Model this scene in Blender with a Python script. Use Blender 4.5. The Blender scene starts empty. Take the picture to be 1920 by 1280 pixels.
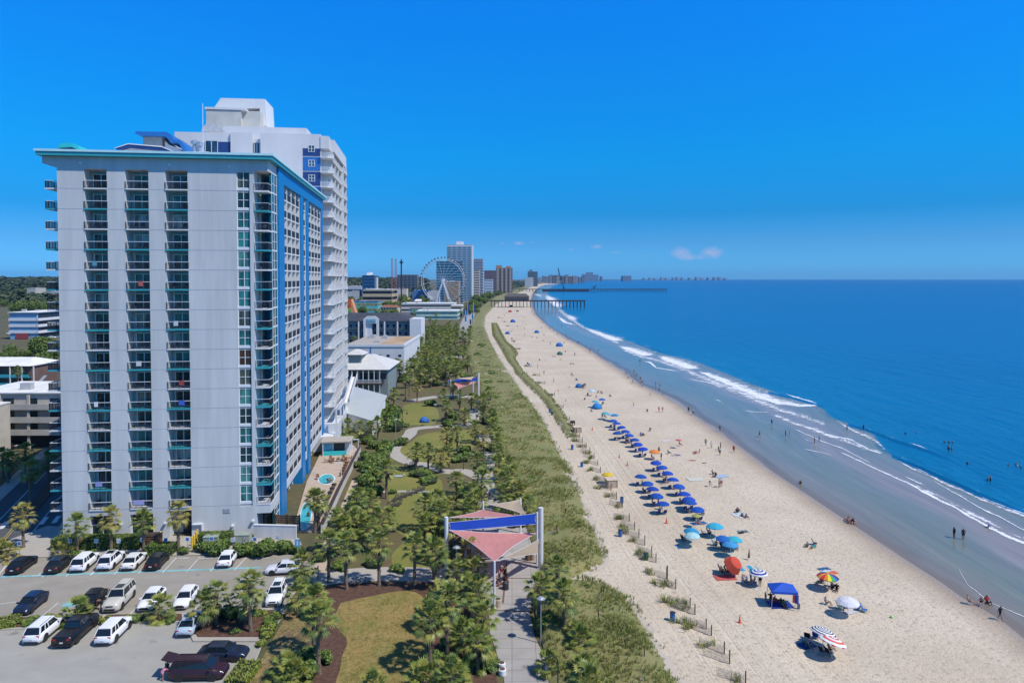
import bpy, bmesh, math, random
from math import sin, cos, pi, radians, atan2, sqrt, hypot
from mathutils import Vector, Matrix, noise
R = random.Random(7)
S = bpy.context.scene
COL = S.collection
# ------------------------------------------------------------ camera, sky, sun, exposure
F, CX, CY, PITCH, H = 1300.0, 960.0, 556.0, radians(1.5425), 37.5
cam = bpy.data.cameras.new('camera'); cam_o = bpy.data.objects.new('camera', cam); COL.objects.link(cam_o)
cam.sensor_width = 36; cam.lens = F / 1920 * 36; cam.clip_start = .5; cam.clip_end = 60000
cam.shift_y = -(640 - CY) / 1920
cam_o.location = (0, 0, H); cam_o.rotation_euler = (pi / 2 - PITCH, 0, 0)
S.camera = cam_o
SUN_EL = radians(54); SUN_AZ = Vector((.88, -.47)).normalized()
w = bpy.data.worlds.new('World'); S.world = w; w.use_nodes = True
def build_world():
    nt = w.node_tree; N, L = nt.nodes, nt.links; N.clear()
    out = N.new('ShaderNodeOutputWorld'); bg = N.new('ShaderNodeBackground'); bg.inputs[1].default_value = .1
    sky = N.new('ShaderNodeTexSky'); sky.sky_type = 'NISHITA'; sky.sun_disc = False
    sky.sun_elevation = SUN_EL; sky.sun_rotation = atan2(SUN_AZ.x, SUN_AZ.y)
    sky.altitude = 30; sky.air_density = 1.2; sky.dust_density = .4; sky.ozone_density = 2.5
    tc = N.new('ShaderNodeTexCoord'); sep = N.new('ShaderNodeSeparateXYZ'); L.new(tc.outputs['Generated'], sep.inputs[0])
    # tint of the sky by height above the horizon (deep blue in view, unseen zenith kept neutral for ambient light)
    rmp = N.new('ShaderNodeValToRGB'); L.new(sep.outputs[2], rmp.inputs[0]); e = rmp.color_ramp.elements
    e[0].position = .004; e[0].color = (.20, .86, 2.35, 1); e[1].position = .9; e[1].color = (.34, .6, .95, 1)
    for p, c in ((.05, (.15, .60, 1.52)), (.09, (.047, .53, 1.27)), (.168, (.024, .72, 1.47)), (.275, (.028, .82, 1.77)), (.37, (.033, .89, 2.06)), (.55, (.2, .75, 1.5))):
        x = e.new(p); x.color = (*c, 1)
    mul = N.new('ShaderNodeMix'); mul.data_type = 'RGBA'; mul.blend_type = 'MULTIPLY'; mul.inputs[0].default_value = 1
    L.new(sky.outputs[0], mul.inputs[6]); L.new(rmp.outputs[0], mul.inputs[7])
    # small fair-weather puffs low over the horizon
    nz = N.new('ShaderNodeTexNoise'); nz.inputs['Scale'].default_value = 85; nz.inputs['Detail'].default_value = 6; nz.inputs['Roughness'].default_value = .6; L.new(tc.outputs['Generated'], nz.inputs[0])
    def mth(op, a, b):
        n = N.new('ShaderNodeMath'); n.operation = op
        for k, q in enumerate((a, b)):
            if isinstance(q, (int, float)): n.inputs[k].default_value = q
            else: L.new(q, n.inputs[k])
        return n.outputs[0]
    total = None
    for px, py, wx, wz, amp in ((1275, 474, 30, 17, 1.0), (1334, 474, 34, 17, 1.0), (1298, 484, 30, 8, .6), (1118, 463, 16, 7, .9), (1155, 474, 22, 6, .6), (972, 456, 18, 6, .9), (942, 456, 10, 6, .6), (996, 455, 14, 5, .5), (1070, 468, 16, 5, .5), (1510, 493, 30, 6, .45), (1450, 478, 34, 6, .35), (1640, 496, 40, 5, .3), (1210, 480, 24, 6, .4)):
        d = Vector(((px - 960) / 1300, 1, (521 - py) / 1300)).normalized(); mp = N.new('ShaderNodeMapping'); mp.vector_type = 'POINT'; s = (1300 / wx, 1300 / wx, 1300 / wz); mp.inputs['Scale'].default_value = s; mp.inputs['Location'].default_value = tuple(-a * b for a, b in zip(d, s)); L.new(tc.outputs['Generated'], mp.inputs[0])
        ln = N.new('ShaderNodeVectorMath'); ln.operation = 'LENGTH'; L.new(mp.outputs[0], ln.inputs[0]); v = mth('MULTIPLY', mth('MAXIMUM', mth('SUBTRACT', 1.0, ln.outputs['Value']), 0), amp); total = v if total is None else mth('ADD', total, v)
    m3v = mth('MINIMUM', mth('MULTIPLY', mth('MAXIMUM', mth('SUBTRACT', mth('MULTIPLY', total, mth('MULTIPLY', nz.outputs[0], 2.0)), .28), 0), .85), .6)
    mx = N.new('ShaderNodeMix'); mx.data_type = 'RGBA'; L.new(m3v, mx.inputs[0]); L.new(mul.outputs[2], mx.inputs[6]); mx.inputs[7].default_value = (5.0, 5.0, 7.4, 1)
    L.new(mx.outputs[2], bg.inputs[0]); L.new(bg.outputs[0], out.inputs[0])
build_world()
sl = bpy.data.lights.new('sun', 'SUN'); sl.energy = 4.2; sl.angle = radians(.5); sl.color = (1, .95, .87)
so = bpy.data.objects.new('sun', sl); COL.objects.link(so)
so.rotation_euler = Vector((-SUN_AZ.x * cos(SUN_EL), -SUN_AZ.y * cos(SUN_EL), -sin(SUN_EL))).to_track_quat('-Z', 'Y').to_euler()
S.view_settings.view_transform = 'Standard'; S.view_settings.look = 'None'; S.view_settings.exposure = 0; S.view_settings.gamma = 1
S.cycles.max_bounces = 6; S.cycles.volume_bounces = 0; S.cycles.transparent_max_bounces = 24
# ------------------------------------------------------------ pixel <-> place
CP, SP = cos(PITCH), sin(PITCH)
def ray(px, py):
    u = (px - CX) / F; v = (CY - py) / F
    return (u, CP + v * SP, -SP + v * CP)
def P(px, py, z=0.0):
    d = ray(px, py); t = (z - H) / d[2]
    return Vector((d[0] * t, d[1] * t, z))
def atY(px, py, Y):
    d = ray(px, py); t = Y / d[1]
    return Vector((d[0] * t, Y, H + d[2] * t))
RZ = atan2(.123, .9924); EX = Vector((cos(RZ), sin(RZ), 0)); DY = Vector((-sin(RZ), cos(RZ), 0))
def local(px, py, org, ly):
    """where the pixel's ray meets the plane local y = ly of a frame at org turned by RZ; returns local (x, z)"""
    d = Vector(ray(px, py)); c = Vector((0, 0, H)); o = Vector(org) + DY * ly
    t = (o - c).dot(DY) / d.dot(DY); p = c + d * t
    return ((p - Vector(org)).dot(EX), p.z)
def lside(px, py, org, lx):
    d = Vector(ray(px, py)); c = Vector((0, 0, H)); o = Vector(org) + EX * lx
    t = (o - c).dot(EX) / d.dot(EX); p = c + d * t
    return ((p - Vector(org)).dot(DY), p.z)
# ------------------------------------------------------------ materials
MATS = {}
def M(name, col, rough=.7, var=.12, scale=1.5, bump=0., metal=0., objcol=False, spec=.4, stretch=(1, 1, 1), bscale=None, trans=0., coords='P', detail=4):
    if name in MATS: return MATS[name]
    m = bpy.data.materials.new(name); m.use_nodes = True; nt = m.node_tree; N, L = nt.nodes, nt.links
    b = N['Principled BSDF']; b.inputs['Roughness'].default_value = rough; b.inputs['Metallic'].default_value = metal; b.inputs['Specular IOR Level'].default_value = spec
    if coords == 'P': src = N.new('ShaderNodeNewGeometry').outputs['Position']
    else: src = N.new('ShaderNodeTexCoord').outputs['Object']
    mp = N.new('ShaderNodeMapping'); mp.inputs['Scale'].default_value = stretch; L.new(src, mp.inputs[0])
    nz = N.new('ShaderNodeTexNoise'); nz.inputs['Scale'].default_value = scale; nz.inputs['Detail'].default_value = detail; L.new(mp.outputs[0], nz.inputs[0])
    mr = N.new('ShaderNodeMapRange'); mr.inputs[1].default_value = .3; mr.inputs[2].default_value = .7; mr.inputs[3].default_value = 1 - var; mr.inputs[4].default_value = 1 + var
    L.new(nz.outputs[0], mr.inputs[0])
    mx = N.new('ShaderNodeMix'); mx.data_type = 'RGBA'; mx.blend_type = 'MULTIPLY'; mx.inputs[0].default_value = 1
    if objcol:
        oi = N.new('ShaderNodeObjectInfo'); L.new(oi.outputs['Color'], mx.inputs[6])
    else: mx.inputs[6].default_value = (*col, 1)
    L.new(mr.outputs[0], mx.inputs[7]); L.new(mx.outputs[2], b.inputs['Base Color'])
    if bump:
        n2 = N.new('ShaderNodeTexNoise'); n2.inputs['Scale'].default_value = bscale or scale * 4; n2.inputs['Detail'].default_value = 3; L.new(mp.outputs[0], n2.inputs[0])
        bp = N.new('ShaderNodeBump'); bp.inputs['Strength'].default_value = bump; bp.inputs['Distance'].default_value = .1
        L.new(n2.outputs[0], bp.inputs['Height']); L.new(bp.outputs[0], b.inputs['Normal'])
    if trans:
        tr = N.new('ShaderNodeBsdfTranslucent'); L.new(mx.outputs[2], tr.inputs[0]); ms = N.new('ShaderNodeMixShader'); ms.inputs[0].default_value = trans
        L.new(b.outputs[0], ms.inputs[1]); L.new(tr.outputs[0], ms.inputs[2]); L.new(ms.outputs[0], N['Material Output'].inputs[0])
    MATS[name] = m; return m
# ------------------------------------------------------------ mesh builder
class MB:
    def __init__(s): s.v = []; s.f = []; s.m = []; s.sm = False; s.mat = 0
    def face(s, pts):
        n = len(s.v); s.v += [tuple(p) for p in pts]; s.f.append(tuple(range(n, n + len(pts)))); s.m.append(s.mat)
    def hexa(s, b, t):
        n = len(s.v); s.v += [tuple(p) for p in b] + [tuple(p) for p in t]; k = len(b)
        s.f.append(tuple(n + i for i in reversed(range(k)))); s.f.append(tuple(n + k + i for i in range(k))); s.m += [s.mat] * 2
        for i in range(k):
            j = (i + 1) % k; s.f.append((n + i, n + j, n + k + j, n + k + i)); s.m.append(s.mat)
        return s
    def box(s, x0, x1, y0, y1, z0, z1):
        return s.hexa([(x0, y0, z0), (x1, y0, z0), (x1, y1, z0), (x0, y1, z0)], [(x0, y0, z1), (x1, y0, z1), (x1, y1, z1), (x0, y1, z1)])
    def prism(s, poly, z0, z1): return s.hexa([(x, y, z0) for x, y in poly], [(x, y, z1) for x, y in poly])
    def xprism(s, prof, y0, y1):  # profile of (x, z), counter-clockwise seen from -y
        return s.hexa([(x, y1, z) for x, z in prof], [(x, y0, z) for x, z in prof]) 
    def yprism(s, prof, x0, x1):  # profile of (y, z)
        return s.hexa([(x0, y, z) for y, z in prof], [(x1, y, z) for y, z in prof])
    def bar(s, a, b, w, h=None):
        a = Vector(a); b = Vector(b); h = h or w; d = (b - a).normalized(); u = Vector((0, 0, 1)) if abs(d.z) < .9 else Vector((1, 0, 0))
        x = d.cross(u).normalized() * w / 2; y = x.cross(d).normalized() * h / 2
        return s.hexa([a - x - y, a + x - y, a + x + y, a - x + y], [b - x - y, b + x - y, b + x + y, b - x + y])
    def tube(s, pts, rad, n=8, cap=True):
        pts = [Vector(p) for p in pts]; rr = rad if isinstance(rad, (list, tuple)) else [rad] * len(pts); base = len(s.v)
        for i, p in enumerate(pts):
            d = (pts[min(i + 1, len(pts) - 1)] - pts[max(i - 1, 0)]).normalized(); u = Vector((0, 0, 1)) if abs(d.z) < .95 else Vector((1, 0, 0))
            x = d.cross(u).normalized(); y = d.cross(x).normalized()
            for k in range(n):
                a = 2 * pi * k / n; s.v.append(tuple(p + (x * cos(a) + y * sin(a)) * rr[i]))
        for i in range(len(pts) - 1):
            for k in range(n):
                a = base + i * n + k; b = base + i * n + (k + 1) % n; s.f.append((a, b, b + n, a + n)); s.m.append(s.mat)
        if cap:
            s.f.append(tuple(base + k for k in range(n))); s.f.append(tuple(base + (len(pts) - 1) * n + k for k in reversed(range(n)))); s.m += [s.mat] * 2
        return s
    def lathe(s, prof, n=12, c=(0, 0, 0)):
        base = len(s.v)
        for r, z in prof:
            for k in range(n): a = 2 * pi * k / n; s.v.append((c[0] + r * cos(a), c[1] + r * sin(a), c[2] + z))
        for i in range(len(prof) - 1):
            for k in range(n):
                a = base + i * n + k; b = base + i * n + (k + 1) % n; s.f.append((a, b, b + n, a + n)); s.m.append(s.mat)
        s.f.append(tuple(base + k for k in reversed(range(n)))); s.f.append(tuple(base + (len(prof) - 1) * n + k for k in range(n))); s.m += [s.mat] * 2
        return s
    def mesh(s, name, mats, smooth=False, fix=True):
        me = bpy.data.meshes.new(name); me.from_pydata(s.v, [], s.f)
        for m in (mats if isinstance(mats, (list, tuple)) else [mats]): me.materials.append(m)
        if len(me.materials) > 1: me.polygons.foreach_set('material_index', s.m)
        if smooth or s.sm: me.polygons.foreach_set('use_smooth', [True] * len(s.f))
        me.update()
        if fix:
            bm = bmesh.new(); bm.from_mesh(me); bmesh.ops.recalc_face_normals(bm, faces=bm.faces); bm.to_mesh(me); bm.free()
        return me
    def build(s, name, mats, parent=None, smooth=False, fix=True):
        return link(name, s.mesh(name, mats, smooth, fix), parent)
def link(name, me, parent=None, loc=None, rot=None, scl=None, color=None):
    o = bpy.data.objects.new(name, me); COL.objects.link(o)
    if parent: o.parent = parent
    if loc is not None: o.location = loc
    if rot is not None: o.rotation_euler = rot if isinstance(rot, (tuple, list)) else (0, 0, rot)
    if scl is not None: o.scale = scl if isinstance(scl, (tuple, list)) else (scl,) * 3
    if color is not None: o.color = (*color, 1)
    return o
USED = {}
def tag(o, label, cat, group=None, kind=None):
    o['label'] = label; o['category'] = cat
    if group: o['group'] = group
    if kind: o['kind'] = kind
    USED.setdefault(label, []).append(o.name)
    return o
def thing(name, label, cat, loc=(0, 0, 0), rot=0, group=None):
    o = link(name, None, None, loc, rot); return tag(o, label, cat, group)
def struct(o, kind='structure'): o['kind'] = kind; return o
# labels that single out one of many: nearest landmark, side, order
LM = []   # (x, y, phrase)
WORDS = ['nearest', 'second nearest', 'third nearest', 'fourth nearest', 'fifth nearest', 'sixth nearest', 'seventh nearest', 'eighth nearest', 'ninth nearest', 'tenth nearest']
def nth(i, n): return 'farthest' if i == n - 1 and n > 2 else WORDS[i] if i < 10 else '%dth nearest' % (i + 1)
NUMW = ['no', 'one', 'two', 'three', 'four', 'five', 'six', 'seven', 'eight', 'nine', 'ten']
def autolabel(items, maxd=1e9):
    """items: (obj, phrase, plural, category, group)"""
    buckets = {}
    for it in items:
        p = it[0].location; best = min(LM, key=lambda l: hypot(l[0] - p.x, (l[1] - p.y) * .8)); dx, dy = p.x - best[0], p.y - best[1]
        side = ('right of' if dx > 0 else 'left of') if abs(dx) > abs(dy) else ('beyond' if dy > 0 else 'in front of')
        buckets.setdefault((it[1], side, best[2]), []).append((hypot(dx, dy), it))
    for (ph, side, lm), L in buckets.items():
        L.sort(key=lambda q: q[0]); n = len(L)
        for i, (_, it) in enumerate(L):
            if n == 1: lab = '%s %s %s' % (ph, side, lm)
            else: lab = '%s %s %s, %s of %s' % (ph, side, lm, nth(i, n) if n > 2 else ('nearer' if i == 0 else 'farther'), NUMW[n] if n <= 10 else str(n))
            tag(it[0], lab, it[3], it[4])
def interp(tab, y):
    if y <= tab[0][0]: a, b = tab[0], tab[1]
    elif y >= tab[-1][0]: a, b = tab[-2], tab[-1]
    else:
        for a, b in zip(tab, tab[1:]):
            if a[0] <= y <= b[0]: break
    t = (y - a[0]) / ((b[0] - a[0]) or 1e-9)
    return a[1] + (b[1] - a[1]) * t
def coast(pts, z=0):
    L = sorted((P(x, y, z).y, P(x, y, z).x) for x, y in pts); return L
# ============================================================ THE COAST: ground, beach, sea
WLINE = coast([(2120, 1345), (1920, 1196), (1887, 1168), (1850, 1144), (1816, 1127), (1788, 1107), (1760, 1087), (1686, 1040), (1620, 996), (1566, 961), (1500, 917), (1436, 875), (1392, 840), (1361, 818), (1326, 794), (1282, 763), (1250, 744), (1201, 720), (1167, 695), (1130, 672), (1105, 655), (1065, 635), (1030, 612), (1005, 590), (998, 573), (996, 560), (1001, 547), (1012, 537.5), (1030, 531), (1056, 528), (1088, 526), (1130, 524.6)])
BLINE = coast([(2120, 1060), (1920, 957), (1828, 922), (1738, 882), (1679, 854), (1655, 838), (1640, 812), (1594, 793), (1566, 784), (1539, 760), (1470, 740), (1400, 715), (1315, 680), (1267, 668), (1230, 659), (1202, 645), (1175, 637), (1130, 627), (1097, 614), (1072, 595), (1040, 570), (1027, 555), (1027, 546), (1036, 537), (1052, 530.5), (1075, 527.7), (1105, 526), (1140, 524.6)])
DLEFT = coast([(1045, 1345), (1035, 1260), (1022, 1200), (1010, 1150), (1022, 1080), (1010, 1040), (992, 990), (977, 950), (962, 900), (950, 860), (935, 820), (925, 780), (905, 740), (887, 700), (877, 660), (880, 620), (886, 600), (903, 575), (932, 555), (960, 546), (985, 537), (1005, 531.5), (1028, 528.2), (1055, 526), (1128, 524.6)])
DRIGHT = coast([(1320, 1345), (1285, 1280), (1245, 1218), (1215, 1168), (1188, 1122), (1160, 1102), (1100, 1093), (1062, 1088), (1075, 1082), (1110, 1076), (1140, 1062), (1143, 1045), (1130, 1010), (1110, 970), (1092, 920), (1076, 880), (1061, 860), (1046, 830), (1031, 800), (1012, 770), (988, 741), (962, 705), (938, 670), (920, 637), (910, 612), (912, 592), (932, 570), (960, 556), (977, 547), (996, 538), (1012, 532.5), (1036, 528.8), (1064, 526.4), (1129, 524.6)])
YS = [38.0]
while YS[-1] < 15500: YS.append(YS[-1] * 1.016 + .4)
FLINE = coast([(1440, 1340), (1400, 1280), (1367, 1236), (1324, 1175), (1267, 1104), (1222, 1040), (1189, 991), (1146, 919), (1106, 850), (1081, 812), (1050, 765), (1010, 700), (970, 650), (945, 610), (947, 585), (965, 560), (1000, 542), (1040, 530), (1100, 525.6)])
def bx(Y, u):  # beach: u = 0 at the dune's left foot, 1 at the water's edge
    return interp(DLEFT, Y), interp(WLINE, Y)
def grid(rows, name, mats, attrs=None, smooth=True, uv=None):
    nr, nc = len(rows), len(rows[0]); v = [p for r in rows for p in r]; f = []
    for i in range(nr - 1):
        for j in range(nc - 1): f.append((i * nc + j, i * nc + j + 1, (i + 1) * nc + j + 1, (i + 1) * nc + j))
    me = bpy.data.meshes.new(name); me.from_pydata(v, [], f); me.materials.append(mats)
    if smooth: me.polygons.foreach_set('use_smooth', [True] * len(f))
    for k, vals in (attrs or {}).items():
        a = me.attributes.new(k, 'FLOAT', 'POINT'); a.data.foreach_set('value', vals)
    me.update(); return link(name, me)
def attr_nodes(nt, name):
    a = nt.nodes.new('ShaderNodeAttribute'); a.attribute_name = name; return a.outputs['Fac']
def ramp(nt, stops, src):
    r = nt.nodes.new('ShaderNodeValToRGB'); e = r.color_ramp.elements
    for i, (p, c) in enumerate(stops):
        x = e[i] if i < 2 else e.new(p); x.position = p; x.color = (*c, 1)
    nt.links.new(src, r.inputs[0]); return r.outputs[0]
def mathn(nt, op, a, b=None, c=None):
    n = nt.nodes.new('ShaderNodeMath'); n.operation = op
    for i, q in enumerate((a, b, c)):
        if q is None: continue
        if isinstance(q, (int, float)): n.inputs[i].default_value = q
        else: nt.links.new(q, n.inputs[i])
    return n.outputs[0]
def noisen(nt, src, scale, detail=4, stretch=(1, 1, 1), rough=.5):
    mp = nt.nodes.new('ShaderNodeMapping'); mp.inputs['Scale'].default_value = stretch; nt.links.new(src, mp.inputs[0])
    n = nt.nodes.new('ShaderNodeTexNoise'); n.inputs['Scale'].default_value = scale; n.inputs['Detail'].default_value = detail; n.inputs['Roughness'].default_value = rough
    nt.links.new(mp.outputs[0], n.inputs[0]); return n.outputs[0]
def mixc(nt, fac, a, b, mode='MIX'):
    n = nt.nodes.new('ShaderNodeMix'); n.data_type = 'RGBA'; n.blend_type = mode
    for i, q in ((0, fac), (6, a), (7, b)):
        if isinstance(q, (int, float)): n.inputs[i].default_value = q
        elif isinstance(q, tuple): n.inputs[i].default_value = (*q, 1)
        else: nt.links.new(q, n.inputs[i])
    return n.outputs[2]
def newmat(name):
    m = bpy.data.materials.new(name); m.use_nodes = True; return m, m.node_tree, m.node_tree.nodes['Principled BSDF']
# ---- sand
def sand_mat():
    m, nt, b = newmat('sand'); L = nt.links
    pos = nt.nodes.new('ShaderNodeNewGeometry').outputs['Position']
    u, a, c = attr_nodes(nt, 'across'), attr_nodes(nt, 'wet'), attr_nodes(nt, 'along')
    comb = nt.nodes.new('ShaderNodeCombineXYZ'); L.new(u, comb.inputs[0]); L.new(c, comb.inputs[1])
    big = noisen(nt, pos, .06, 4); mid = noisen(nt, pos, .6, 5, rough=.65); fine = noisen(nt, pos, 3.2, 3, rough=.7)
    trk = noisen(nt, comb.outputs[0], 1.0, 3, (1.7, .02, 1)); trk2 = noisen(nt, comb.outputs[0], 1.0, 2, (4.6, .012, 1))
    zone = ramp(nt, [(0, (.3, .3, .3)), (.10, (1, 1, 1)), (.30, (1, 1, 1)), (.42, (.18, .18, .18))], mathn(nt, 'MULTIPLY', mathn(nt, 'ADD', u, 8), .02))
    tmix = mathn(nt, 'MULTIPLY', mathn(nt, 'ADD', mathn(nt, 'MULTIPLY', mathn(nt, 'SUBTRACT', trk, .5), .7), mathn(nt, 'MULTIPLY', mathn(nt, 'SUBTRACT', trk2, .5), .9)), zone)
    val = mathn(nt, 'ADD', 1.0, mathn(nt, 'ADD', mathn(nt, 'MULTIPLY', mathn(nt, 'SUBTRACT', big, .5), .22), mathn(nt, 'ADD', mathn(nt, 'MULTIPLY', mathn(nt, 'SUBTRACT', mid, .5), .34), mathn(nt, 'MULTIPLY', mathn(nt, 'SUBTRACT', fine, .5), .20))))
    val = mathn(nt, 'ADD', val, mathn(nt, 'MULTIPLY', tmix, .42))
    # footprint speckle
    sp = noisen(nt, pos, 1.9, 2, rough=.8); spk = ramp(nt, [(0, (.40, .40, .40)), (.37, (.5, .5, .5)), (.45, (1, 1, 1)), (1, (1, 1, 1))], sp)
    base = mixc(nt, ramp(nt, [(.3, (0, 0, 0)), (.7, (1, 1, 1))], big), (.545, .445, .32), (.605, .51, .38))
    cb = nt.nodes.new('ShaderNodeCombineXYZ')
    for i in range(3): L.new(val, cb.inputs[i])
    dry = mixc(nt, 1.0, mixc(nt, 1.0, base, cb.outputs[0], 'MULTIPLY'), mixc(nt, mathn(nt, 'ADD', .15, mathn(nt, 'MULTIPLY', big, .75)), (1, 1, 1), spk), 'MULTIPLY')
    wn = mathn(nt, 'ADD', a, mathn(nt, 'MULTIPLY', mathn(nt, 'SUBTRACT', noisen(nt, pos, .12, 4), .5), .5))
    wf = ramp(nt, [(0, (0, 0, 0)), (.40, (0, 0, 0)), (.62, (.35, .35, .35)), (.95, (1, 1, 1))], wn)
    L.new(mixc(nt, wf, dry, (.36, .28, .20)), b.inputs['Base Color'])
    L.new(ramp(nt, [(.75, (.85,) * 3), (1.0, (.22,) * 3)], a), b.inputs['Roughness']); b.inputs['Specular IOR Level'].default_value = .35
    hgt = mathn(nt, 'ADD', mathn(nt, 'MULTIPLY', sp, 1.0), mathn(nt, 'MULTIPLY', tmix, .8))
    bp = nt.nodes.new('ShaderNodeBump'); bp.inputs['Strength'].default_value = .55; bp.inputs['Distance'].default_value = .22; L.new(hgt, bp.inputs['Height']); L.new(bp.outputs[0], b.inputs['Normal'])
    return m
SAND = sand_mat()
def make_beach():
    rows = []; A = []; W = []; AL = []
    for Y in YS:
        xl, xw = interp(DLEFT, Y), interp(WLINE, Y); wd = max(xw - xl, 4); r = []
        xr = interp(FLINE, Y)
        for k in range(46):
            if k <= 34: x = xl - 3 + (wd + 3) * k / 34
            else: x = xw + (k - 34) ** 1.5 * 1.6
            d = x - xw
            z = 0 if d < -9 else -.05 * (d + 9) / 9 if d < 0 else -.05 - d * .035
            if d < -9 and Y < 420: z += .10 * noise.noise((x * .12, Y * .12, 0)) + .05 * noise.noise((x * .4, Y * .4, 3))
            if x < xl + .3: z = -.12
            r.append((x, Y, z)); A.append(x - xr); W.append(min(max(1 + d / 8, 0), 1.3)); AL.append(Y)
        rows.append(r)
    struct(grid(rows, 'beach', SAND, {'across': A, 'wet': W, 'along': AL}))
make_beach()
# ---- land behind the dunes
def ground_mat():
    m, nt, b = newmat('dry_ground'); pos = nt.nodes.new('ShaderNodeNewGeometry').outputs['Position']
    n1 = noisen(nt, pos, .035, 5); n2 = noisen(nt, pos, .5, 5, rough=.7)
    c = mixc(nt, ramp(nt, [(.4, (0, 0, 0)), (.6, (1, 1, 1))], n1), (.10, .085, .035), (.055, .07, .025))
    c = mixc(nt, ramp(nt, [(.35, (0, 0, 0)), (.75, (.7, .7, .7))], n2), c, (.17, .13, .065))
    nt.links.new(c, b.inputs['Base Color']); b.inputs['Roughness'].default_value = .95; return m
def make_ground():
    rows = []
    for Y in [-60, 0] + YS:
        xl = interp(DLEFT, max(Y, 38)); r = [(x, Y, -.02) for x in (-12000, -3000, -900, -300, -120, -60, -20)]
        q = min(-20, xl - 30); r = [(min(x, q - 1), Y, -.02) for x, _, _ in r] + [(q + (xl - q) * k / 4, Y, -.02) for k in range(5)]
        r = sorted(r); rows.append(r)
    struct(grid(rows, 'ground', ground_mat(), smooth=False))
make_ground()
# ---- sea
def sea_mat():
    m, nt, b = newmat('sea_water'); L = nt.links
    pos = nt.nodes.new('ShaderNodeNewGeometry').outputs['Position']; dep = attr_nodes(nt, 'depth'); off = attr_nodes(nt, 'offshore')
    n1 = noisen(nt, pos, .05, 4); n2 = noisen(nt, pos, .011, 3, (1, .5, 1)); n3 = noisen(nt, pos, .25, 4, (1.6, .5, 1))
    d2 = mathn(nt, 'ADD', dep, mathn(nt, 'MULTIPLY', mathn(nt, 'SUBTRACT', n1, .5), .22))
    shallow = ramp(nt, [(0, (.27, .21, .155)), (.10, (.23, .20, .145)), (.34, (.18, .205, .15)), (.5, (.19, .205, .165)), (.60, (.27, .235, .20)), (.74, (.25, .225, .20)), (.82, (.205, .21, .18)), (.97, (.18, .205, .175)), (1, (.06, .15, .18))], d2)
    cmb = nt.nodes.new('ShaderNodeCombineXYZ'); L.new(dep, cmb.inputs[0]); L.new(attr_nodes(nt, 'along'), cmb.inputs[1]); tl = noisen(nt, cmb.outputs[0], 1, 5, (16, .035, 1), .65)
    shallow = mixc(nt, ramp(nt, [(.36, (.45, .45, .45)), (.5, (0, 0, 0))], tl), shallow, mixc(nt, .45, shallow, (.06, .075, .075))); shallow = mixc(nt, ramp(nt, [(.56, (0, 0, 0)), (.72, (.45, .45, .45))], tl), shallow, (.33, .30, .28))
    ea = mathn(nt, 'ADD', dep, mathn(nt, 'MULTIPLY', mathn(nt, 'SUBTRACT', noisen(nt, pos, .035, 3), .5), .16)); L.new(ramp(nt, [(.035, (0, 0, 0)), (.05, (.45, .45, .45)), (.13, (1, 1, 1))], ea), b.inputs['Alpha'])
    deep = ramp(nt, [(0, (.006, .155, .285)), (.05, (.004, .14, .285)), (.25, (.002, .105, .27)), (.6, (.002, .075, .235)), (1, (.002, .06, .205))], off)
    deep = mixc(nt, mathn(nt, 'MULTIPLY', mathn(nt, 'SUBTRACT', n2, .35), 1.1), deep, mixc(nt, .5, deep, (.0, .055, .16)))
    deep = mixc(nt, ramp(nt, [(.45, (0, 0, 0)), (.75, (.5, .5, .5))], n3), deep, mixc(nt, .5, deep, (.0, .05, .12)))
    L.new(mixc(nt, ramp(nt, [(.985, (0, 0, 0)), (1.0, (1, 1, 1))], dep), shallow, deep), b.inputs['Base Color'])
    rg = ramp(nt, [(0, (.10,) * 3), (.6, (.14,) * 3), (1, (.24,) * 3)], dep); L.new(rg, b.inputs['Roughness']); b.inputs['IOR'].default_value = 1.33
    w1 = noisen(nt, pos, .55, 4, (1.5, .55, 1)); w2 = noisen(nt, pos, .09, 3, (1.7, .4, 1)); w3 = noisen(nt, pos, 2.2, 2, (1.2, .8, 1))
    hgt = mathn(nt, 'ADD', mathn(nt, 'MULTIPLY', w1, .5), mathn(nt, 'ADD', mathn(nt, 'MULTIPLY', w2, 1.6), mathn(nt, 'MULTIPLY', w3, .12)))
    bs = ramp(nt, [(0, (.03,) * 3), (.4, (.05,) * 3), (.9, (.14,) * 3), (1, (.55,) * 3)], dep)
    bp = nt.nodes.new('ShaderNodeBump'); bp.inputs['Distance'].default_value = .8; L.new(bs, bp.inputs['Strength']); L.new(hgt, bp.inputs['Height']); L.new(bp.outputs[0], b.inputs['Normal'])
    return m
def make_sea():
    rows = []; D = []; O = []; AL = []
    for Y in YS:
        xw, xb = interp(WLINE, Y), interp(BLINE, Y); xb = max(xb, xw + 3); r = []
        for k in range(24):
            t = k / 23; x = xw - 1.5 + (xb - xw + 1.5) * t; r.append((x, Y, -.05)); D.append(t); O.append(0)
        wob = 1
        for k in range(1, 34):
            o = .25 if k == 1 else 1.2 * 1.335 ** (k + 1); r.append((xb + o, Y, -.05)); D.append(1.0 + min(k, 5) * .02); O.append(min(sqrt(o / 2500), 1))
        rows.append(r); AL += [Y] * len(r)
    o = grid(rows, 'sea', sea_mat(), {'depth': D, 'offshore': O, 'along': AL}); struct(o)
make_sea()
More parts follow.
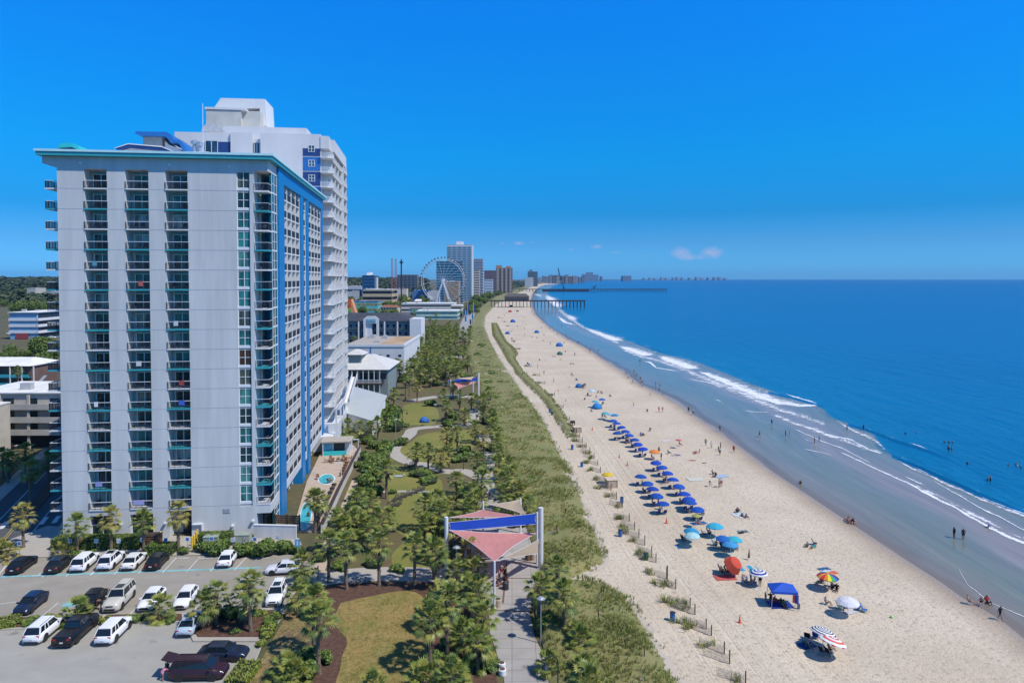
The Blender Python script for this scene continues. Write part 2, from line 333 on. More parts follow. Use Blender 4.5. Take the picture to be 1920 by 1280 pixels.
# ---- foam of the breaking waves, each line a ragged sheet
def foam_mat(cut):
    m, nt, b = newmat('foam'); L = nt.links; pos = nt.nodes.new('ShaderNodeNewGeometry').outputs['Position']; e = attr_nodes(nt, 'edge')
    n = mathn(nt, 'ADD', mathn(nt, 'MULTIPLY', noisen(nt, pos, .35, 6, rough=.75), .55), mathn(nt, 'MULTIPLY', noisen(nt, pos, 2.2, 5, rough=.75), .45))
    v = mathn(nt, 'SUBTRACT', mathn(nt, 'ADD', n, e), cut)
    a = mathn(nt, 'MULTIPLY', v, 9); a = mathn(nt, 'MINIMUM', mathn(nt, 'MAXIMUM', a, 0), .95)
    b.inputs['Base Color'].default_value = (.80, .82, .85, 1); b.inputs['Roughness'].default_value = .8
    L.new(a, b.inputs['Alpha']); return m
FOAM = foam_mat(.63); LACE = foam_mat(.735); FOAMN = [0]
def foam(pts, z=.02, height=.0, mat=None):
    """pts: (px, py, width in pixels). real strip on the water; widths turned into metres"""
    FOAMN[0] += 1; z += .002 * FOAMN[0] - .05
    rows = []; E = []; out = []
    for i in range(len(pts) - 1):
        (x0, y0, w0), (x1, y1, w1) = pts[i], pts[i + 1]; n = max(3, int(hypot(x1 - x0, y1 - y0) / 4))
        for k in range(n): t = k / n; out.append((x0 + (x1 - x0) * t, y0 + (y1 - y0) * t, w0 + (w1 - w0) * t))
    out.append(pts[-1])
    for i, (x, y, wd) in enumerate(out):
        c = P(x, y, -.05); a = P(x, y - wd, -.05); b = P(x, y + wd * .6, -.05)
        jit = noise.noise((c.x * .18, c.y * .18, 7)) * 1.2 + noise.noise((c.x * .6, c.y * .6, 2)) * .4
        lo, hi = (c.y - b.y), (a.y - c.y); r = []; end = min(1, i / 4, (len(out) - 1 - i) / 4)
        for q, e in ((-1, -.30), (-.55, .18), (-.15, .30), (.3, .13), (.9, .02), (1.7, -.10), (2.4, -.34)):
            off = (q * lo if q < 0 else q * hi); r.append((c.x + off * .55 + jit * .5, c.y + off + jit, z + height * (1 - abs(q)))); E.append(e - .25 * (1 - end))
        rows.append(r)
    grid(rows, 'foam', mat or FOAM, {'edge': E})['kind'] = 'stuff'
for f in [[(1024, 548, 1), (1030, 556, 1.5), (1040, 566, 2), (1050, 575, 2.5), (1055, 580, 1)], [(1060, 585, 1.5), (1068, 592, 3), (1078, 600, 3), (1086, 609, 1)], [(1095, 613, 2), (1130, 627, 4), (1150, 634, 7), (1176, 641, 4)],
          [(1156, 646, 4), (1190, 657, 8), (1214, 664, 9), (1234, 665, 5)], [(1230, 664, 4), (1262, 676, 11), (1290, 686, 12), (1318, 692, 6)], [(1200, 645, 1.5), (1212, 649, 3), (1226, 653, 1.5)],
          [(1306, 694, 4), (1345, 708, 9), (1385, 724, 15), (1425, 741, 18), (1462, 753, 14), (1500, 759, 8), (1545, 760, 3)], [(1340, 702, 2), (1400, 732, 7), (1450, 752, 7), (1500, 760, 2)], [(1468, 736, 2), (1490, 744, 3), (1520, 752, 3), (1545, 762, 2)],
          [(1590, 793, 1.5), (1606, 798, 3), (1622, 802, 2), (1646, 812, 1)], [(1648, 813, 2), (1668, 820, 4), (1690, 826, 2)], [(1700, 828, 1.5), (1715, 833, 2.5), (1745, 842, 1)], [(1675, 852, 4), (1710, 869, 8), (1738, 883, 9), (1790, 906, 10), (1828, 923, 10), (1870, 941, 12), (1960, 975, 13)],
          [(1500, 795, 2), (1524, 804, 3.5), (1548, 814, 4), (1590, 821, 3), (1630, 842, 3.5), (1650, 850, 4), (1664, 846, 2)], [(1568, 843, 2), (1595, 856, 2.5), (1620, 868, 2.5), (1650, 882, 3.5), (1690, 900, 5), (1730, 920, 9), (1760, 936, 10), (1790, 951, 8), (1850, 985, 11), (1880, 1000, 14), (1960, 1034, 14)],
          [(1690, 890, 1.5), (1720, 905, 4), (1740, 912, 2)], [(1197, 674, 1), (1220, 680, 2.5), (1230, 689, 1.5), (1280, 697, 1.5)], [(1284, 709, 1), (1330, 717, 1.6), (1362, 731, 2)], [(1793, 1057, 2.5), (1802, 1075, 3), (1813, 1093, 2.5), (1844, 1121, 2.2), (1868, 1134, 2), (1895, 1147, 2.5), (1960, 1182, 3)], [(1500, 819, 1), (1512, 824, 1.8), (1526, 829, 1)], [(1622, 868, 1), (1624, 858, 1.8), (1632, 854, 1)],
          [(1387, 767, .8), (1410, 772, 1.6), (1450, 773, 1)], [(1330, 745, .8), (1350, 752, 1.4), (1362, 758, .8)], [(1000, 548, 1), (1012, 553, 1.5), (1022, 560, 1)], [(1040, 527.9, .5), (1065, 526.8, .8), (1090, 525.8, .5)], [(1020, 536, 1), (1035, 532.5, 1.2), (1050, 529.8, .8)], [(1042, 588, 1), (1060, 604, 1.6), (1090, 612, 1)], [(1500, 840, .8), (1540, 848, 1.2), (1570, 856, .8)], [(1740, 894, 1), (1790, 925, 3), (1860, 965, 4), (1940, 1000, 3)],
          [(1480, 800, .8), (1530, 822, 1.6), (1590, 846, 1.6), (1640, 872, 1.2)]]:
    foam(f)
for f in [[(1040, 570, 2), (1062, 590, 3), (1084, 606, 3), (1112, 622, 4), (1150, 638, 5), (1172, 650, 6)], [(1160, 652, 5), (1205, 668, 8), (1240, 676, 9), (1290, 694, 12), (1330, 710, 18), (1372, 726, 22), (1420, 748, 24), (1462, 766, 22), (1512, 782, 18), (1560, 800, 12)], [(1440, 772, 10), (1490, 792, 16), (1530, 806, 18), (1570, 820, 18), (1620, 838, 18), (1662, 850, 10)], [(1560, 782, 5), (1592, 802, 12), (1640, 824, 18), (1670, 850, 10)], [(1690, 900, 5), (1760, 930, 12), (1840, 972, 20), (1900, 1000, 24), (1960, 1026, 26)], [(1672, 858, 4), (1738, 890, 12), (1830, 930, 18), (1960, 985, 22)]]:
    foam(f, .012, 0, LACE)
def swell(pts, hgt):
    rows = []; D = []; O = []
    for i, (x, y) in enumerate(pts):
        c = P(x, y, 0); t = sin(pi * i / (len(pts) - 1)) ** .6; r = []
        for q, h in ((-2.2, -.08), (-1.1, .25), (-.3, .8), (.1, 1.0), (.7, .55), (1.7, -.08)):
            r.append((c.x + q * .55, c.y + q, -.04 + h * hgt * t)); D.append(1.1); O.append(.12)
        rows.append(r)
    struct(grid(rows, 'wave', bpy.data.materials['sea_water'], {'depth': D, 'offshore': O}))
def lerp_pts(pts, n=8):
    out = []
    for a, b in zip(pts, pts[1:]):
        for k in range(n): out.append((a[0] + (b[0] - a[0]) * k / n, a[1] + (b[1] - a[1]) * k / n))
    return out + [pts[-1]]
for pts, h in [([(1590, 795), (1620, 803), (1680, 826), (1740, 845), (1790, 862)], .35), ([(1672, 852), (1738, 882), (1828, 922), (1930, 962)], .4), ([(1440, 735), (1490, 746), (1545, 762)], .22), ([(1190, 642), (1230, 656), (1270, 668)], .25)]:
    swell(lerp_pts(pts), h)
# ---- dune: a low mound of sand under grass
def dune_mat():
    m, nt, b = newmat('dune_turf'); pos = nt.nodes.new('ShaderNodeNewGeometry').outputs['Position']; e = attr_nodes(nt, 'edge')
    n1 = noisen(nt, pos, .16, 5, rough=.6); n2 = noisen(nt, pos, 1.6, 4, rough=.7)
    c = mixc(nt, ramp(nt, [(.38, (0, 0, 0)), (.62, (1, 1, 1))], n1), (.215, .20, .055), (.125, .17, .038))
    c = mixc(nt, ramp(nt, [(.3, (0, 0, 0)), (.7, (.8, .8, .8))], n2), c, (.27, .225, .11))
    s = ramp(nt, [(.42, (0, 0, 0)), (.56, (1, 1, 1))], mathn(nt, 'SUBTRACT', mathn(nt, 'ADD', e, mathn(nt, 'MULTIPLY', n2, .5)), ramp(nt, [(.57, (0, 0, 0)), (.68, (.62,) * 3)], noisen(nt, pos, .23, 4, (1, .5, 1), .65))))
    nt.links.new(mixc(nt, s, (.47, .40, .32), c), b.inputs['Base Color']); b.inputs['Roughness'].default_value = .95; return m
DUNE = dune_mat()
def make_dune():
    rows = []; E = []
    for Y in YS:
        a, c = interp(DLEFT, Y), interp(DRIGHT, Y); r = []; wdt = max(c - a, .5)
        for k in range(15):
            t = k / 14; x = a - .4 + (wdt + .4) * t; ed = min((c - x) / 2.5, 1.0)
            jag = 1.1 * noise.noise((0, Y * .5, 4)) if k == 14 else 0
            z = .02 + (min(1, ed) * .9 + .45 * noise.noise((x * .12, Y * .09, 1))) * min(1, max(0, ed)) * min(1, wdt / 6) * (1 if k else .2)
            r.append((x + jag, Y, max(z, .015))); E.append(max(ed, 0) * .8)
        rows.append(r)
    struct(grid(rows, 'dune', DUNE, {'edge': E}))
make_dune()
def patch(name, px, mat, z, world=False):
    pts = [P(x, y, 0) for x, y in px] if not world else [Vector((x, y, 0)) for x, y in px]
    me = bpy.data.meshes.new(name); bm = bmesh.new(); vs = [bm.verts.new((p.x, p.y, z)) for p in pts]; f = bm.faces.new(vs); bmesh.ops.triangulate(bm, faces=[f])
    for q in bm.faces:
        if q.normal.z < 0: q.normal_flip()
    bm.to_mesh(me); bm.free(); me.materials.append(mat); return struct(link(name, me))
def smooth_pts(pts, n=6):
    out = []
    for i in range(len(pts) - 1):
        p0, p1, p2, p3 = pts[max(i - 1, 0)], pts[i], pts[i + 1], pts[min(i + 2, len(pts) - 1)]
        for k in range(n):
            t = k / n; out.append(tuple(.5 * (2 * b + (c - a) * t + (2 * a - 5 * b + 4 * c - d) * t * t + (3 * b - a - 3 * c + d) * t ** 3) for a, b, c, d in zip(p0, p1, p2, p3)))
    return out + [pts[-1]]
def ribbon(name, px, width, mat, z, edge=None):
    pts = [P(x, y, 0) for x, y in px]; pts = [Vector(p) for p in smooth_pts([tuple(p) for p in pts])]; mb = MB(); L = []
    for i, p in enumerate(pts):
        d = (pts[min(i + 1, len(pts) - 1)] - pts[max(i - 1, 0)]).normalized(); n = Vector((-d.y, d.x, 0)); L.append((p + n * width / 2, p - n * width / 2))
    for (a, b), (c, d) in zip(L, L[1:]): mb.face([(b.x, b.y, z), (d.x, d.y, z), (c.x, c.y, z), (a.x, a.y, z)])
    return struct(mb.build(name, mat, fix=False))
# second dune strip between the sandy footpath and the open beach
def strip(left, right):
    l = coast(left); r = coast(right); y0 = max(l[0][0], r[0][0]); y1 = min(l[-1][0], r[-1][0]); rows = []; E = []; n = max(12, int((y1 - y0) / 2))
    for i in range(n + 1):
        Y = y0 + (y1 - y0) * i / n; a, b = interp(l, Y), interp(r, Y); rr = []
        for k in range(9):
            t = k / 8; x = a + (b - a) * t; ed = min(t, 1 - t) * 2 * min(1, i / 4, (n - i) / 4) * min(1, (b - a) / 2); rr.append((x + (.5 * noise.noise((k, Y * .4, 9)) if k in (0, 8) else 0), Y, .03 + max(ed, 0) * .6)); E.append(ed * .9)
        rows.append(rr)
    struct(grid(rows, 'dune', DUNE, {'edge': E})); return l, r
STRIPS = [strip([(921, 604), (923, 628), (935, 648), (944, 664), (953, 680), (962, 690), (966, 700), (990, 725), (1018, 752), (1034, 776), (1047, 798), (1056, 812), (1066, 830)], [(932, 606), (940, 622), (950, 640), (968, 656), (972, 664), (966, 672), (980, 694), (1005, 718), (1025, 735), (1046, 758), (1060, 778), (1072, 800), (1082, 822)])]
# ============================================================ MAIN HOTEL
STUCCO = M('grey_stucco', (.575, .585, .575), .85, .10, .7, .15, stretch=(1, 1, .10), bscale=6)
WHITE = M('white_paint', (.70, .70, .70), .6, .05, .8)
TEAL = M('teal_paint', (.05, .37, .42), .45, .08, 1)
BLUE = M('blue_paint', (.008, .19, .46), .45, .08, 1)
NAVY = M('navy_paint', (.02, .06, .20), .5, .15, .8)
DARK = M('dark_metal', (.03, .035, .045), .4, .1, 3)
WFRAME = M('white_frame', (.72, .74, .75), .4, .05, 3)
def glass_mat():
    m, nt, b = newmat('window_glass'); oi = nt.nodes.new('ShaderNodeObjectInfo'); pos = nt.nodes.new('ShaderNodeNewGeometry').outputs['Position']
    n = noisen(nt, pos, 1.1, 2, (1, 1, .25)); st = noisen(nt, pos, 7, 1, (1, 1, .03))
    c = mixc(nt, ramp(nt, [(.42, (.35, .35, .35)), (.58, (1, 1, 1))], n), (.012, .03, .035), oi.outputs['Color']); c = mixc(nt, mathn(nt, 'MULTIPLY', st, .5), c, mixc(nt, .5, c, (0, .01, .012)))
    nt.links.new(c, b.inputs['Base Color']); b.inputs['Roughness'].default_value = .06; b.inputs['IOR'].default_value = 1.45; return m
GLASS = glass_mat()
CLOTHB = M('towel_cloth', (1, 1, 1), .9, .08, 4, objcol=True, coords='O')
ROOFW = M('roof_membrane', (.74, .73, .70), .8, .12, .35)
HO = (P(317, 1008).x, P(317, 1008).y, 0)
hotel = thing('hotel_tower', 'tall grey hotel tower with teal roof edge, three recessed balcony columns and blue pillars', 'hotel', HO, RZ)
def lx(px, py=500): return local(px, py, HO, 0)[0]
SL0, DZ, NF = local(180, 955, HO, 0)[1], 0, 17
ZTOP = local(180, 352.5, HO, 0)[1]; DZ = (ZTOP - SL0) / 16
XL, XC = lx(110, 521), lx(503, 400)
cols = [(lx(160.5), lx(202.5)), (lx(237), lx(280.5)), (lx(312), lx(353.5))]
w0, w1 = lx(445), lx(469.5); xe = lx(477)
TOP = local(300, 297, HO, 0)[1]; CEIL = local(300, 319, HO, 0)[1]
DEEP = 52.2; SG = 3.0
HB = {}
def rline(px, py=521): return lside(px, py, HO, XC)[0]
def hotel_body():
    mb = MB(); edges = [XL] + [e for c in cols for e in c] + [w0]
    for a, b in zip(edges[::2], edges[1::2]): mb.box(a, b, 0, 2.2, 0, TOP)
    mb.box(w1, xe, 0, 2.2, 0, TOP)
    for a, b in cols: mb.box(a, b, .004, 2.2, CEIL, TOP)
    mb.box(w0, w1, .004, 2.2, CEIL - .1, TOP); mb.box(w0, w1, .35, 2.2, 0, CEIL - .1); mb.box(w0, w1, .004, .35, 0, local(457, 948, HO, 0)[1])
    mb.box(cols[0][0], cols[0][1], .01, 2.2, 3.6, SL0 - .18); mb.box(cols[1][0], cols[1][1], .01, 2.2, 3.6, SL0 - .18)
    mb.box(cols[0][0], cols[0][1], .8, 2.2, 0, 3.6); mb.box(cols[1][0], cols[1][1], .8, 2.2, 0, 3.6)
    mb.box(cols[2][0], cols[2][1], .01, 2.2, 3.9, SL0 - .18)
    mb.box(XL + .02, xe - .02, 2.2, DEEP, 0, TOP - .02); mb.box(xe - .02, XC - 1.75, 3.0, DEEP, 0, TOP - .02)
    mb.box(xe, XC, .0, 3.0, CEIL + .15, TOP - .01); mb.box(XC - 1.75, XC, 3.0, DEEP, CEIL + .15, TOP - .01)
    mb.box(xe, XC, .0, 3.2, SL0 - 1.45, SL0 - .05)
    mb.box(XC - 1.75, XC, 3.2, DEEP, SL0 - 1.45, SL0 - .05)
    # left end with the cantilever box under the cornice
    mb.hexa([(XL - 1.9, .02, TOP - 1.0), (XL, .02, TOP - 1.45), (XL, 6, TOP - 1.45), (XL - 1.9, 6, TOP - 1.0)], [(XL - 1.9, .02, TOP - .02), (XL, .02, TOP - .02), (XL, 6, TOP - .02), (XL - 1.9, 6, TOP - .02)])
    mb.mat = 1   # score lines between floors
    for i in range(17):
        z = SL0 + DZ * i - .1
        for a, b in [(XL, cols[0][0]), (cols[0][1], cols[1][0]), (cols[1][1], cols[2][0]), (cols[2][1], w0)]: mb.box(a + .02, b - .02, -.012, .0, z - .035, z + .035)
    return mb.build('wall', [STUCCO, M('grey_stucco_joint', (.40, .42, .47), .9, .05)], hotel)
hotel_body()
def hotel_details():
    mb = MB(); c0 = -.85
    mb.box(XL - 2.3, XC + .75, c0, .0, TOP + .02, TOP + .55); mb.box(XC, XC + .75, .0, DEEP + .5, TOP + .02, TOP + .55); mb.box(XL - 2.3, XL - .05, 0, 8, TOP + .02, TOP + .55)
    cm = mb.build('cornice', TEAL, hotel)
    mb = MB(); mb.box(XL - 2.5, XC + .95, c0 - .12, .2, TOP + .55, TOP + .86); mb.box(XC - .2, XC + .95, .2, DEEP + .6, TOP + .55, TOP + .86); mb.box(XL - 2.5, XL, .2, 8.2, TOP + .55, TOP + .86)
    mb.build('cornice_cap', M('pale_teal_paint', (.50, .78, .80), .5, .06), cm)
    mb = MB(); mb.box(XL, XC - .2, .2, DEEP, TOP + .02, TOP + .42); mb.build('roof', ROOFW, hotel)
    for px, py in ((151, 305.5), (318, 309), (430, 312)):
        x, z = local(px, py, HO, 0); mb = MB(); mb.lathe([(.10, -.02), (.22, 0), (.22, .05), (.08, .06)], 12); o = mb.build('roof_drain', WFRAME, hotel); o.location = (x, -.03, z); o.rotation_euler = (pi / 2, 0, 0)
hotel_details()
# ---- balconies
def rail_mesh(wd, hgt=1.07, dark=True):
    mb = MB()
    mb.mat = 1; mb.box(-wd / 2, wd / 2, -.035, .035, hgt - .07, hgt); mb.mat = 0
    mb.box(-wd / 2, wd / 2, -.02, .02, .08, .12); n = int(wd / .11)
    for k in range(n + 1):
        x = -wd / 2 + wd * k / n; t = .03 if k % 7 == 0 or k == n else .011
        mb.box(x - t, x + t, -t, t, 0, hgt - .07)
    return mb.mesh('railing', [DARK, WFRAME])
def slab_mesh(wd, dp, th, mat):
    mb = MB(); mb.box(-wd / 2, wd / 2, 0, dp, -th, 0); return mb.mesh('balcony', mat)
CW = [b - a for a, b in cols]; wm = sum(CW) / 3
RAIL = rail_mesh(wm); SLW = slab_mesh(wm, 2.0, .17, WHITE); SLT = slab_mesh(wm + .1, 2.0, .2, TEAL)
def door_meshes():
    g = MB(); g.box(-1.0, 1.0, -.03, .01, .02, 2.12); f = MB()
    for x in (-1.05, 0, 1.05): f.box(x - .05, x + .05, -.08, .02, 0, 2.2)
    for z in (.03, 2.15): f.box(-1.05, 1.05, -.075, .02, z - .04, z + .05)
    h = MB(); h.box(-1.1, 1.1, -.05, .02, 2.25, 2.42)
    return g.mesh('glass_door', GLASS), f.mesh('door_frame', WFRAME), h.mesh('door_head', TEAL)
DG, DF, DH = door_meshes()
CURT = [(.04, .26, .24), (.02, .10, .11), (.18, .36, .33), (.01, .03, .035), (.38, .48, .45), (.05, .18, .17), (.30, .30, .26)]
def chair_mesh():
    mb = MB()
    for x in (-.25, .25):
        mb.tube([(x, -.25, 0), (x, -.22, .42), (x, .22, .40), (x, .3, 0)], .02, 5); mb.tube([(x, .22, .40), (x, .36, .95)], .02, 5); mb.bar((x, -.24, .62), (x, .28, .62), .05, .03)
    mb.box(-.25, .25, -.25, .25, .40, .44); mb.hexa([(-.24, .22, .44), (.24, .22, .44), (.24, .25, .44), (-.24, .25, .44)], [(-.24, .34, .98), (.24, .34, .98), (.24, .37, .98), (-.24, .37, .98)])
    return mb.mesh('balcony_chair', DARK)
CHM = chair_mesh()
HW = Matrix.Translation(HO) @ Matrix.Rotation(RZ, 4, 'Z')
COLN = ['left', 'middle', 'right']
ORD = ['bottom', 'second', 'third', 'fourth', 'fifth', 'sixth', 'seventh', 'eighth', 'ninth', 'tenth', 'eleventh', 'twelfth', 'thirteenth', 'fourteenth', 'fifteenth', 'sixteenth', 'top']
for ci, (a, b) in enumerate(cols):
    xm = (a + b) / 2
    for i in range(NF):
        z = SL0 + DZ * i; teal = i % 2 == 1
        s = link('balcony', SLT if teal else SLW, hotel, (xm, -.12, z)); r = link('railing', RAIL, s, (0, .06, 0))
        g = link('glass_door', DG, s, (-wm / 2 + 1.45, 2.1, 0), color=R.choice(CURT)); link('door_frame', DF, s, (-wm / 2 + 1.45, 2.1, 0)); link('door_head', DH, s, (-wm / 2 + 1.45, 2.14, 0))
        for k, (cx, rz) in enumerate(((.55 + R.uniform(-.1, .1), R.uniform(-.7, .7)), (-.55 + R.uniform(-.2, .2), R.uniform(-.9, .9)))):
            if R.random() < .18: continue
            p = HW @ Vector((xm + cx, 1.0 + R.uniform(-.2, .3), z)); o = link('balcony_chair', CHM, None, p, RZ + rz)
            tag(o, 'dark balcony chair at the %s of the %s balcony in the %s front column' % ('right' if k == 0 else 'left', ORD[i], COLN[ci]), 'chair', 'chairs on the hotel balconies')
for ci, i, c, w_ in ((0, 1, (.25, .28, .55), .9), (1, 0, (.35, .36, .62), 1.5), (2, 5, (.05, .12, .5), .8), (2, 6, (.35, .06, .06), .7), (1, 7, (.6, .6, .58), .7), (0, 5, (.7, .7, .7), .5), (1, 11, (.45, .12, .1), .6), (2, 9, (.55, .58, .62), .6), (0, 12, (.1, .3, .4), .6)):
    p = HW @ Vector((sum(cols[ci]) / 2 + R.uniform(-.6, .4), -.1, SL0 + DZ * i + .45)); mb = MB(); mb.box(-w_ / 2, w_ / 2, -.03, -.015, 0, .66); mb.box(-w_ / 2, w_ / 2, .085, .1, .15, .66); mb.box(-w_ / 2, w_ / 2, -.03, .1, .66, .68); o = mb.build('hung_towel', CLOTHB); o.location = p; o.rotation_euler = (0, 0, RZ); o.color = (*c, 1); tag(o, 'cloth drying over the rail of the %s balcony in the %s front column' % (ORD[i], COLN[ci]), 'towel')
# left end balconies, each jutting over the street
LR = rail_mesh(1.75)
def left_bal(mat):
    mb = MB(); mb.box(-1.85, 0, .15, 3.6, -.2, 0); return mb.mesh('balcony', mat)
LBW, LBT = left_bal(WHITE), left_bal(TEAL); LSIDE = rail_mesh(3.3)
for i in range(NF):
    z = SL0 + DZ * i; s = link('balcony', LBT if i % 2 else LBW, hotel, (XL, .3, z)); r = link('railing', LR, s, (-.95, .25, 0)); link('railing', LSIDE, s, (-1.78, 1.9, 0), pi / 2)
mb = MB()
for i in range(NF):
    z = SL0 + DZ * i; mb.box(XL - .06, XL + .02, .9, 2.9, z + .03, z + 2.2)
mb.build('side_window', GLASS, hotel).color = (.03, .08, .09, 1)
# window strip
mb = MB(); wg = w1 - w0; hz = DZ - .30
mb.box(-wg / 2, wg / 2, 0, .05, 0, hz); WGM = mb.mesh('window', GLASS); f = MB()
for x in (-wg / 2 + .05, 0, wg / 2 - .05): f.box(x - .05, x + .05, -.06, .0, 0, hz)
for z in (.05, hz * .46, hz * .9, hz - .05): f.box(-wg / 2, wg / 2, -.055, .0, z - .04, z + .04)
f.box(-wg / 2, wg / 2, -.14, .02, -.32, -.0); WFM = f.mesh('window_frame', WFRAME)
for i in range(17):
    z = SL0 + DZ * i + .28
    s = link('window', WGM, hotel, ((w0 + w1) / 2, .26, z), color=R.choice([(.04, .28, .26), (.03, .2, .19), (.08, .3, .27), (.015, .07, .08), (.13, .15, .12)] if i not in (7,) else [(.12, .05, .02)])); link('window_frame', WFM, s)
# corner balconies: slab that turns the corner, rail, recess glass
RG0, RG1, RP1 = rline(510.5), rline(520), rline(530.2)
def corner_meshes():
    out = []
    for mat in (WHITE, TEAL):
        mb = MB(); mb.prism([(xe, -.05), (XC - .02, -.05), (XC + .02, 0.02), (XC + .02, RG0), (xe, 3.0)], -.22, 0); out.append(mb.mesh('balcony', mat))
    mb = MB(); mb.mat = 1; mb.bar((xe, 0, 1.05), (XC - .05, 0, 1.05), .06); mb.bar((XC - .05, 0, 1.05), (XC - .05, RG0, 1.05), .06); mb.mat = 0
    for k in range(18): x = xe + (XC - .05 - xe) * k / 17; mb.box(x - .014, x + .014, -.014, .014, 0, 1.02)
    for k in range(int(RG0 / .11)): y = RG0 * k / int(RG0 / .11); mb.box(XC - .064, XC - .036, y - .014, y + .014, 0, 1.02)
    out.append(mb.mesh('railing', [DARK, WFRAME]))
    mb = MB(); mb.box(xe + .3, XC - 1.8, 2.9, 2.98, .05, 2.3); mb.box(xe - .05, xe - .02, .9, 2.2, .05, 2.3); out.append(mb.mesh('glass_door', GLASS))
    mb = MB()
    for x in (xe + .3, (xe + XC - 1.8) / 2 + .2, XC - 1.8): mb.box(x - .04, x + .04, 2.82, 2.9, 0, 2.4)
    mb.box(xe + .3, XC - 1.8, 2.83, 2.9, 2.28, 2.38); out.append(mb.mesh('door_frame', WFRAME)); return out
CM = corner_meshes()
for i in range(NF):
    z = SL0 + DZ * i; s = link('balcony', CM[i % 2], hotel, (0, 0, z)); link('railing', CM[2], s); g = link('glass_door', CM[3], s, color=R.choice([CURT[0], CURT[2], CURT[4], CURT[5]])); link('door_frame', CM[4], s)
    if R.random() < .8:
        p = HW @ Vector((xe + 1.0 + R.uniform(-.3, .4), 1.3 + R.uniform(-.4, .4), z)); o = link('balcony_chair', CHM, None, p, RZ + R.uniform(-1, 1)); tag(o, 'chair on the %s corner balcony beside the blue pillar' % ORD[i], 'chair', 'chairs on the hotel balconies')
# corner glass strip
mb = MB(); mb.box(XC - .3, XC - .02, RG0, RG1, 0, CEIL + .15); mb.build('corner_glazing', GLASS, hotel).color = (.02, .16, .18, 1); mb = MB()
for i in range(17):
    z = SL0 + DZ * i; mb.box(XC - .02, XC + .05, RG0, RG1, z - .14, z + .1); mb.box(XC - .02, XC + .03, RG0, RG1, z + 1.3, z + 1.38)
for y in (RG0 + .06, (RG0 + RG1) / 2, RG1 - .06): mb.box(XC - .015, XC + .04, y - .05, y + .05, 0, CEIL)
for z in (.6, 1.7, 2.8): mb.box(XC - .02, XC + .03, RG0, RG1, z, z + .08)
mb.build('glazing_bars', WFRAME, hotel)
# blue pillars on the sea side
PIL = [(RG1 + .03, RP1, .34), (rline(562), rline(567.5), .25), (rline(573), rline(577.3), .25), (rline(601), rline(604.3), .25)]
for a, b, pr in PIL:
    mb = MB(); mb.box(XC - 1.7, XC + pr, a, b, 0, TOP - .02); mb.build('pillar', BLUE, hotel)
mb = MB(); mb.box(XC - .9, XC + .3, PIL[0][1], PIL[3][0], CEIL - .5, TOP + .015); mb.build('frieze', BLUE, hotel)
# side balconies: two fields of four bays and a single narrow bay
def bays(a, b, n): return [(a + (b - a) * k / n, a + (b - a) * (k + 1) / n) for k in range(n)]
BAY = bays(PIL[0][1], PIL[1][0], 4) + bays(PIL[1][1], PIL[2][0], 1) + bays(PIL[2][1], PIL[3][0], 4)
mb = MB(); rl = MB(); gl = MB()
for k, (a, b) in enumerate(BAY):
    mb.box(XC - 1.7, XC + .05, a - .12, a + .12, SL0, CEIL - .5)
    if k in (3, 4, 8): mb.box(XC - 1.7, XC + .05, b - .12, b + .12, SL0, CEIL - .5)
    for i in range(NF):
        z = SL0 + DZ * i; mb.box(XC - 1.72, XC + .02, a + .12, b - .12, z - .2, z)
        n = int((b - a) / .16)
        for q in range(n): y = a + .15 + (b - a - .3) * q / n; rl.box(XC - .06, XC - .03, y, y + .07, z + .05, z + 1.05)
        rl.box(XC - .07, XC - .02, a + .12, b - .12, z + 1.02, z + 1.08)
        gl.box(XC - 1.72, XC - 1.66, a + .5, b - .5, z + .02, z + 2.25)
o = mb.build('side_balcony', WHITE, hotel); o['kind'] = 'stuff'; q = rl.build('railing', DARK, o); q = gl.build('glass_door', GLASS, o); q.color = (.03, .10, .11, 1)
# street-level glazing along the pool side and lobby windows at the front
mb = MB(); fr = MB()
for k in range(14):
    a = RP1 + .5 + (DEEP - RP1 - 1) * k / 14; b = a + (DEEP - RP1 - 1) / 14 - .5; mb.box(XC - 1.73, XC - 1.6, a, b, .2, SL0 - 1.6); fr.box(XC - 1.72, XC - 1.5, b + .05, b + .45, 0, SL0 - 1.45)
mb.build('lobby_window', GLASS, hotel).color = (.05, .12, .12, 1); fr.build('lobby_pier', WHITE, hotel)
for a, b in cols[:2]:
    mb = MB(); mb.box(a, b, .72, .80, .5, 3.5); g = mb.build('lobby_window', GLASS, hotel); g.color = (.01, .03, .035, 1); mb = MB()
    for x in (a, (a + b) / 2, b): mb.box(x - .05, x + .05, .66, .72, .5, 3.5)
    for z in (.5, 2.1, 3.5): mb.box(a, b, .665, .72, z - .05, z + .05)
    mb.build('window_frame', WFRAME, g)
mb = MB(); mb.box(cols[2][0] + 1.2, cols[2][1] - .2, 1.9, 2.2, 0, 3.6); mb.build('service_door', M('dark_doorway', (.025, .025, .03), .6), hotel)
mb = MB(); mb.box(xe + .2, XC - .6, 2.9, 3.0, .3, SL0 - 1.6); mb.build('lobby_window', GLASS, hotel).color = (.01, .04, .045, 1)
mb = MB(); x, z = local(425, 957, HO, 0); mb.box(x - .5, x + .5, -.04, .0, z - .35, z + .35)
for k in range(6): mb.box(x - .45, x + .45, -.07, -.03, z - .3 + k * .11, z - .25 + k * .11)
mb.build('vent_grille', M('grille_metal', (.42, .45, .46), .5), hotel)
for px, py in ((228, 981), (311, 979), (437, 984), (475, 975)):
    x, z = local(px, py, HO, 0); mb = MB(); mb.box(x - .16, x + .16, -.45, 0, z - .12, z + .12); mb.lathe([(.11, -.2), (.13, -.16), (.13, -.12)], 10, (x, -.28, z)); mb.build('wall_lamp', WHITE, hotel)
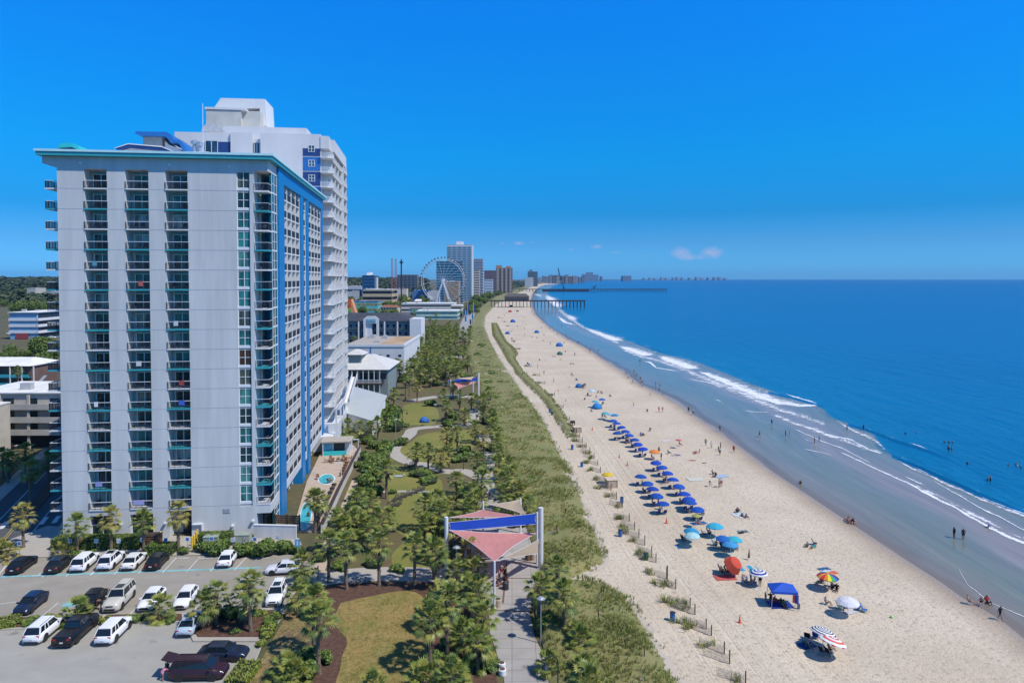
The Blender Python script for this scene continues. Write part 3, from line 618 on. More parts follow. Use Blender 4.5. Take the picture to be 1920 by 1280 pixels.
def canopy(px0, py0, px1, py1):
    x0, z0 = local(px0, py0, HO, 0); x1, z1 = local(px1, py1, HO, 0); mb = MB(); mb.box(x0, x1, -.35, 0, z0 - .12, z0); mb.box(x1 - .14, x1, -.35, 0, 0, z0 - .12); mb.build('pipe_guard', WFRAME, hotel)
canopy(362, 981, 381, 994)
# ---- roof works
def rprof(name, pts, ly, dp, mat, parent=hotel):
    prof = [local(x, y, HO, ly) for x, y in pts]; mb = MB(); mb.xprism(prof, ly, ly + dp); return mb.build(name, mat, parent)
CT = M('bright_teal_paint', (.04, .50, .52), .4, .06); LBLUE = M('mid_blue_paint', (.03, .16, .45), .4, .08)
wv = rprof('roof_crest', [(115, 284), (115, 276), (134, 275), (143, 279), (150, 288), (115, 288)], 7, 5, NAVY)
rprof('wave_cap', [(107, 277), (111, 269.5), (124, 268), (136, 269), (146, 274), (153.5, 286), (149, 288), (142, 279), (133, 275.5), (107, 277.5)], 6.6, 5.8, CT, wv)
pd = rprof('roof_parapet', [(221, 292), (221, 281), (241, 276.5), (302, 281), (324, 291), (402, 293), (402, 296), (221, 296)], 8, 10, WHITE)
rprof('parapet_band', [(215, 278), (240, 270.5), (303, 276), (325, 285), (390, 286.5), (403, 292), (325, 291.5), (302, 282.5), (241, 277), (221, 282.5)], 7.4, 11, NAVY, pd); rprof('parapet_cap', [(214.5, 277.5), (240, 269), (303.5, 274), (326, 284), (391, 284.5), (404, 292), (391, 286.4), (325, 285), (303, 276), (240, 270.5), (215, 278.2)], 7.3, 11.2, WHITE, pd)
ps = rprof('roof_penthouse', [(268, 284), (268, 253), (304, 254), (304, 284)], 15, 6, M('plant_room_wall', (.42, .41, .38), .8, .1)); rprof('penthouse_wing', [(309, 281), (309, 264), (318, 272), (332, 277), (345, 287)], 15.3, 5, WHITE, ps)
rprof('penthouse_roof', [(252.5, 250), (255, 246.5), (312, 247.5), (320, 252), (326, 262), (337, 262.5), (344, 270), (348.5, 283), (342, 283), (337, 271), (331, 267.5), (320, 268), (311, 256), (262, 254.5)], 14, 7.6, LBLUE, ps)
mb = MB(); x, z = local(381, 293, HO, 12)
z1 = local(381, 194, HO, 12)[1]; mb.tube([(x, 12, TOP), (x, 12, z)], .18, 8); mb.tube([(x, 12, z), (x, 12, z1)], .05, 6); mb.build('antenna_mast', WHITE, hotel)
for px, pt in ((365, 263), (374, 266)):
    x, z = local(px, 284, HO, 13); z1 = local(px, pt, HO, 13)[1]; mb = MB(); mb.lathe([(.32, TOP), (.32, z1 - .7), (.55, z1 - .65), (.55, z1 - .15), (.2, z1)], 12, (x, 13, 0)); mb.build('roof_vent', M('galvanised', (.5, .52, .54), .35, .1, 2, metal=.6), hotel)
# ============================================================ WHITE TOWER BEHIND
BO = (atY(617.5, 521, 157).x, 157, 0)
tb = thing('hotel_tower', 'white high-rise hotel behind, with navy panels and white balconies facing the sea', 'hotel', BO, RZ)
WST = M('white_stucco', (.64, .64, .64), .8, .06, .4, .08, stretch=(1, 1, .3), bscale=5); CONC = M('pale_concrete', (.55, .53, .48), .85, .1, .5)
def bl(px, py, ly=0): return local(px, py, BO, ly)
def bblock(name, x0, x1, ytop, mat, ly=0, dp=20, ybot=None, parent=tb):
    a = bl(x0, ytop, ly); b = bl(x1, ytop, ly); z0 = 0 if ybot is None else bl(x0, ybot, ly)[1]; mb = MB(); mb.box(a[0], b[0], ly, ly + dp, z0, a[1]); return mb.build(name, mat, parent)
ZB = bl(500, 249.5)[1]
wall = bblock('wall', 327, 432, 247, WST, .5, 24)
mb = MB(); a, b = bl(488, 249.5)[0], bl(567, 249.5)[0]; mb.box(a, b, 0, 25, 0, ZB); c = bl(432, 248)[0]; d = bl(472, 248)[0]; mb.box(c, d, 0, 25, 0, ZB); mb.box(d, a, .9, 25, 0, ZB - 1.2)
e, g = bl(567, 250)[0], bl(601, 250)[0]; mb.box(e, g - .02, .05, 26, 0, ZB - 3.2); mb.box(e, g, -.01, 26, ZB - 3.2, ZB - .01); mb.box(g, -1.2, 3, 28, 0, ZB - .02); mb.box(g, .1, -.2, 3, ZB - 3.2, ZB - .4); mb.box(-.4, .9, 3, 27, ZB - 3.4, ZB - .6)
mb.build('wall', WST, tb)
mb = MB(); mb.box(bl(385, 265, .5)[0], bl(433, 265)[0] - .1, .44, .5, bl(400, 292)[1], bl(400, 265)[1]); mb.box(d, a, .84, .9, 20, bl(480, 267)[1]); mb.build('navy_panel', NAVY, tb)
g2 = MB(); x0 = bl(385, 265, .4)[0]; g2.box(x0, x0 + 2.6, .36, .42, bl(400, 292)[1], bl(400, 264)[1]); g2.box(d + .3, a - .3, .78, .84, 20, bl(480, 268)[1]); gg = g2.build('window', GLASS, tb); gg.color = (.03, .10, .2, 1)
g3 = MB()
for k in (0, .5, 1): g3.box(x0 + 2.6 * k - .06, x0 + 2.6 * k + .06, .3, .36, bl(400, 292)[1], bl(400, 264)[1]); 
for k in (0, .5, 1): q = d + .3 + (a - d - .6) * k; g3.box(q - .06, q + .06, .7, .78, 20, bl(480, 268)[1])
g3.build('window_frame', WFRAME, gg)
FZ = 27.4 * 157 / 1300; z0 = bl(580, 294.5)[1]
pm = [MB(), MB()]
NB = 20
for i in range(NB):
    zt = z0 - FZ * i
    if zt < 6: break
    zz = zt - .0; lo = zt; hi = zt + FZ
    mb = MB(); mb.box(e + .05, g - .05, -.03, .05, lo + .25, min(hi - .02, ZB - 3.2)); pn = mb.build('navy_panel', [NAVY, LBLUE][i % 2], tb)
    xm = (e + g) / 2; mb = MB(); mb.box(xm - .65, xm + .65, -.07, -.02, lo + 1.2, lo + 2.6); mb.build('window', GLASS, pn).color = (.03, .12, .2, 1); mb = MB()
    for x in (-.65, 0, .65): mb.box(xm + x - .06, xm + x + .06, -.11, -.07, lo + 1.15, lo + 2.65)
    for z in (1.2, 1.9, 2.6): mb.box(xm - .65, xm + .65, -.105, -.07, lo + z - .05, lo + z + .05)
    mb.build('window_frame', WFRAME, pn)
# balconies of the white tower: corner ones and four bays down the sea side
def wrail(pts, n=.14):
    mb = MB()
    for (x0, y0), (x1, y1) in zip(pts, pts[1:]):
        mb.bar((x0, y0, 1.05), (x1, y1, 1.05), .07); mb.bar((x0, y0, .1), (x1, y1, .1), .06); L = hypot(x1 - x0, y1 - y0)
        for k in range(int(L / n) + 1): t = k * n / L; mb.box(x0 + (x1 - x0) * t - .02, x0 + (x1 - x0) * t + .02, y0 + (y1 - y0) * t - .02, y0 + (y1 - y0) * t + .02, .1, 1.02)
    return mb
BD = lside(645, 521, BO, 0)[0]
cs = MB(); cs.prism([(g, -.6), (-.2, -.6), (.9, .2), (.9, 3.2), (-.4, 3.2), (g, 3)], -.2, 0); cs.box(g, -.5, 2.9, 3.05, 0, FZ - .2); CSM = cs.mesh('balcony', WST)
CRM = wrail([(g, -.55), (-.2, -.55), (.84, .2), (.84, 3.2)]).mesh('railing', WFRAME)
def bay_mesh(y0, y1, out):
    mb = MB(); mb.prism([(-1.2, y0), (out * .85, y0), (out, y0 + .7), (out, y1 - .7), (out * .85, y1), (-1.2, y1)], -.24, 0); mb.box(-1.2, out * .8, y0 - .11, y0 + .11, 0, FZ - .24); mb.box(-1.2, out * .8, y1 - .22, y1 - .01, 0, FZ - .24)
    n = int((y1 - y0 - .3) / .2)
    for q in range(n): y = y0 + .15 + .2 * q; mb.box(out - .1, out - .05, y, y + .07, 0, 1.0)
    mb.box(out - .13, out - .02, y0 + .1, y1 - .1, .98, 1.08); return mb.mesh('balcony', WST)
BB = bays(3.3, BD - .5, 4); BM = [bay_mesh(a_, b_, 0.5 if k < 3 else 1.1) for k, (a_, b_) in enumerate(BB)]
DM = MB(); DM.box(-1.24, -1.16, .6, 4.6, .05, 2.5); DMM = DM.mesh('glass_door', GLASS)
for i in range(NB):
    z = z0 - FZ * i
    if z < 5: break
    s = link('balcony', CSM, tb, (0, 0, z)); link('railing', CRM, s)
    for k in range(4):
        s = link('balcony', BM[k], tb, (0, 0, z)); link('glass_door', DMM, s, (0, BB[k][0], 0), color=(.04, .07, .08))
up = bblock('upper_wall', 418, 575, 236.5, WST, 7, 16, 262)
pw = bblock('roof_penthouse', 386.5, 452, 206, CONC, 9, 8, 250); mb = MB(); q = bl(386, 205, 9); q2 = bl(461, 205, 9); mb.box(q[0] - .2, q2[0], 8.8, 17.2, q[1], q[1] + .5); mb.build('penthouse_roof', WST, pw)
bblock('stair_tower', 452, 488, 208, CONC, 10.5, 8, 240)
def brof(name, pts, ly, dp, mat, parent=tb):
    mb = MB(); mb.xprism([bl(x, y, ly) for x, y in pts], ly, ly + dp); return mb.build(name, mat, parent)
ct = brof('crown', [(487, 236), (487, 203), (400, 204), (414, 184), (497, 186), (500, 236)], 14, 9, M('bright_white_stucco', (.72, .72, .71), .7, .04))
mb = MB(); x, z = bl(416, 207, 13); x1, zz1 = bl(414, 184, 14); xa, za = bl(400, 205, 13); xb, zb2 = bl(487, 208, 13); xc, zc = bl(412, 186, 14); xd, zd = bl(495, 190, 14)
brof('arch_screen', [(378, 245), (380, 238), (386, 233), (402, 232.5), (410, 235), (416, 242), (424, 247), (378, 247)], 3, .4, M('screen_grey', (.5, .51, .52), .7))
# podium, stairs and terraces at the foot of the white tower
mb = MB(); mb.box(-8, 2.2, -4, 26, 0, 5.2); mb.box(-6, 1.6, -8, -4, 0, 3.2); pdm = mb.build('podium', WST, tb)
mb = MB()
for k, (y0, z1) in enumerate(((-6, 8.4), (2, 8.4), (10, 8.4))): mb.box(1.9, 2.2, y0, y0 + .5, 0, z1)
mb.hexa([(1.5, -4, 8.2), (2.6, -4, 8.2), (2.6, 14, 8.2), (1.5, 14, 8.2)], [(1.5, -4, 8.5), (2.6, -4, 8.5), (2.6, 14, 8.5), (1.5, 14, 8.5)]); mb.build('terrace', WST, pdm)
rr = wrail([(1.5, -4), (2.55, -4), (2.55, 14)]); o = rr.build('railing', WFRAME, pdm); o.location = (0, 0, 8.5)
mb = MB(); mb.hexa([(2.6, 22, 11.5), (3.9, 22, 11.5), (3.9, 4, 8.0), (2.6, 4, 8.0)], [(2.6, 22, 11.9), (3.9, 22, 11.9), (3.9, 4, 8.4), (2.6, 4, 8.4)])
for x in (2.62, 3.85): mb.hexa([(x, 22, 11.9), (x + .1, 22, 11.9), (x + .1, 4, 8.4), (x, 4, 8.4)], [(x, 22, 12.9), (x + .1, 22, 12.9), (x + .1, 4, 9.4), (x, 4, 9.4)])
mb.build('stair_ramp', WST, pdm)
# ============================================================ GROUND COVER OF THE PARK AND THE CAR PARK
def tarmac_mat(name, a, b_, sc=.25, tile=0):
    m, nt, b = newmat(name); pos = nt.nodes.new('ShaderNodeNewGeometry').outputs['Position']
    c = mixc(nt, ramp(nt, [(.35, (0, 0, 0)), (.65, (1, 1, 1))], noisen(nt, pos, sc, 5, (1, 1.6, 1), .65)), a, b_)
    st = ramp(nt, [(0, (0, 0, 0)), (.64, (0, 0, 0)), (.72, (.75, .75, .75))], noisen(nt, pos, .33, 3, rough=.55)); c = mixc(nt, st, c, tuple(x * .45 for x in a))
    ck = noisen(nt, pos, 14, 2); c = mixc(nt, mathn(nt, 'MULTIPLY', ck, .35), c, tuple(x * .7 for x in a))
    if tile:
        br = nt.nodes.new('ShaderNodeTexBrick'); br.inputs['Scale'].default_value = 1; br.inputs['Brick Width'].default_value = tile; br.inputs['Row Height'].default_value = tile * .8; br.inputs['Mortar Size'].default_value = .035; br.inputs['Color1'].default_value = (1, 1, 1, 1); br.inputs['Color2'].default_value = (.9, .9, .9, 1); br.inputs['Mortar'].default_value = (.55, .52, .5, 1); br.offset = 0; nt.links.new(pos, br.inputs['Vector']); c = mixc(nt, 1.0, c, br.outputs['Color'], 'MULTIPLY')
    nt.links.new(c, b.inputs['Base Color']); b.inputs['Roughness'].default_value = .9; return m
ASPH = tarmac_mat('worn_asphalt', (.29, .262, .215), (.355, .322, .268)); LOT2 = tarmac_mat('pale_worn_asphalt', (.34, .322, .28), (.395, .375, .325)); ROAD = tarmac_mat('road_asphalt', (.075, .075, .078), (.10, .10, .10))
CONCR = tarmac_mat('pavement_concrete', (.40, .365, .31), (.46, .42, .36), .5); PAVER = tarmac_mat('promenade_concrete', (.37, .345, .31), (.43, .40, .36), .4, 2.4); TANP = tarmac_mat('tan_paving', (.48, .37, .27), (.53, .42, .32), .5)
def blobby(px):
    q = smooth_pts([tuple(map(float, p)) for p in px + [px[0]]], 6)[:-1]
    return [(x + 2.2 * noise.noise((x * .09, y * .09, 1)), y + 1.2 * noise.noise((x * .09, y * .09, 5))) for x, y in q]
MULCH = M('mulch', (.105, .055, .036), .95, .35, 2.2, .6, bscale=9)
def grass_mat(name, a, b_, c_):
    m, nt, b = newmat(name); pos = nt.nodes.new('ShaderNodeNewGeometry').outputs['Position']
    c = mixc(nt, ramp(nt, [(.40, (0, 0, 0)), (.60, (1, 1, 1))], noisen(nt, pos, .12, 4, rough=.6)), a, b_); c = mixc(nt, ramp(nt, [(.45, (0, 0, 0)), (.7, (.8, .8, .8))], noisen(nt, pos, .8, 5, rough=.7)), c, c_)
    n = noisen(nt, pos, 9, 3); c = mixc(nt, mathn(nt, 'MULTIPLY', n, .5), c, tuple(x * .55 for x in a)); nt.links.new(c, b.inputs['Base Color']); b.inputs['Roughness'].default_value = .95
    bp = nt.nodes.new('ShaderNodeBump'); bp.inputs['Strength'].default_value = .5; bp.inputs['Distance'].default_value = .05; nt.links.new(n, bp.inputs['Height']); nt.links.new(bp.outputs[0], b.inputs['Normal']); return m
DRYL = grass_mat('dry_lawn', (.34, .225, .075), (.22, .19, .045), (.40, .28, .11)); GRNL = grass_mat('green_lawn', (.20, .205, .035), (.27, .235, .06), (.17, .185, .035)); PATCHY = grass_mat('patchy_turf', (.30, .21, .09), (.15, .09, .05), (.42, .31, .16))
PARKG = grass_mat('park_soil', (.15, .10, .05), (.11, .125, .035), (.17, .15, .05))
patch('park_ground', [(440, 1345), (560, 1100), (610, 1080), (640, 1000), (680, 880), (690, 850), (620, 835), (630, 790), (700, 790), (740, 700), (760, 600), (900, 600), (890, 660), (905, 700), (920, 740), (940, 780), (955, 830), (965, 870), (975, 910), (990, 960), (1008, 1000), (1020, 1040), (1030, 1080), (1020, 1150), (1030, 1200), (1045, 1260), (1050, 1345)], PARKG, .012)
patch('mulch_bed', [(590, 1108), (640, 1092), (800, 1090), (880, 1098), (905, 1150), (915, 1200), (930, 1260), (940, 1345), (560, 1345), (600, 1240)], MULCH, .018)
patch('lawn', blobby([(640, 1130), (690, 1118), (770, 1108), (800, 1135), (800, 1200), (790, 1345), (634, 1345), (640, 1240), (650, 1200), (625, 1165)]), DRYL, .024)
patch('lawn', blobby([(712, 893), (812, 893), (830, 915), (826, 960), (800, 1000), (812, 1060), (745, 1068), (735, 1040), (760, 1010), (735, 985), (728, 925)]), GRNL, .024)
patch('lawn', blobby([(757, 760), (775, 756), (805, 758), (822, 772), (815, 795), (775, 797), (752, 798)]), GRNL, .024)
patch('lawn', blobby([(738, 846), (765, 832), (800, 812), (880, 806), (896, 812), (880, 850), (840, 870), (778, 862)]), GRNL, .024)
patch('lawn', blobby([(745, 872), (800, 876), (832, 884), (820, 890), (740, 890)]), GRNL, .024)
patch('lawn', blobby([(900, 905), (925, 880), (946, 860), (960, 900), (930, 905)]), GRNL, .024)
patch('verge', blobby([(545, 1140), (580, 1118), (606, 1135), (600, 1180), (560, 1230), (545, 1345), (430, 1345), (470, 1270), (505, 1210)]), PATCHY, .026)
patch('parking_lot', [(-60, 1052), (20, 1046), (545, 1039), (605, 1062), (598, 1092), (553, 1110), (528, 1160), (488, 1215), (440, 1345), (-260, 1345)], ASPH, .012)
patch('parking_lot', [(-160, 1187), (185, 1172), (340, 1168), (360, 1204), (488, 1205), (486, 1218), (436, 1345), (-262, 1345)], LOT2, .02)
patch('pavement', [(-40, 1049), (10, 1014), (90, 985), (320, 1004), (560, 1008), (570, 1030), (545, 1038), (20, 1045)], CONCR, .02)
ribbon('footpath', [(586, 1086), (640, 1080), (700, 1076), (760, 1076), (830, 1078), (900, 1082)], 4.2, CONCR, 0.039)
ribbon('footpath', [(905, 930), (912, 905), (896, 893), (868, 883), (838, 884), (800, 872), (766, 866), (742, 853), (738, 842), (752, 828), (768, 815), (778, 804), (830, 799), (872, 797), (890, 783), (888, 768)], 3.0, CONCR, 0.044)
ribbon('footpath', [(712, 922), (760, 921), (805, 922)], 1.0, CONCR, 0.049)
ribbon('footpath', [(668, 900), (652, 940), (632, 985), (610, 1035), (596, 1075)], 1.6, TANP, 0.054)
ribbon('footpath', [(905, 812), (915, 840), (925, 870), (918, 900)], 2.6, CONCR, 0.059)
ribbon('footpath', [(770, 752), (810, 745), (850, 742), (890, 745)], 4, CONCR, 0.064)
ribbon('footpath', [(830, 672), (856, 670), (880, 668)], 10, CONCR, 0.069)
prom = patch('promenade', [(955, 1345), (944, 1270), (930, 1220), (918, 1185), (917, 1142), (895, 1095), (862, 1080), (870, 1040), (880, 1000), (885, 965), (898, 935), (925, 915), (946, 930), (962, 960), (985, 985), (1005, 1015), (1022, 1050), (1000, 1100), (993, 1150), (1003, 1195), (1022, 1235), (1033, 1290), (1040, 1345)], PAVER, .084)
M('joint_brown', (.16, .10, .07), .9)
mb = MB()
for a, b in [((918, 1143), (1000, 1146)), ((895, 1082), (1005, 1084)), ((880, 1050), (1020, 1055)), ((950, 1053), (943, 1130))]: a = P(*a, .095); b = P(*b, .095); mb.bar(a, b, .22, .012)
struct(mb.build('paving_band', MATS['joint_brown']))
# planting beds between the bays
def bed(px, h=.14):
    pts = [P(x, y) for x, y in px]; mb = MB(); mb.mat = 1; mb.prism([(p.x, p.y) for p in pts], 0, h); c = sum(pts, Vector()) / len(pts); mb.mat = 0
    mb.prism([(c.x + (p.x - c.x) * .985 + (.12 if p.x < c.x else -.12), c.y + (p.y - c.y) * .8) for p in pts], h + .004, h + .03); return struct(mb.build('planting_bed', [MULCH, CONCR]))
bed([(-90, 1186), (-90, 1163), (45, 1157), (120, 1155), (198, 1153), (198, 1168), (45, 1180)])
bed([(198, 1169), (198, 1153), (330, 1151), (345, 1151), (343, 1167)])
bed([(345, 1168), (345, 1150), (430, 1146), (523, 1139), (512, 1168), (489, 1203), (362, 1203), (352, 1182)])
PAINTW = M('road_paint', (.62, .62, .60), .8, .25, 2); PAINTB = M('blue_green_paint', (.22, .44, .45), .8, .25, 1.5); PAINTY = M('yellow_paint', (.75, .48, .04), .6, .1)
def line(name, a, b, wd, mat, z=.026):
    a = P(*a); b = P(*b); d = (b - a).normalized(); n = Vector((-d.y, d.x, 0)) * wd / 2; mb = MB(); mb.face([(p.x, p.y, z) for p in (a - n, b - n, b + n, a + n)]); return struct(mb.build(name, mat, fix=False))
line('bay_line', (-20, 1082), (490, 1063.5), .5, PAINTB, .027)
for k in range(-1, 8):
    x = 304 + 45 * (k - 4); y = 1074 - (k - 4) * 1.6
    line('bay_line', (x, y), (x + 26, y - 28.5), .11, PAINTW, .031)
for k in range(3): line('bay_line', (60 + 13 * k, 1080 - k * 5), (100 + 9 * k, 1071 - k * 5), .13, PAINTW, .031)
for x in (330, 375, 480): line('wheel_stop', (x, 1047), (x + 24, 1046), .18, PAINTW, .06)
for a, b in [((75, 1158), (110, 1129)), ((143, 1156), (177, 1127)), ((240, 1154), (272, 1125)), ((310, 1153), (340, 1125)), ((358, 1150), (382, 1124)), ((0, 1132), (30, 1128))]: line('bay_line', a, b, .11, PAINTW, .031)
for a, b in [((84, 1158), (120, 1157)), ((224, 1155), (262, 1153)), ((325, 1151), (345, 1150))]: line('wheel_stop', a, b, .2, PAINTW, .06)
mb = MB(); c = P(133, 1132); mb.lathe([(.9, 0), (.9, .004)], 20, (c.x, c.y, .03)); struct(mb.build('bay_symbol', PAINTB))
line('kerb', (553, 1111), (488, 1216), .22, CONCR, .14); line('kerb', (488, 1216), (436, 1345), .22, CONCR, .14)
# street on the left
line_pts = [P(-330, 1075), P(-90, 985), P(70, 905), P(150, 862), P(190, 820)]
mb = MB()
def street():
    c0 = Vector((-61.5, 70, 0)); d = Vector((-.37, .929, 0)); n = Vector((-d.y, d.x, 0))
    def q(u, v): p = c0 + d * v - n * u; return (p.x, p.y)
    def rect(name, u0, u1, v0, v1, mat, z): return patch(name, [q(u0, v0), q(u1, v0), q(u1, v1), q(u0, v1)], mat, z, True)
    rect('road', -6, 6, -40, 420, ROAD, .008)
    for u in (-3.2, 3.0): rect('lane_line', u - .07, u + .07, -40, 420, PAINTW, .014)
    for u in (-.25, .1): rect('lane_line', u - .06, u + .06, -40, 420, M('yellow_line', (.45, .32, .06), .8, .2, 2), .014)
    for k in range(7): rect('crosswalk_line', -5.6 + k * 1.7, -4.9 + k * 1.7, 36, 39.5, PAINTW, .016)
    rect('pavement', -8.5, -6, -40, 420, CONCR, .028); rect('pavement', 6, 9, 24, 420, CONCR, .028)
    mb = MB(); a, b, c, e = q(-1.1, 42), q(1.1, 42), q(1.1, 130), q(-1.1, 130); mb.prism([a, b, c, e], .0, .15); struct(mb.build('median', MULCH)); return q
sq = street()
# ============================================================ POOL DECK
DECKP = [(548, 998), (575, 905), (604, 845), (628, 834), (662, 836), (674, 848), (640, 918), (603, 998)]
deck = [P(x, y, 0) for x, y in DECKP]; mb = MB(); mb.prism([(p.x, p.y) for p in deck], 0, .25); struct(mb.build('pool_deck', TANP))
WOOD = M('brown_wood', (.16, .085, .045), .7, .25, 2, stretch=(1, 1, 6)); WOODD = M('dark_wood', (.06, .04, .03), .7, .2, 3)
POOL = M('pool_water', (.06, .42, .45), .05, .12, .6, .15, bscale=2.5, spec=.5)
def wall(name, label, pts, h, wd, mat, cat='wall', capm=None, parent=None):
    t = thing(name, label, cat, pts[0]); mb = MB(); c = MB()
    for a, b in zip(pts, pts[1:]):
        a2 = a - pts[0]; b2 = b - pts[0]; mb.bar(a2 + Vector((0, 0, h / 2)), b2 + Vector((0, 0, h / 2)), wd, h); c.bar(a2 + Vector((0, 0, h + .05)), b2 + Vector((0, 0, h + .05)), wd + .1, .1)
    mb.build('wall', mat, t); c.build('coping', capm or mat, t); return t
wall('deck_wall', 'low dark-topped retaining wall along the right edge of the pool deck', [P(675, 848), P(641, 918), P(604, 1000)], 1.35, .35, CONC, capm=WOODD)
wall('front_wall', 'low grey wall at the foot of the hotel corner before the pool', [P(477, 1008), P(556, 1010)], 1.9, .3, STUCCO, capm=WHITE)
t = thing('wood_fence', 'brown wooden plank fence closing the pool deck by the hotel corner', 'fence', P(516, 995)); mb = MB(); a = P(516, 995); b = P(562, 997) - a
for k in range(4): mb.bar(Vector((0, 0, 1.35 + .32 * k)), b + Vector((0, 0, 1.35 + .32 * k)), .06, .27)
mb.build('planks', WOOD, t)
for k in (0, .5, 1): mb = MB(); p = b * k; mb.box(p.x - .07, p.x + .07, p.y - .1, p.y + .1, 0, 2.6); mb.build('post', WOODD, t)
def pool(label, px, rim=.25):
    pts = [P(x, y, .3) for x, y in px]; pts = [Vector(q) for q in smooth_pts([tuple(p) for p in pts + [pts[0]]], 4)][:-1]; c = sum(pts, Vector()) / len(pts)
    t = thing('swimming_pool', label, 'pool', (c.x, c.y, .25)); mb = MB(); mb.prism([(p.x - c.x, p.y - c.y) for p in pts], .0, .02); mb.build('water', POOL, t)
    mb = MB(); n = len(pts)
    for i in range(n):
        a, b = pts[i] - c, pts[(i + 1) % n] - c; a1 = a * (1 + rim / a.length); b1 = b * (1 + rim / b.length); mb.hexa([(a.x, a.y, 0), (b.x, b.y, 0), (b1.x, b1.y, 0), (a1.x, a1.y, 0)], [(a.x, a.y, .06), (b.x, b.y, .06), (b1.x, b1.y, .06), (a1.x, a1.y, .06)])
    mb.build('rim', WHITE, t)
pool('small round turquoise hot tub on the tan pool deck', [(598, 896), (606, 890), (618, 889), (626, 895), (622, 904), (608, 907), (599, 903)])
pool('turquoise swimming pool beside the brown fence at the hotel corner', [(563, 970), (567, 950), (574, 942), (582, 946), (583, 968), (577, 988), (564, 990)])
def hut():
    p = P(604, 858); t = thing('bar_hut', 'white poolside bar hut with a flat roof, dark serving hatch and teal counter', 'hut', p, RZ); W_ = P(655, 858).x - p.x
    mb = MB(); mb.box(0, W_, 1.5, 5, 0, 3.0); mb.build('wall', WHITE, t); mb = MB(); mb.box(-.3, W_ + .3, .3, 5.3, 3.0, 3.25); mb.build('roof', M('tan_roof', (.42, .37, .31), .8), t)
    mb = MB(); mb.box(2.2, W_ - 1.2, 1.42, 1.5, 1.1, 2.7); mb.build('hatch', DARK, t); mb = MB(); mb.box(.0, W_ - .8, .6, 1.0, 0, 1.1); mb.build('counter', CT, t); mb = MB(); mb.box(.1, 1.9, 1.4, 1.5, 1.1, 2.8); mb.build('mural', M('light_blue_paint', (.16, .45, .62), .6, .3, 1), t)
    for x in (.1, W_ - .1): mb = MB(); mb.box(x - .07, x + .07, .4, .55, 0, 3); mb.build('post', WHITE, t)
hut()
# ============================================================ BUILDINGS
def gbox(name, label, cat, x0, x1, ybase, ytop, depth, mat, Y=None, rot=0, roofm=None, over=.3):
    """box building: front face from pixel x0 to x1, standing on the ground at pixel row ybase"""
    Y = Y or P(x0, ybase).y; a = atY(x0, 521, Y).x; b = atY(x1, 521, Y).x; z = atY(x0, ytop, Y).z
    t = thing(name, label, cat, (a, Y, 0), rot); mb = MB(); mb.box(0, b - a, 0, depth, 0, z); mb.build('wall', mat, t)
    mb = MB(); mb.box(-over, b - a + over, -over, depth + over, z + .003, z + .25); mb.build('roof', roofm or ROOFW, t)
    if b - a > 14 and depth > 12 and Y < 1300:
        for k in range(R.randint(3, 6)): x = R.uniform(1.5, b - a - 4); y = R.uniform(2, depth - 4); mb = MB(); mb.box(x, x + R.uniform(1, 2.6), y, y + R.uniform(1, 2.4), z + .25, z + .25 + R.uniform(.6, 1.5)); mb.build('roof_unit', M('roof_unit_metal', (.42, .43, .43), .6, .1, .5), t)
    t['w'] = b - a; t['h'] = z; return t, b - a, z
def windows(t, xs, zs, ww, wh, y=-.06, name='window', mat=None, col=(.03, .05, .07), frame=None, stuff=None, side=None):
    cells = [(x, z) for z in zs for x in xs]; many = len(cells) > 40 if stuff is None else stuff
    if many:
        mb = MB()
        for x, z in cells: mb.box(x, x + ww, y, y + .05, z, z + wh)
        o = mb.build(name, mat or GLASS, t); o.color = (*col, 1); o['kind'] = 'stuff'; return
    me = MB(); me.box(0, ww, y, y + .05, 0, wh); me = me.mesh(name, mat or GLASS)
    for x, z in cells: link(name, me, t, (x, 0, z), color=col)
# left: motel with walkways across the street
BEIGE = M('beige_concrete', (.50, .46, .39), .85, .1, .5)
t, wd, h = gbox('apartment_block', 'beige four-storey motel with white roof and open walkways across the street', 'building', -60, 118, 838, 737, 16, BEIGE, over=.5)
for k, yy in enumerate((755, 779, 802)):
    z = atY(0, yy, P(0, 838).y).z; mb = MB(); mb.box(-.2, wd + .2, -2.2, 0, z - 1.15, z - .95); mb.box(-.2, wd + .2, -2.25, -2.1, z - 1.15, z + .1); mb.build('walkway', BEIGE, t)
    windows(t, [2 + 5.2 * i for i in range(int(wd / 5.2))], [z - .9], 2.4, 1.9, name='window', stuff=False)
for x in [1 + 6.4 * i for i in range(int(wd / 6.4))]: mb = MB(); mb.box(x, x + .5, -2.0, -1.6, 0, h - .1); mb.build('post', BEIGE, t)
mb = MB(); mb.box(0, wd, -.1, -.02, .1, 2.6); mb.build('parking_opening', MATS['dark_doorway'], t)
t, wd, h = gbox('concrete_building', 'pale concrete corner block at the left edge of the street', 'building', -170, -50, 885, 771, 9, BEIGE, over=.1)
for z in (2.2, 5.4, 8.6): mb = MB(); mb.box(2, wd - 1, -.05, .0, z, z + 1.5); mb.build('opening', MATS['dark_doorway'], t); 
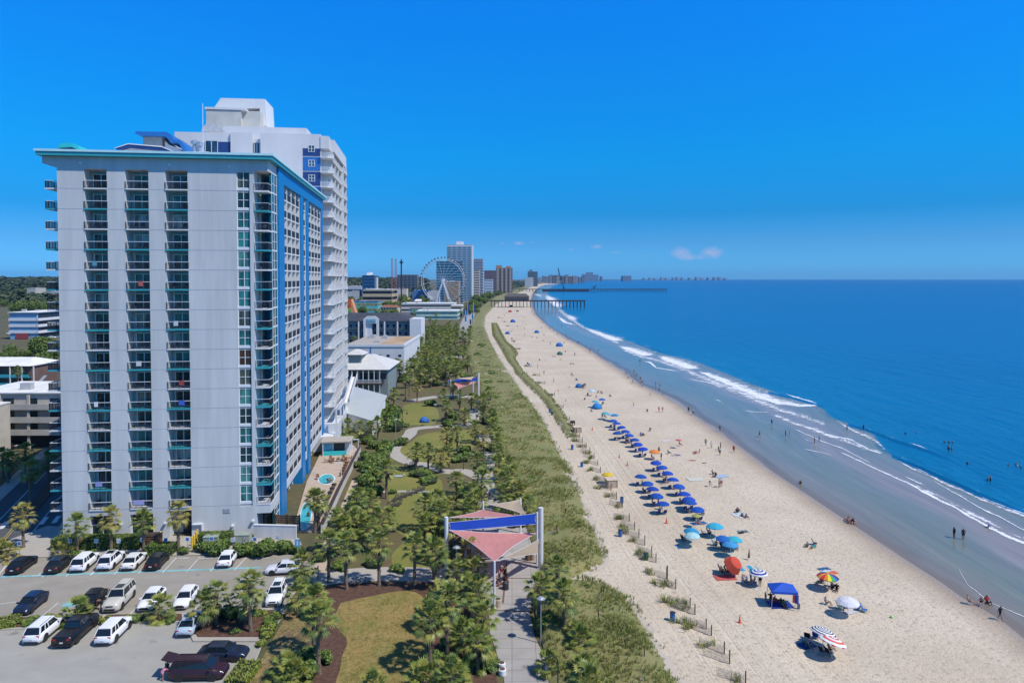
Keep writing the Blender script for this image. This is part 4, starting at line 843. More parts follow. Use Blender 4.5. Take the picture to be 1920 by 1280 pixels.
# low motel with teal rails
t, wd, h = gbox('motel_wing', 'low dark motel with white roof and teal rails behind the beige motel', 'building', -40, 56, 727, 686, 14, M('brown_wall', (.16, .10, .08), .85, .15, .4), over=.6)
for yy in (706, 722): z = atY(0, yy, P(0, 727).y).z; mb = MB(); mb.box(0, wd, -1.6, 0, z - .2, z); mb.box(0, wd, -1.65, -1.55, z, z + 1); mb.build('walkway', TEAL, t)
for k in range(5): mb = MB(); mb.box(3 + 4 * k, 3.3 + 4 * k, -1.7, -1.4, 0, h); mb.build('post', WHITE, t)
z = h; mb = MB(); mb.hexa([(-.5, -1.8, h + .2), (wd + .6, -1.8, h + .2), (wd + .6, 14.5, h + .2), (-.5, 14.5, h + .2)], [(-.5, 6, h + 2.2), (wd - 4, 6, h + 2.2), (wd - 4, 8, h + 2.2), (-.5, 8, h + 2.2)]); mb.build('pitched_roof', ROOFW, t)
mb = MB(); mb.hexa([(wd + 1, -1.5, 0), (wd + 2.2, -1.5, 0), (wd + 6.2, -1.5, 4.4), (wd + 5, -1.5, 4.4)], [(wd + 1, -1.2, 0), (wd + 2.2, -1.2, 0), (wd + 6.2, -1.2, 4.4), (wd + 5, -1.2, 4.4)]); mb.build('outdoor_stair', WHITE, t)
# blue motel
t, wd, h = gbox('motel_block', 'pale blue four-storey motel with white balcony bands at the far left', 'building', 17, 68, 636, 586, 60, M('powder_blue_wall', (.22, .38, .52), .8, .1, .2), over=1)
hh = h / 4.3
for k in range(1, 4): mb = MB(); mb.box(-.5, wd + .2, -.6, 0, h - hh * k - 1.2, h - hh * k + .3); mb.box(wd, wd + 1.4, -.6, 60, h - hh * k - 1.2, h - hh * k + .3); mb.build('balcony_band', M('pale_blue_band', (.45, .58, .66), .8) if False else WHITE, t)
mb = MB(); mb.box(wd + .02, wd + .1, 1, 59, .5, h - .6); mb.build('window', GLASS, t).color = (.03, .05, .1, 1); mb = MB(); mb.box(4, wd - 5, -.7, -.62, .3, 3.6); mb.build('awning', M('red_awning', (.32, .06, .06), .7), t)
gbox('office_block', 'grey office building with a small roof tower beyond the oak trees', 'building', 50, 66, 565, 540, 25, BEIGE); gbox('parking_garage', 'low beige parking garage half behind the hotel at far left', 'building', 82, 112, 568, 547, 60, BEIGE)
gbox('house', 'small white house among trees at the far left edge', 'house', 5, 25, 570, 559, 15, WHITE)
# bus
# ============================================================ right of the hotel: restaurant, shed roof, white block, dark-roofed motel
def shed():
    A = [atY(633, 715, 191), atY(726, 740, 170), atY(697, 789, 163), atY(612, 757, 178)]
    tl, tr, br, blp = atY(634, 716, 196), atY(726, 741, 176), atY(699, 789, 163), atY(610, 762, 176); o = tl.copy(); o.z = 0
    t = thing('shed_roof_hall', 'large pale blue-white metal shed roof sloping down beside the white tower', 'building', o); q = [p - o for p in (tl, tr, br, blp)]; mb = MB()
    mb.hexa([p - Vector((0, 0, .25)) for p in (q[3], q[2], q[1], q[0])], [q[3], q[2], q[1], q[0]]); m, nt, b = newmat('standing_seam'); pos = nt.nodes.new('ShaderNodeNewGeometry').outputs['Position']
    wv_ = nt.nodes.new('ShaderNodeTexWave'); wv_.inputs['Scale'].default_value = .5; wv_.bands_direction = 'X'; mp = nt.nodes.new('ShaderNodeMapping'); mp.inputs['Rotation'].default_value = (0, 0, .35); nt.links.new(pos, mp.inputs[0]); nt.links.new(mp.outputs[0], wv_.inputs[0])
    c = mixc(nt, ramp(nt, [(.86, (0, 0, 0)), (.95, (1, 1, 1))], wv_.outputs['Fac']), (.48, .52, .53), (.36, .40, .42)); c = mixc(nt, mathn(nt, 'MULTIPLY', noisen(nt, pos, .4, 4), .4), c, (.55, .57, .56)); nt.links.new(c, b.inputs['Base Color']); b.inputs['Roughness'].default_value = .5
    mb.build('roof', m, t); mb = MB(); cc = sum(q, Vector()) / 4; w_ = [cc + (p - cc) * .94 for p in (q[3], q[2], q[1], q[0])]; mb.hexa([(p.x, p.y, 0) for p in w_], [p - Vector((0, 0, .27)) for p in w_]); mb.build('wall', WHITE, t)
    mb = MB()
    for s in (.2, .8):
        p = q[3] + (q[0] - q[3]) * .35 + (q[2] - q[3]) * .12 * s * 5; mb.bar(p + Vector((0, 0, .2)), p + (q[1] - q[0]) * .12 + Vector((0, 0, .2)), .5, .5)
    mb.build('roof_units', M('galvanised', (.5, .52, .54)), t)
shed()
def restaurant():
    Y = 216; o = atY(636, 745, Y); o.z = 0; t = thing('restaurant', 'boardwalk restaurant with pale hipped roofs over an open wooden deck', 'building', o)
    def q(px, py, dy=0): p = atY(px, py, Y + dy); return p - o
    RF = M('pale_metal_roof', (.60, .58, .53), .6, .06, .6); GW = M('grey_green_wall', (.22, .27, .27), .8, .1)
    ez = q(640, 693).z; rz = q(660, 671).z; x0, x1 = q(630, 700).x, q(730, 700).x
    mb = MB(); mb.box(x0 + 2, x1 - 1, 3, 20, 0, ez); mb.build('wall', GW, t); mb = MB(); mb.hexa([(x0, 0, ez), (x1, 0, ez), (x1, 22, ez), (x0, 22, ez)], [(x0 + 6, 9, rz), (x1 - 7, 9, rz), (x1 - 7, 12, rz), (x0 + 6, 12, rz)]); mb.build('roof', RF, t)
    a, b = q(648, 690).x, q(672, 690).x; cz = q(650, 667).z; mb = MB(); mb.box(a, b, 4, 10, ez - .5, cz); mb.build('cupola', GW, t); mb = MB(); mb.hexa([(a - 1, 3, cz), (b + 1, 3, cz), (b + 1, 11, cz), (a - 1, 11, cz)], [(a + 1.5, 6.5, cz + 1.4), (b - 1.5, 6.5, cz + 1.4), (b - 1.5, 7.5, cz + 1.4), (a + 1.5, 7.5, cz + 1.4)]); mb.build('cupola_roof', RF, t)
    dz = q(640, 716).z; mb = MB(); mb.box(x0, x1 - 2, -3, 3, dz - .3, dz); mb.build('deck', WOODD, t)
    for k in range(9): x = x0 + .5 + (x1 - x0 - 3) * k / 8; mb = MB(); mb.box(x - .12, x + .12, -2.9, -2.65, 0, ez - .05); mb.build('post', M('cream_paint', (.58, .55, .44), .7), t)
    mb = MB(); 
    for k in range(60): x = x0 + (x1 - x0 - 2) * k / 59; mb.box(x - .03, x + .03, -3.02, -2.96, dz, dz + 1)
    mb.box(x0, x1 - 2, -3.05, -2.93, dz + 1, dz + 1.1); mb.build('railing', WFRAME, t)
    windows(t, [x0 + 4 + 3 * k for k in range(4)], [dz + .6], 2.2, 1.8, y=2.9, stuff=False)
restaurant()
t, wd, h = gbox('white_block', 'long white windowed block with a tan roof behind the restaurant', 'building', 640, 757, 712, 650, 44, WST, over=.0, roofm=M('tan_roof', (.42, .37, .31)))
mb = MB(); mb.box(0, wd, -.25, .35, h, h + .9); mb.box(wd - .35, wd + .25, .35, 44, h, h + .9); mb.build('parapet', WHITE, t)
mb = MB(); mb.box(wd * .55, wd - 2, 6, 42, h + .26, h + .3); mb.build('roof_mat', M('orange_roof', (.44, .30, .17), .9, .25, .15), t)
windows(t, [1 + 3.1 * k + (1.2 if k % 3 == 0 else 0) for k in range(int(wd / 3.2))], [h * f for f in (.15, .42, .70)], 1.1, .8, col=(.03, .04, .09), stuff=False)
mb = MB(); mb.box(wd * .46, wd * .46 + .25, -.2, 0, 0, h); mb.build('drainpipe', BLUE, t)
Y = 378
t, wd, h = gbox('motel', 'grey-blue three-storey motel with dark hipped roof and an arched white entrance bay', 'building', 600, 770, 652, 602, 22, M('grey_blue_wall', (.20, .26, .30), .8, .1, .4), over=.0, roofm=WHITE)
DR = M('charcoal_shingle', (.055, .06, .075), .9, .2, .4); zr = atY(640, 587, Y).z
mb = MB(); mb.hexa([(-1, -1.5, h + .26), (wd + .5, -1.5, h + .26), (wd + .5, 23, h + .26), (-1, 23, h + .26)], [(-1, 9, zr), (wd - 9, 9, zr), (wd - 9, 12, zr), (-1, 12, zr)]); mb.build('pitched_roof', DR, t)
fh = h / 3.6
for k in range(3):
    z = h - fh * (k + 1); mb = MB(); mb.box(0, wd, -1.4, 0, z - .2, z); mb.box(0, wd, -1.45, -1.35, z + .9, z + 1.0)
    for q in range(120): x = wd * q / 120; mb.box(x - .04, x + .04, -1.44, -1.38, z, z + .95)
    mb.build('walkway', TEAL if False else M('slate_rail', (.10, .15, .19), .6), t); windows(t, [2.5 + 3.3 * q for q in range(int(wd / 3.4))], [z + .2], 1.2, 2.0, y=-.08, stuff=False, col=(.01, .015, .02))
for q in range(8): x = wd * q / 7; mb = MB(); mb.box(x - .35, x + .35, -1.5, -.9, 0, h); mb.build('pier', WHITE, t)
ax, bx_ = atY(688, 600, Y).x - t.location.x, atY(716, 600, Y).x - t.location.x; az = atY(690, 596, Y).z; mid = (ax + bx_) / 2
mb = MB(); mb.xprism([(ax, 0), (ax + 1.2, 0), (ax + 1.2, h - 1), (bx_ - 1.2, h - 1), (bx_ - 1.2, 0), (bx_, 0), (bx_, az), (mid + 2.2, az + 1.3), (mid, az + 1.7), (mid - 2.2, az + 1.3), (ax, az)], -2.6, -1.6) if False else mb.box(ax, ax + 1.2, -2.6, -1.5, 0, h - 1); mb.box(bx_ - 1.2, bx_, -2.6, -1.5, 0, h - 1)
mb.hexa([(ax, -2.6, h - 1), (bx_, -2.6, h - 1), (bx_, -1.5, h - 1), (ax, -1.5, h - 1)], [(ax, -2.6, az), (bx_, -2.6, az), (bx_, -1.5, az), (ax, -1.5, az)]); mb.hexa([(ax, -2.6, az), (bx_, -2.6, az), (bx_, -1.5, az), (ax, -1.5, az)], [(ax + 2, -2.6, az + 1.5), (bx_ - 2, -2.6, az + 1.5), (bx_ - 2, -1.5, az + 1.5), (ax + 2, -1.5, az + 1.5)])
mb.box(ax + 1.2, mid, -1.7, -1.55, 2.5, h - 1); mb.build('entrance_bay', WHITE, t); mb = MB(); mb.box(ax + 1.6, bx_ - 1.6, -2.75, -2.62, az - 1.7, az - .2); mb.build('sign', M('teal_sign', (.06, .32, .40), .5), t)
mb = MB()
for k in range(7): x = ax + 1.9 + (bx_ - ax - 3.8) * k / 6; mb.box(x - .18, x + .18, -2.82, -2.76, az - 1.35 - .15 * (k % 2), az - .55 + .1 * (k % 3))
mb.build('sign_letters', M('sign_pale', (.35, .6, .66), .5), t)
mb = MB(); mb.box(wd, wd + 6, -4, 12, 0, h + 1.5); mb.build('end_tower', WHITE, t)
# ---- middle distance
def blk(label, x0, x1, yb, yt, dp, col, Y=None, bands=None, vert=None, name='building', cat='building', top=None, roofc=None):
    key = 'wall_%02d_%02d_%02d' % tuple(int(c * 99) for c in col); t, wd, h = gbox(name, label, cat, x0, x1, yb, yt, dp, M(key, col, .8, .08, .3), Y=Y, over=.2, roofm=roofc or ROOFW)
    if bands:
        n, c2, fr = bands; mb = MB()
        for k in range(n): z = h * (k + .35) / n; mb.box(.3, wd - .3, -.12, -.02, z, z + h / n * fr)
        o = mb.build('window_band', GLASS, t); o.color = (*c2, 1); o['kind'] = 'stuff' if n > 6 else 'thing'
        mb = MB()
        for k in range(n): z = h * (k + .35) / n; mb.box(wd + .02, wd + .12, 1, dp - 1, z, z + h / n * fr)
        o = mb.build('side_window_band', GLASS, t); o.color = (*c2, 1); o['kind'] = 'stuff' if n > 6 else 'thing'
    if vert:
        n, c2, fr = vert; mb = MB()
        for k in range(n):
            x = wd * (k + .5 - fr / 2) / n; mb.box(x, x + wd / n * fr, -.5, -.02, h * .03, h * .97)
        M('strip_%02d' % int(c2[2] * 99), c2, .5, .1, .5); o = mb.build('balcony_column', MATS['strip_%02d' % int(c2[2] * 99)], t)
        fl = max(6, int(h / 3.4)); g = MB()
        for k in range(fl): z = h * k / fl; g.box(.2, wd - .2, -.8, -.1, z, z + h / fl * .28)
        o = g.build('floor_band', M(key + '_band', tuple(c * .9 for c in col), .8), t); o['kind'] = 'stuff'
    if top:
        for a, b, hh2, c3 in top: mb = MB(); mb.box(wd * a, wd * b, dp * .25, dp * .75, h + .25, h + .25 + hh2); mb.build('roof_tower', M('top_%02d_%02d' % (int(c3[0] * 99), int(c3[2] * 99)), c3, .8), t)
    return t, wd, h
blk('low building painted in turquoise and yellow with a dark roof', 655, 708, 586, 566, 25, (.12, .45, .45), bands=(2, (.5, .45, .2), .4), roofc=NAVY)
blk('tan two-band low commercial building by the slim blue tower', 680, 735, 562, 543, 40, (.52, .40, .25), Y=880, bands=(3, (.02, .02, .03), .45))
blk('slim blue glass high-rise with white roof boxes, left of the tall rides', 679, 702, 556, 516, 30, (.03, .12, .28), Y=1000, bands=(9, (.02, .09, .22), .6), top=[(.3, .6, 4, (.7, .7, .7))])
blk('narrow white stair tower beside the slim blue high-rise', 702, 707, 556, 520, 8, (.62, .60, .55), Y=1010)
blk('broad grey-brown apartment block behind the drop tower', 745, 782, 546, 515, 30, (.20, .18, .17), Y=1500, bands=(9, (.03, .06, .1), .45), vert=(5, (.08, .16, .24), .4))
blk('low blue-roofed hall left of the observation wheel', 773, 805, 556, 545, 40, (.08, .20, .36), Y=1050, roofc=BLUE)
blk('pale green building with an aqua awning on the boardwalk', 780, 858, 599, 583, 26, (.42, .58, .50), bands=(2, (.06, .2, .25), .4), roofc=ROOFW)
blk('long white amusement pavilion with flat roof at the foot of the wheel', 752, 852, 586, 569, 34, (.60, .58, .52), Y=760, bands=(2, (.05, .05, .08), .35))
blk('cream low restaurant block right of the pavilion', 845, 866, 588, 573, 25, (.58, .54, .42), Y=720, bands=(2, (.1, .08, .06), .35))
blk('tan windowless hall partly hidden behind the right leg of the wheel', 834, 860, 566, 528, 30, (.40, .30, .20), Y=900, bands=(12, (.16, .11, .08), .2))
blk('white flat building beside the pale leg of the wheel', 802, 822, 566, 547, 22, (.58, .58, .60), Y=930)
blk('white low house with a red roof beyond the treetops', 744, 762, 549, 541, 20, (.6, .55, .48), Y=1250, roofc=M('red_roof', (.40, .14, .08), .8))
blk('white strip building at the left of the slim blue high-rise', 646, 678, 552, 537, 30, (.52, .53, .55), Y=1100, bands=(2, (.1, .15, .2), .3))
blk('beige small office among trees left of the striped tent', 660, 673, 560, 545, 20, (.42, .42, .40), Y=1000)
TOWN = []
def town():
    cs = [('white', (.62, .62, .60)), ('cream', (.55, .50, .40)), ('teal', (.12, .38, .40)), ('tan', (.42, .33, .24)), ('brick red', (.30, .12, .08)), ('slate blue', (.16, .24, .34)), ('grey', (.30, .31, .32)), ('yellow', (.58, .44, .12))]; out = []; tries = 0
    while len(out) < 26 and tries < 900:
        tries += 1; y = 521 + 1 / R.uniform(1 / 78, 1 / 33); x = R.uniform(648, 800) if y < 590 else R.uniform(735, 800); p = P(x, y)
        if any((p - q).length < 34 for q in out) or any(abs(o.location.x + o['w'] / 2 - p.x) < o['w'] / 2 + 12 and -14 < p.y - o.location.y < 45 for o in bpy.data.objects if 'w' in o.keys()): continue
        out.append(p); k, c = R.choice(cs); w_ = R.uniform(10, 20); d = R.uniform(8, 14); h = R.uniform(3.5, 8); t = link('low_building', None, None, p, R.uniform(-.15, .15)); mb = MB(); mb.box(0, w_, 0, d, 0, h); mb.build('wall', M('town_' + k.replace(' ', '_'), c, .8, .1, .4), t); rk = R.random(); mb = MB()
        if rk < .4: mb.hexa([(-.5, -.5, h), (w_ + .5, -.5, h), (w_ + .5, d + .5, h), (-.5, d + .5, h)], [(2, d / 2 - .3, h + 2.4), (w_ - 2, d / 2 - .3, h + 2.4), (w_ - 2, d / 2 + .3, h + 2.4), (2, d / 2 + .3, h + 2.4)])
        else: mb.box(-.2, w_ + .2, -.2, d + .2, h, h + .4)
        mb.build('roof', R.choice([ROOFW, M('town_shingle', (.10, .10, .11), .9), M('town_rust', (.28, .12, .07), .8), M('town_pale', (.5, .5, .48), .8)]), t); mb = MB()
        for q in range(int(w_ / 3)): mb.box(.8 + q * 3, 2.4 + q * 3, -.06, -.01, h - 2.6, h - 1.1)
        mb.build('window', GLASS, t).color = (.03, .05, .07, 1)
        if R.random() < .5: mb = MB(); mb.box(1, w_ - 1, -1.6, 0, 2.6, 2.9); mb.build('awning', R.choice([TEAL, BLUE, WHITE, M('town_rust', (0, 0, 0))]), t)
        TOWN.append((t, 'small %s %s building' % (k, 'hip-roofed' if rk < .4 else 'flat-roofed'), 'buildings', 'building', 'low buildings around the rides'))
town()
# striped tent roof
def tent():
    p = P(646, 600); Y = 640; o = atY(644, 521, Y); o.z = 0; t = thing('striped_tent', 'red, orange and green striped pyramid tent roof', 'tent', o); a = atY(644, 562, Y) - o; b = atY(658, 561, Y) - o; c = atY(667, 578, Y) - o; zb = atY(644, 588, Y).z
    cols_ = [(.62, .10, .03), (.60, .16, .04), (.55, .08, .03), (.28, .42, .05), (.1, .3, .1)]
    n = 5
    for k in range(n):
        f0, f1 = k / n, (k + 1) / n; mb = MB()
        def q(p, f): return Vector((p.x, p.y, p.z + (zb - p.z) * f))
        L = Vector((-3, 0, a.z)); mb.hexa([q(L, f1), q(b, f1), q(b, f1) + Vector((0, 9, 0)), q(L, f1) + Vector((0, 9, 0))], [q(L, f0), q(b, f0), q(b, f0) + Vector((0, 9, 0)), q(L, f0) + Vector((0, 9, 0))]); mb.build('stripe', M('tent_%d' % k, cols_[k], .7), t)
    mb = MB(); mb.hexa([(b.x, 0, zb), (c.x, 0, zb), (c.x, 9, zb), (b.x, 9, zb)], [(b.x, 0, b.z), (b.x + .1, 0, b.z), (b.x + .1, 9, b.z), (b.x, 9, b.z)]); mb.build('end_panel', M('tent_orange', (.65, .30, .14), .7), t); mb = MB(); mb.box(-3, c.x, 1, 9, 0, zb); mb.build('wall', WHITE, t)
tent()
# rides: drop tower and twin slingshot masts
def ride(px, ytop, Y, label, mat, r, dx=None, ring=False):
    o = atY(px, 521, Y); o.z = 0; t = thing('ride_tower', label, 'ride', o); z = atY(px, ytop, Y).z; mb = MB()
    if ring: mb.tube([(0, 0, 0), (0, 0, z)], r, 8); mb.build('mast', mat, t); mb = MB(); zz = z - 4; mb.lathe([(1, zz - 1.5), (2.6, zz - .6), (2.6, zz + .6), (1, zz + 1.2)], 12); mb.build('gondola', mat, t)
    else:
        for x, y in ((-r, -r), (r, -r), (r, r), (-r, r)): mb.bar((x, y, 0), (x * .6, y * .6, z), .35)
        n = 14
        for k in range(n):
            z0, z1 = z * k / n, z * (k + 1) / n; s = 1 - .4 * k / n
            for sgn in (-1, 1): mb.bar((-r * s * sgn, -r * s, z0), (r * s * sgn, -r * s, z1), .22)
        mb.build('mast', mat, t)
    return t
ride(752.5, 486, 900, 'tall dark drop-tower ride with a ring gondola near its top', DARK, .9, ring=True)
ride(735, 484, 950, 'left one of two slim red and white lattice masts', M('red_steel', (.35, .16, .18), .6), 1.3); ride(742, 485, 955, 'right one of two slim lattice masts beside the drop tower', M('red_steel', (.35, .16, .18)), 1.3)
# ---- observation wheel
def wheel():
    Y = 850; c = atY(831, 526, Y); RW = 42 * Y / 1300; o = Vector((c.x, Y, 0)); t = thing('observation_wheel', 'white observation wheel with dark gondolas rising above the pavilion', 'wheel', o); WS = M('wheel_steel', (.62, .64, .68), .5); ang = -.12
    ax = Vector((cos(ang), sin(ang), 0)); cz = Vector((0, 0, c.z)); nrm = Vector((-ax.y, ax.x, 0))
    def pt(a, r, s=0): return cz + ax * r * cos(a) + Vector((0, 0, r * sin(a))) + nrm * s
    for s in (-1, 1):
        mb = MB(); n = 64; mb.tube([pt(2 * pi * k / n, RW, s) for k in range(n + 1)], .22, 5, False); mb.tube([pt(2 * pi * k / n, RW - 2.2, s) for k in range(n + 1)], .16, 4, False); mb.build('rim', WS, t)
    for k in range(21): a = 2 * pi * k / 21; mb = MB(); mb.bar(pt(a, 1.5, .0), pt(a, RW, .0), .26); mb.build('spoke', WS, t)
    mb = MB(); mb.tube([cz - nrm * 2.5, cz + nrm * 2.5], 2.0, 14); mb.build('hub', WS, t)
    for s in (-1, 1):
        for q in (-1, 1): mb = MB(); mb.bar(cz + nrm * 2.2 * q, Vector((ax.x * 11 * s, ax.y * 11 * s, 0)) + nrm * 4 * q, 1.3); mb.build('leg', WHITE, t)
    gm = MB(); gm.lathe([(.4, -1.3), (1.2, -.9), (1.3, .3), (.9, 1.1), (.2, 1.4)], 8); g = gm.mesh('gondola', DARK)
    for k in range(42): a = 2 * pi * k / 42; p = pt(a, RW + .8); link('gondola', g, t, p, scl=.8)
wheel()
# ---- towers along the coast
blk('tall white and blue-green glass hotel tower with white edges behind the wheel', 838, 885, 566, 459, 45, (.50, .54, .56), Y=1100, vert=(5, (.03, .22, .32), .5), top=[(.35, .6, 6, (.6, .6, .62))])
blk('wide teal glass hotel slab just behind the wheel', 818, 868, 566, 490, 30, (.40, .46, .50), Y=1030, bands=(16, (.01, .16, .28), .78))
blk('grey stepped hotel tower right of the tallest tower', 888, 906, 560, 485, 40, (.45, .48, .52), Y=1300, vert=(3, (.14, .22, .34), .4), bands=(14, (.1, .16, .25), .4))
blk('cream narrow hotel in front of the grey stepped tower', 887, 899, 560, 505, 25, (.55, .50, .44), Y=1250, bands=(12, (.2, .16, .14), .4))
blk('pale blue small condominium at the foot of the purple block', 908, 924, 552, 524, 30, (.48, .54, .60), Y=1500, bands=(6, (.3, .4, .5), .3))
blk('mauve-brown hotel block left of the cream-striped tower', 908, 931, 550, 507, 40, (.22, .16, .18), Y=1600, bands=(12, (.10, .09, .12), .4))
blk('brown hotel tower with cream vertical stripes and a rust roof box', 930, 961, 548, 502, 40, (.24, .16, .11), Y=1700, vert=(4, (.48, .46, .42), .5), top=[(.0, .35, 6, (.3, .15, .09)), (.6, .9, 4, (.3, .15, .09))])
blk('dark grey stepped hotel standing alone beyond the brown tower', 990, 1008, 533, 509, 60, (.13, .17, .20), Y=3000, bands=(8, (.06, .09, .12), .4), top=[(.15, .5, 8, (.12, .16, .2))])
blk('low pale hotel wing left of the lone grey hotel', 984, 1000, 533, 520, 50, (.40, .44, .47), Y=2900)
cs_ = [(1022, 1029, 518), (1030, 1035, 515), (1036, 1042, 516), (1043, 1051, 515.5), (1052, 1058, 517), (1060, 1066, 515), (1067, 1073, 518), (1074, 1081, 517)]
for k, (x0, x1, yt) in enumerate(cs_): blk('%s beach hotel of the row under the crane, %s from the left' % (['grey', 'tan', 'slate', 'cream', 'brown', 'buff', 'rust', 'pale'][k], ['first', 'second', 'third', 'fourth', 'fifth', 'sixth', 'seventh', 'last'][k]), x0, x1, 528, yt, 60, [(.24, .27, .3), (.36, .31, .27), (.15, .18, .22), (.42, .38, .32), (.22, .16, .14), (.4, .34, .28), (.28, .17, .14), (.42, .38, .34)][k], Y=4800, bands=(6, (.15, .16, .18), .4))
for k, (x0, x1, yt, lab) in enumerate([(1093, 1101, 514, 'lower left shoulder of the blue far-off hotel group'), (1101, 1112, 510.5, 'tallest blue far-off hotel on the horizon'), (1112, 1122, 515, 'right stepped hotel of the blue far-off group'), (1127, 1130, 518, 'thin pale tower right of the blue far-off group'), (1168, 1184, 517, 'long blue far-off block on the horizon over the pier')]): blk(lab, x0, x1, 524.5, yt, 150, (.28, .32, .36), Y=8500, bands=(6, (.08, .14, .22), .4))
FARL = []
for k in range(22):
    x = R.uniform(1004, 1092); Y = R.uniform(5200, 7500); c = R.choice([(.42, .40, .36), (.30, .30, .30), (.36, .28, .22), (.46, .44, .42), (.22, .24, .28)]); t, _, _ = blk('x', x, x + R.uniform(2.5, 6), 526, R.uniform(517, 521.5), 60, c, Y=Y, bands=(5, (.18, .2, .24), .4)); USED.pop('x'); FARL.append((t, 'hazy far %s hotel' % ('pale' if c[0] > .4 else 'brown' if c[2] < .25 else 'grey'), 'hotels', 'building', 'far hotels along the coast'))
far = [(1205 + 11 * k + R.uniform(-3, 3), R.uniform(519.5, 521.6), R.uniform(2, 7)) for k in range(15)]
for k, (x, yt, w_) in enumerate(far): blk('tiny hazy building on the sea horizon, %s from the left' % (['first', 'second', 'third', 'fourth', 'fifth', 'sixth', 'seventh', 'eighth', 'ninth', 'tenth', 'eleventh', 'twelfth', 'thirteenth', 'fourteenth', 'last'][k]), x, x + w_, 524.3, yt, 150, (.34, .40, .44), Y=12500)
mb = MB(); a, b = atY(1085, 523, 12400), atY(1345, 523, 12600); struct(MB().hexa([(a.x, 12400, -.5), (b.x, 12600, -.5), (b.x, 14500, -.5), (a.x, 14500, -.5)], [(a.x, 12400, 5), (b.x, 12600, 3), (b.x, 14500, 5), (a.x, 14500, 9)]).build('far_shore', M('far_wood', (.10, .14, .14), .9, .3, .01)))
# cranes
def crane(px, yb, yt, lean, Y, label):
    o = atY(px, 521, Y); o.z = max(0, atY(px, yb, Y).z); t = thing('crane', label, 'crane', o); z = atY(px, yt, Y).z - o.z; mb = MB(); w_ = Y * .0011; mb.bar((0, 0, z * .12), (lean * z, 0, z), w_, w_); mb.build('boom', DARK, t); mb = MB(); mb.box(-w_ * 1.6, w_ * 1.6, -w_, w_, 0, z * .16); mb.build('cab', DARK, t); mb = MB(); mb.bar((-w_ * 3, 0, z * .3), (lean * z, 0, z), w_ * .35); mb.build('cable', DARK, t)
crane(1051, 525, 502, -.2, 4700, 'tall dark crane leaning over the far hotel row')
# ---- piers
def pier(label, xa, xb, yfoot, ydeck, pitch, house, zrail=1.0, ymid=None):
    A = P(xa, yfoot); Y0 = P(xb, yfoot).y; a = atY(xa, 521, Y0).x; b = atY(xb, 521, Y0).x; z = atY(xa, ydeck, Y0).z; sk = .03
    t = thing('fishing_pier', label, 'pier', (a, Y0, 0)); PW = M('weathered_timber', (.055, .05, .048), .9, .2, .3); L = b - a; wd = L * .055; TH = 1.5
    mb = MB(); mb.box(0, L, 0, wd, z - TH, z); mb.build('deck', PW, t); mb = MB(); mb.box(0, L, 0, .2, z + zrail - .15, z + zrail); n = int(L / 2.4)
    for k in range(n + 1): x = L * k / n; mb.box(x - .08, x + .08, .02, .18, z, z + zrail)
    mb.build('railing', PW, t); x = pitch * .4
    while x < L:
        mb = MB()
        for y in (.3, wd - .3): mb.tube([(x, y, -2), (x, y, z - .4)], .28 + Y0 * .00016, 6)
        mb.box(x - .3, x + .3, 0, wd, z - 2.2, z - TH); mb.build('pile_bent', PW, t); x += pitch
    for h0, h1, hh in house:
        x0 = atY(h0, 521, Y0).x - a; x1 = atY(h1, 521, Y0).x - a; mb = MB(); mb.box(x0, x1, .6, wd + 8, z, z + hh * .55); mb.build('house', M('pier_house_wall', (.20, .18, .16), .8), t)
        mb = MB(); mb.hexa([(x0 - 1, -1, z + hh * .55), (x1 + 1, -1, z + hh * .55), (x1 + 1, wd + 9, z + hh * .55), (x0 - 1, wd + 9, z + hh * .55)], [(x0 + 4, 3, z + hh), (x1 - 4, 3, z + hh), (x1 - 4, wd + 5, z + hh), (x0 + 4, wd + 5, z + hh)]); mb.build('roof', M('pier_roof', (.10, .09, .09), .8), t)
    return t, L, z, Y0
pier('nearer wooden fishing pier with a hip-roofed house on the beach end', 918, 1098, 576, 563, 4.6, [(946, 992, 8.5)])
t, L, z, Y0 = pier('farther long dark pier under repair reaching out to sea', 972, 1250, 546.5, 541.8, 9, [])
mb = MB(); x0 = atY(1018, 521, Y0).x - t.location.x; x1 = atY(1104, 521, Y0).x - t.location.x; mb.box(x0, x1, -9, -.5, .2, z * .8); mb.build('barge', M('barge_hull', (.03, .05, .09), .7), t)
crane(1057, 541, 531, -.15, Y0 - 6, 'small dark crane standing on the barge by the farther pier'); crane(1113, 541, 535, .8, Y0 + 3, 'low crane with sloping boom on the farther pier')
# boardwalk flags / posts along the far promenade
for k, (px, yb, yt) in enumerate([(868, 612, 575), (873, 606, 580), (877, 602, 566), (884, 612, 586), (888, 606, 567), (871, 618, 590), (880, 622, 596)]):
    o = P(px, yb); h = atY(px, yt, o.y).z; t = thing('banner_post', 'pale banner post on the far boardwalk, %s from the left' % ['first', 'third', 'fourth', 'sixth', 'last', 'second', 'fifth'][k], 'post', o, group='banner posts on the boardwalk'); mb = MB(); mb.tube([(0, 0, 0), (0, 0, h)], .16, 6); mb.build('pole', WHITE, t); mb = MB(); mb.box(.2, 1.4, -.04, .04, h * .55, h * .9); mb.build('banner', BLUE if k % 2 else NAVY, t)
ribbon('boardwalk', [(880, 640), (872, 620), (876, 600), (884, 588), (892, 578)], 9, PAVER, .03)
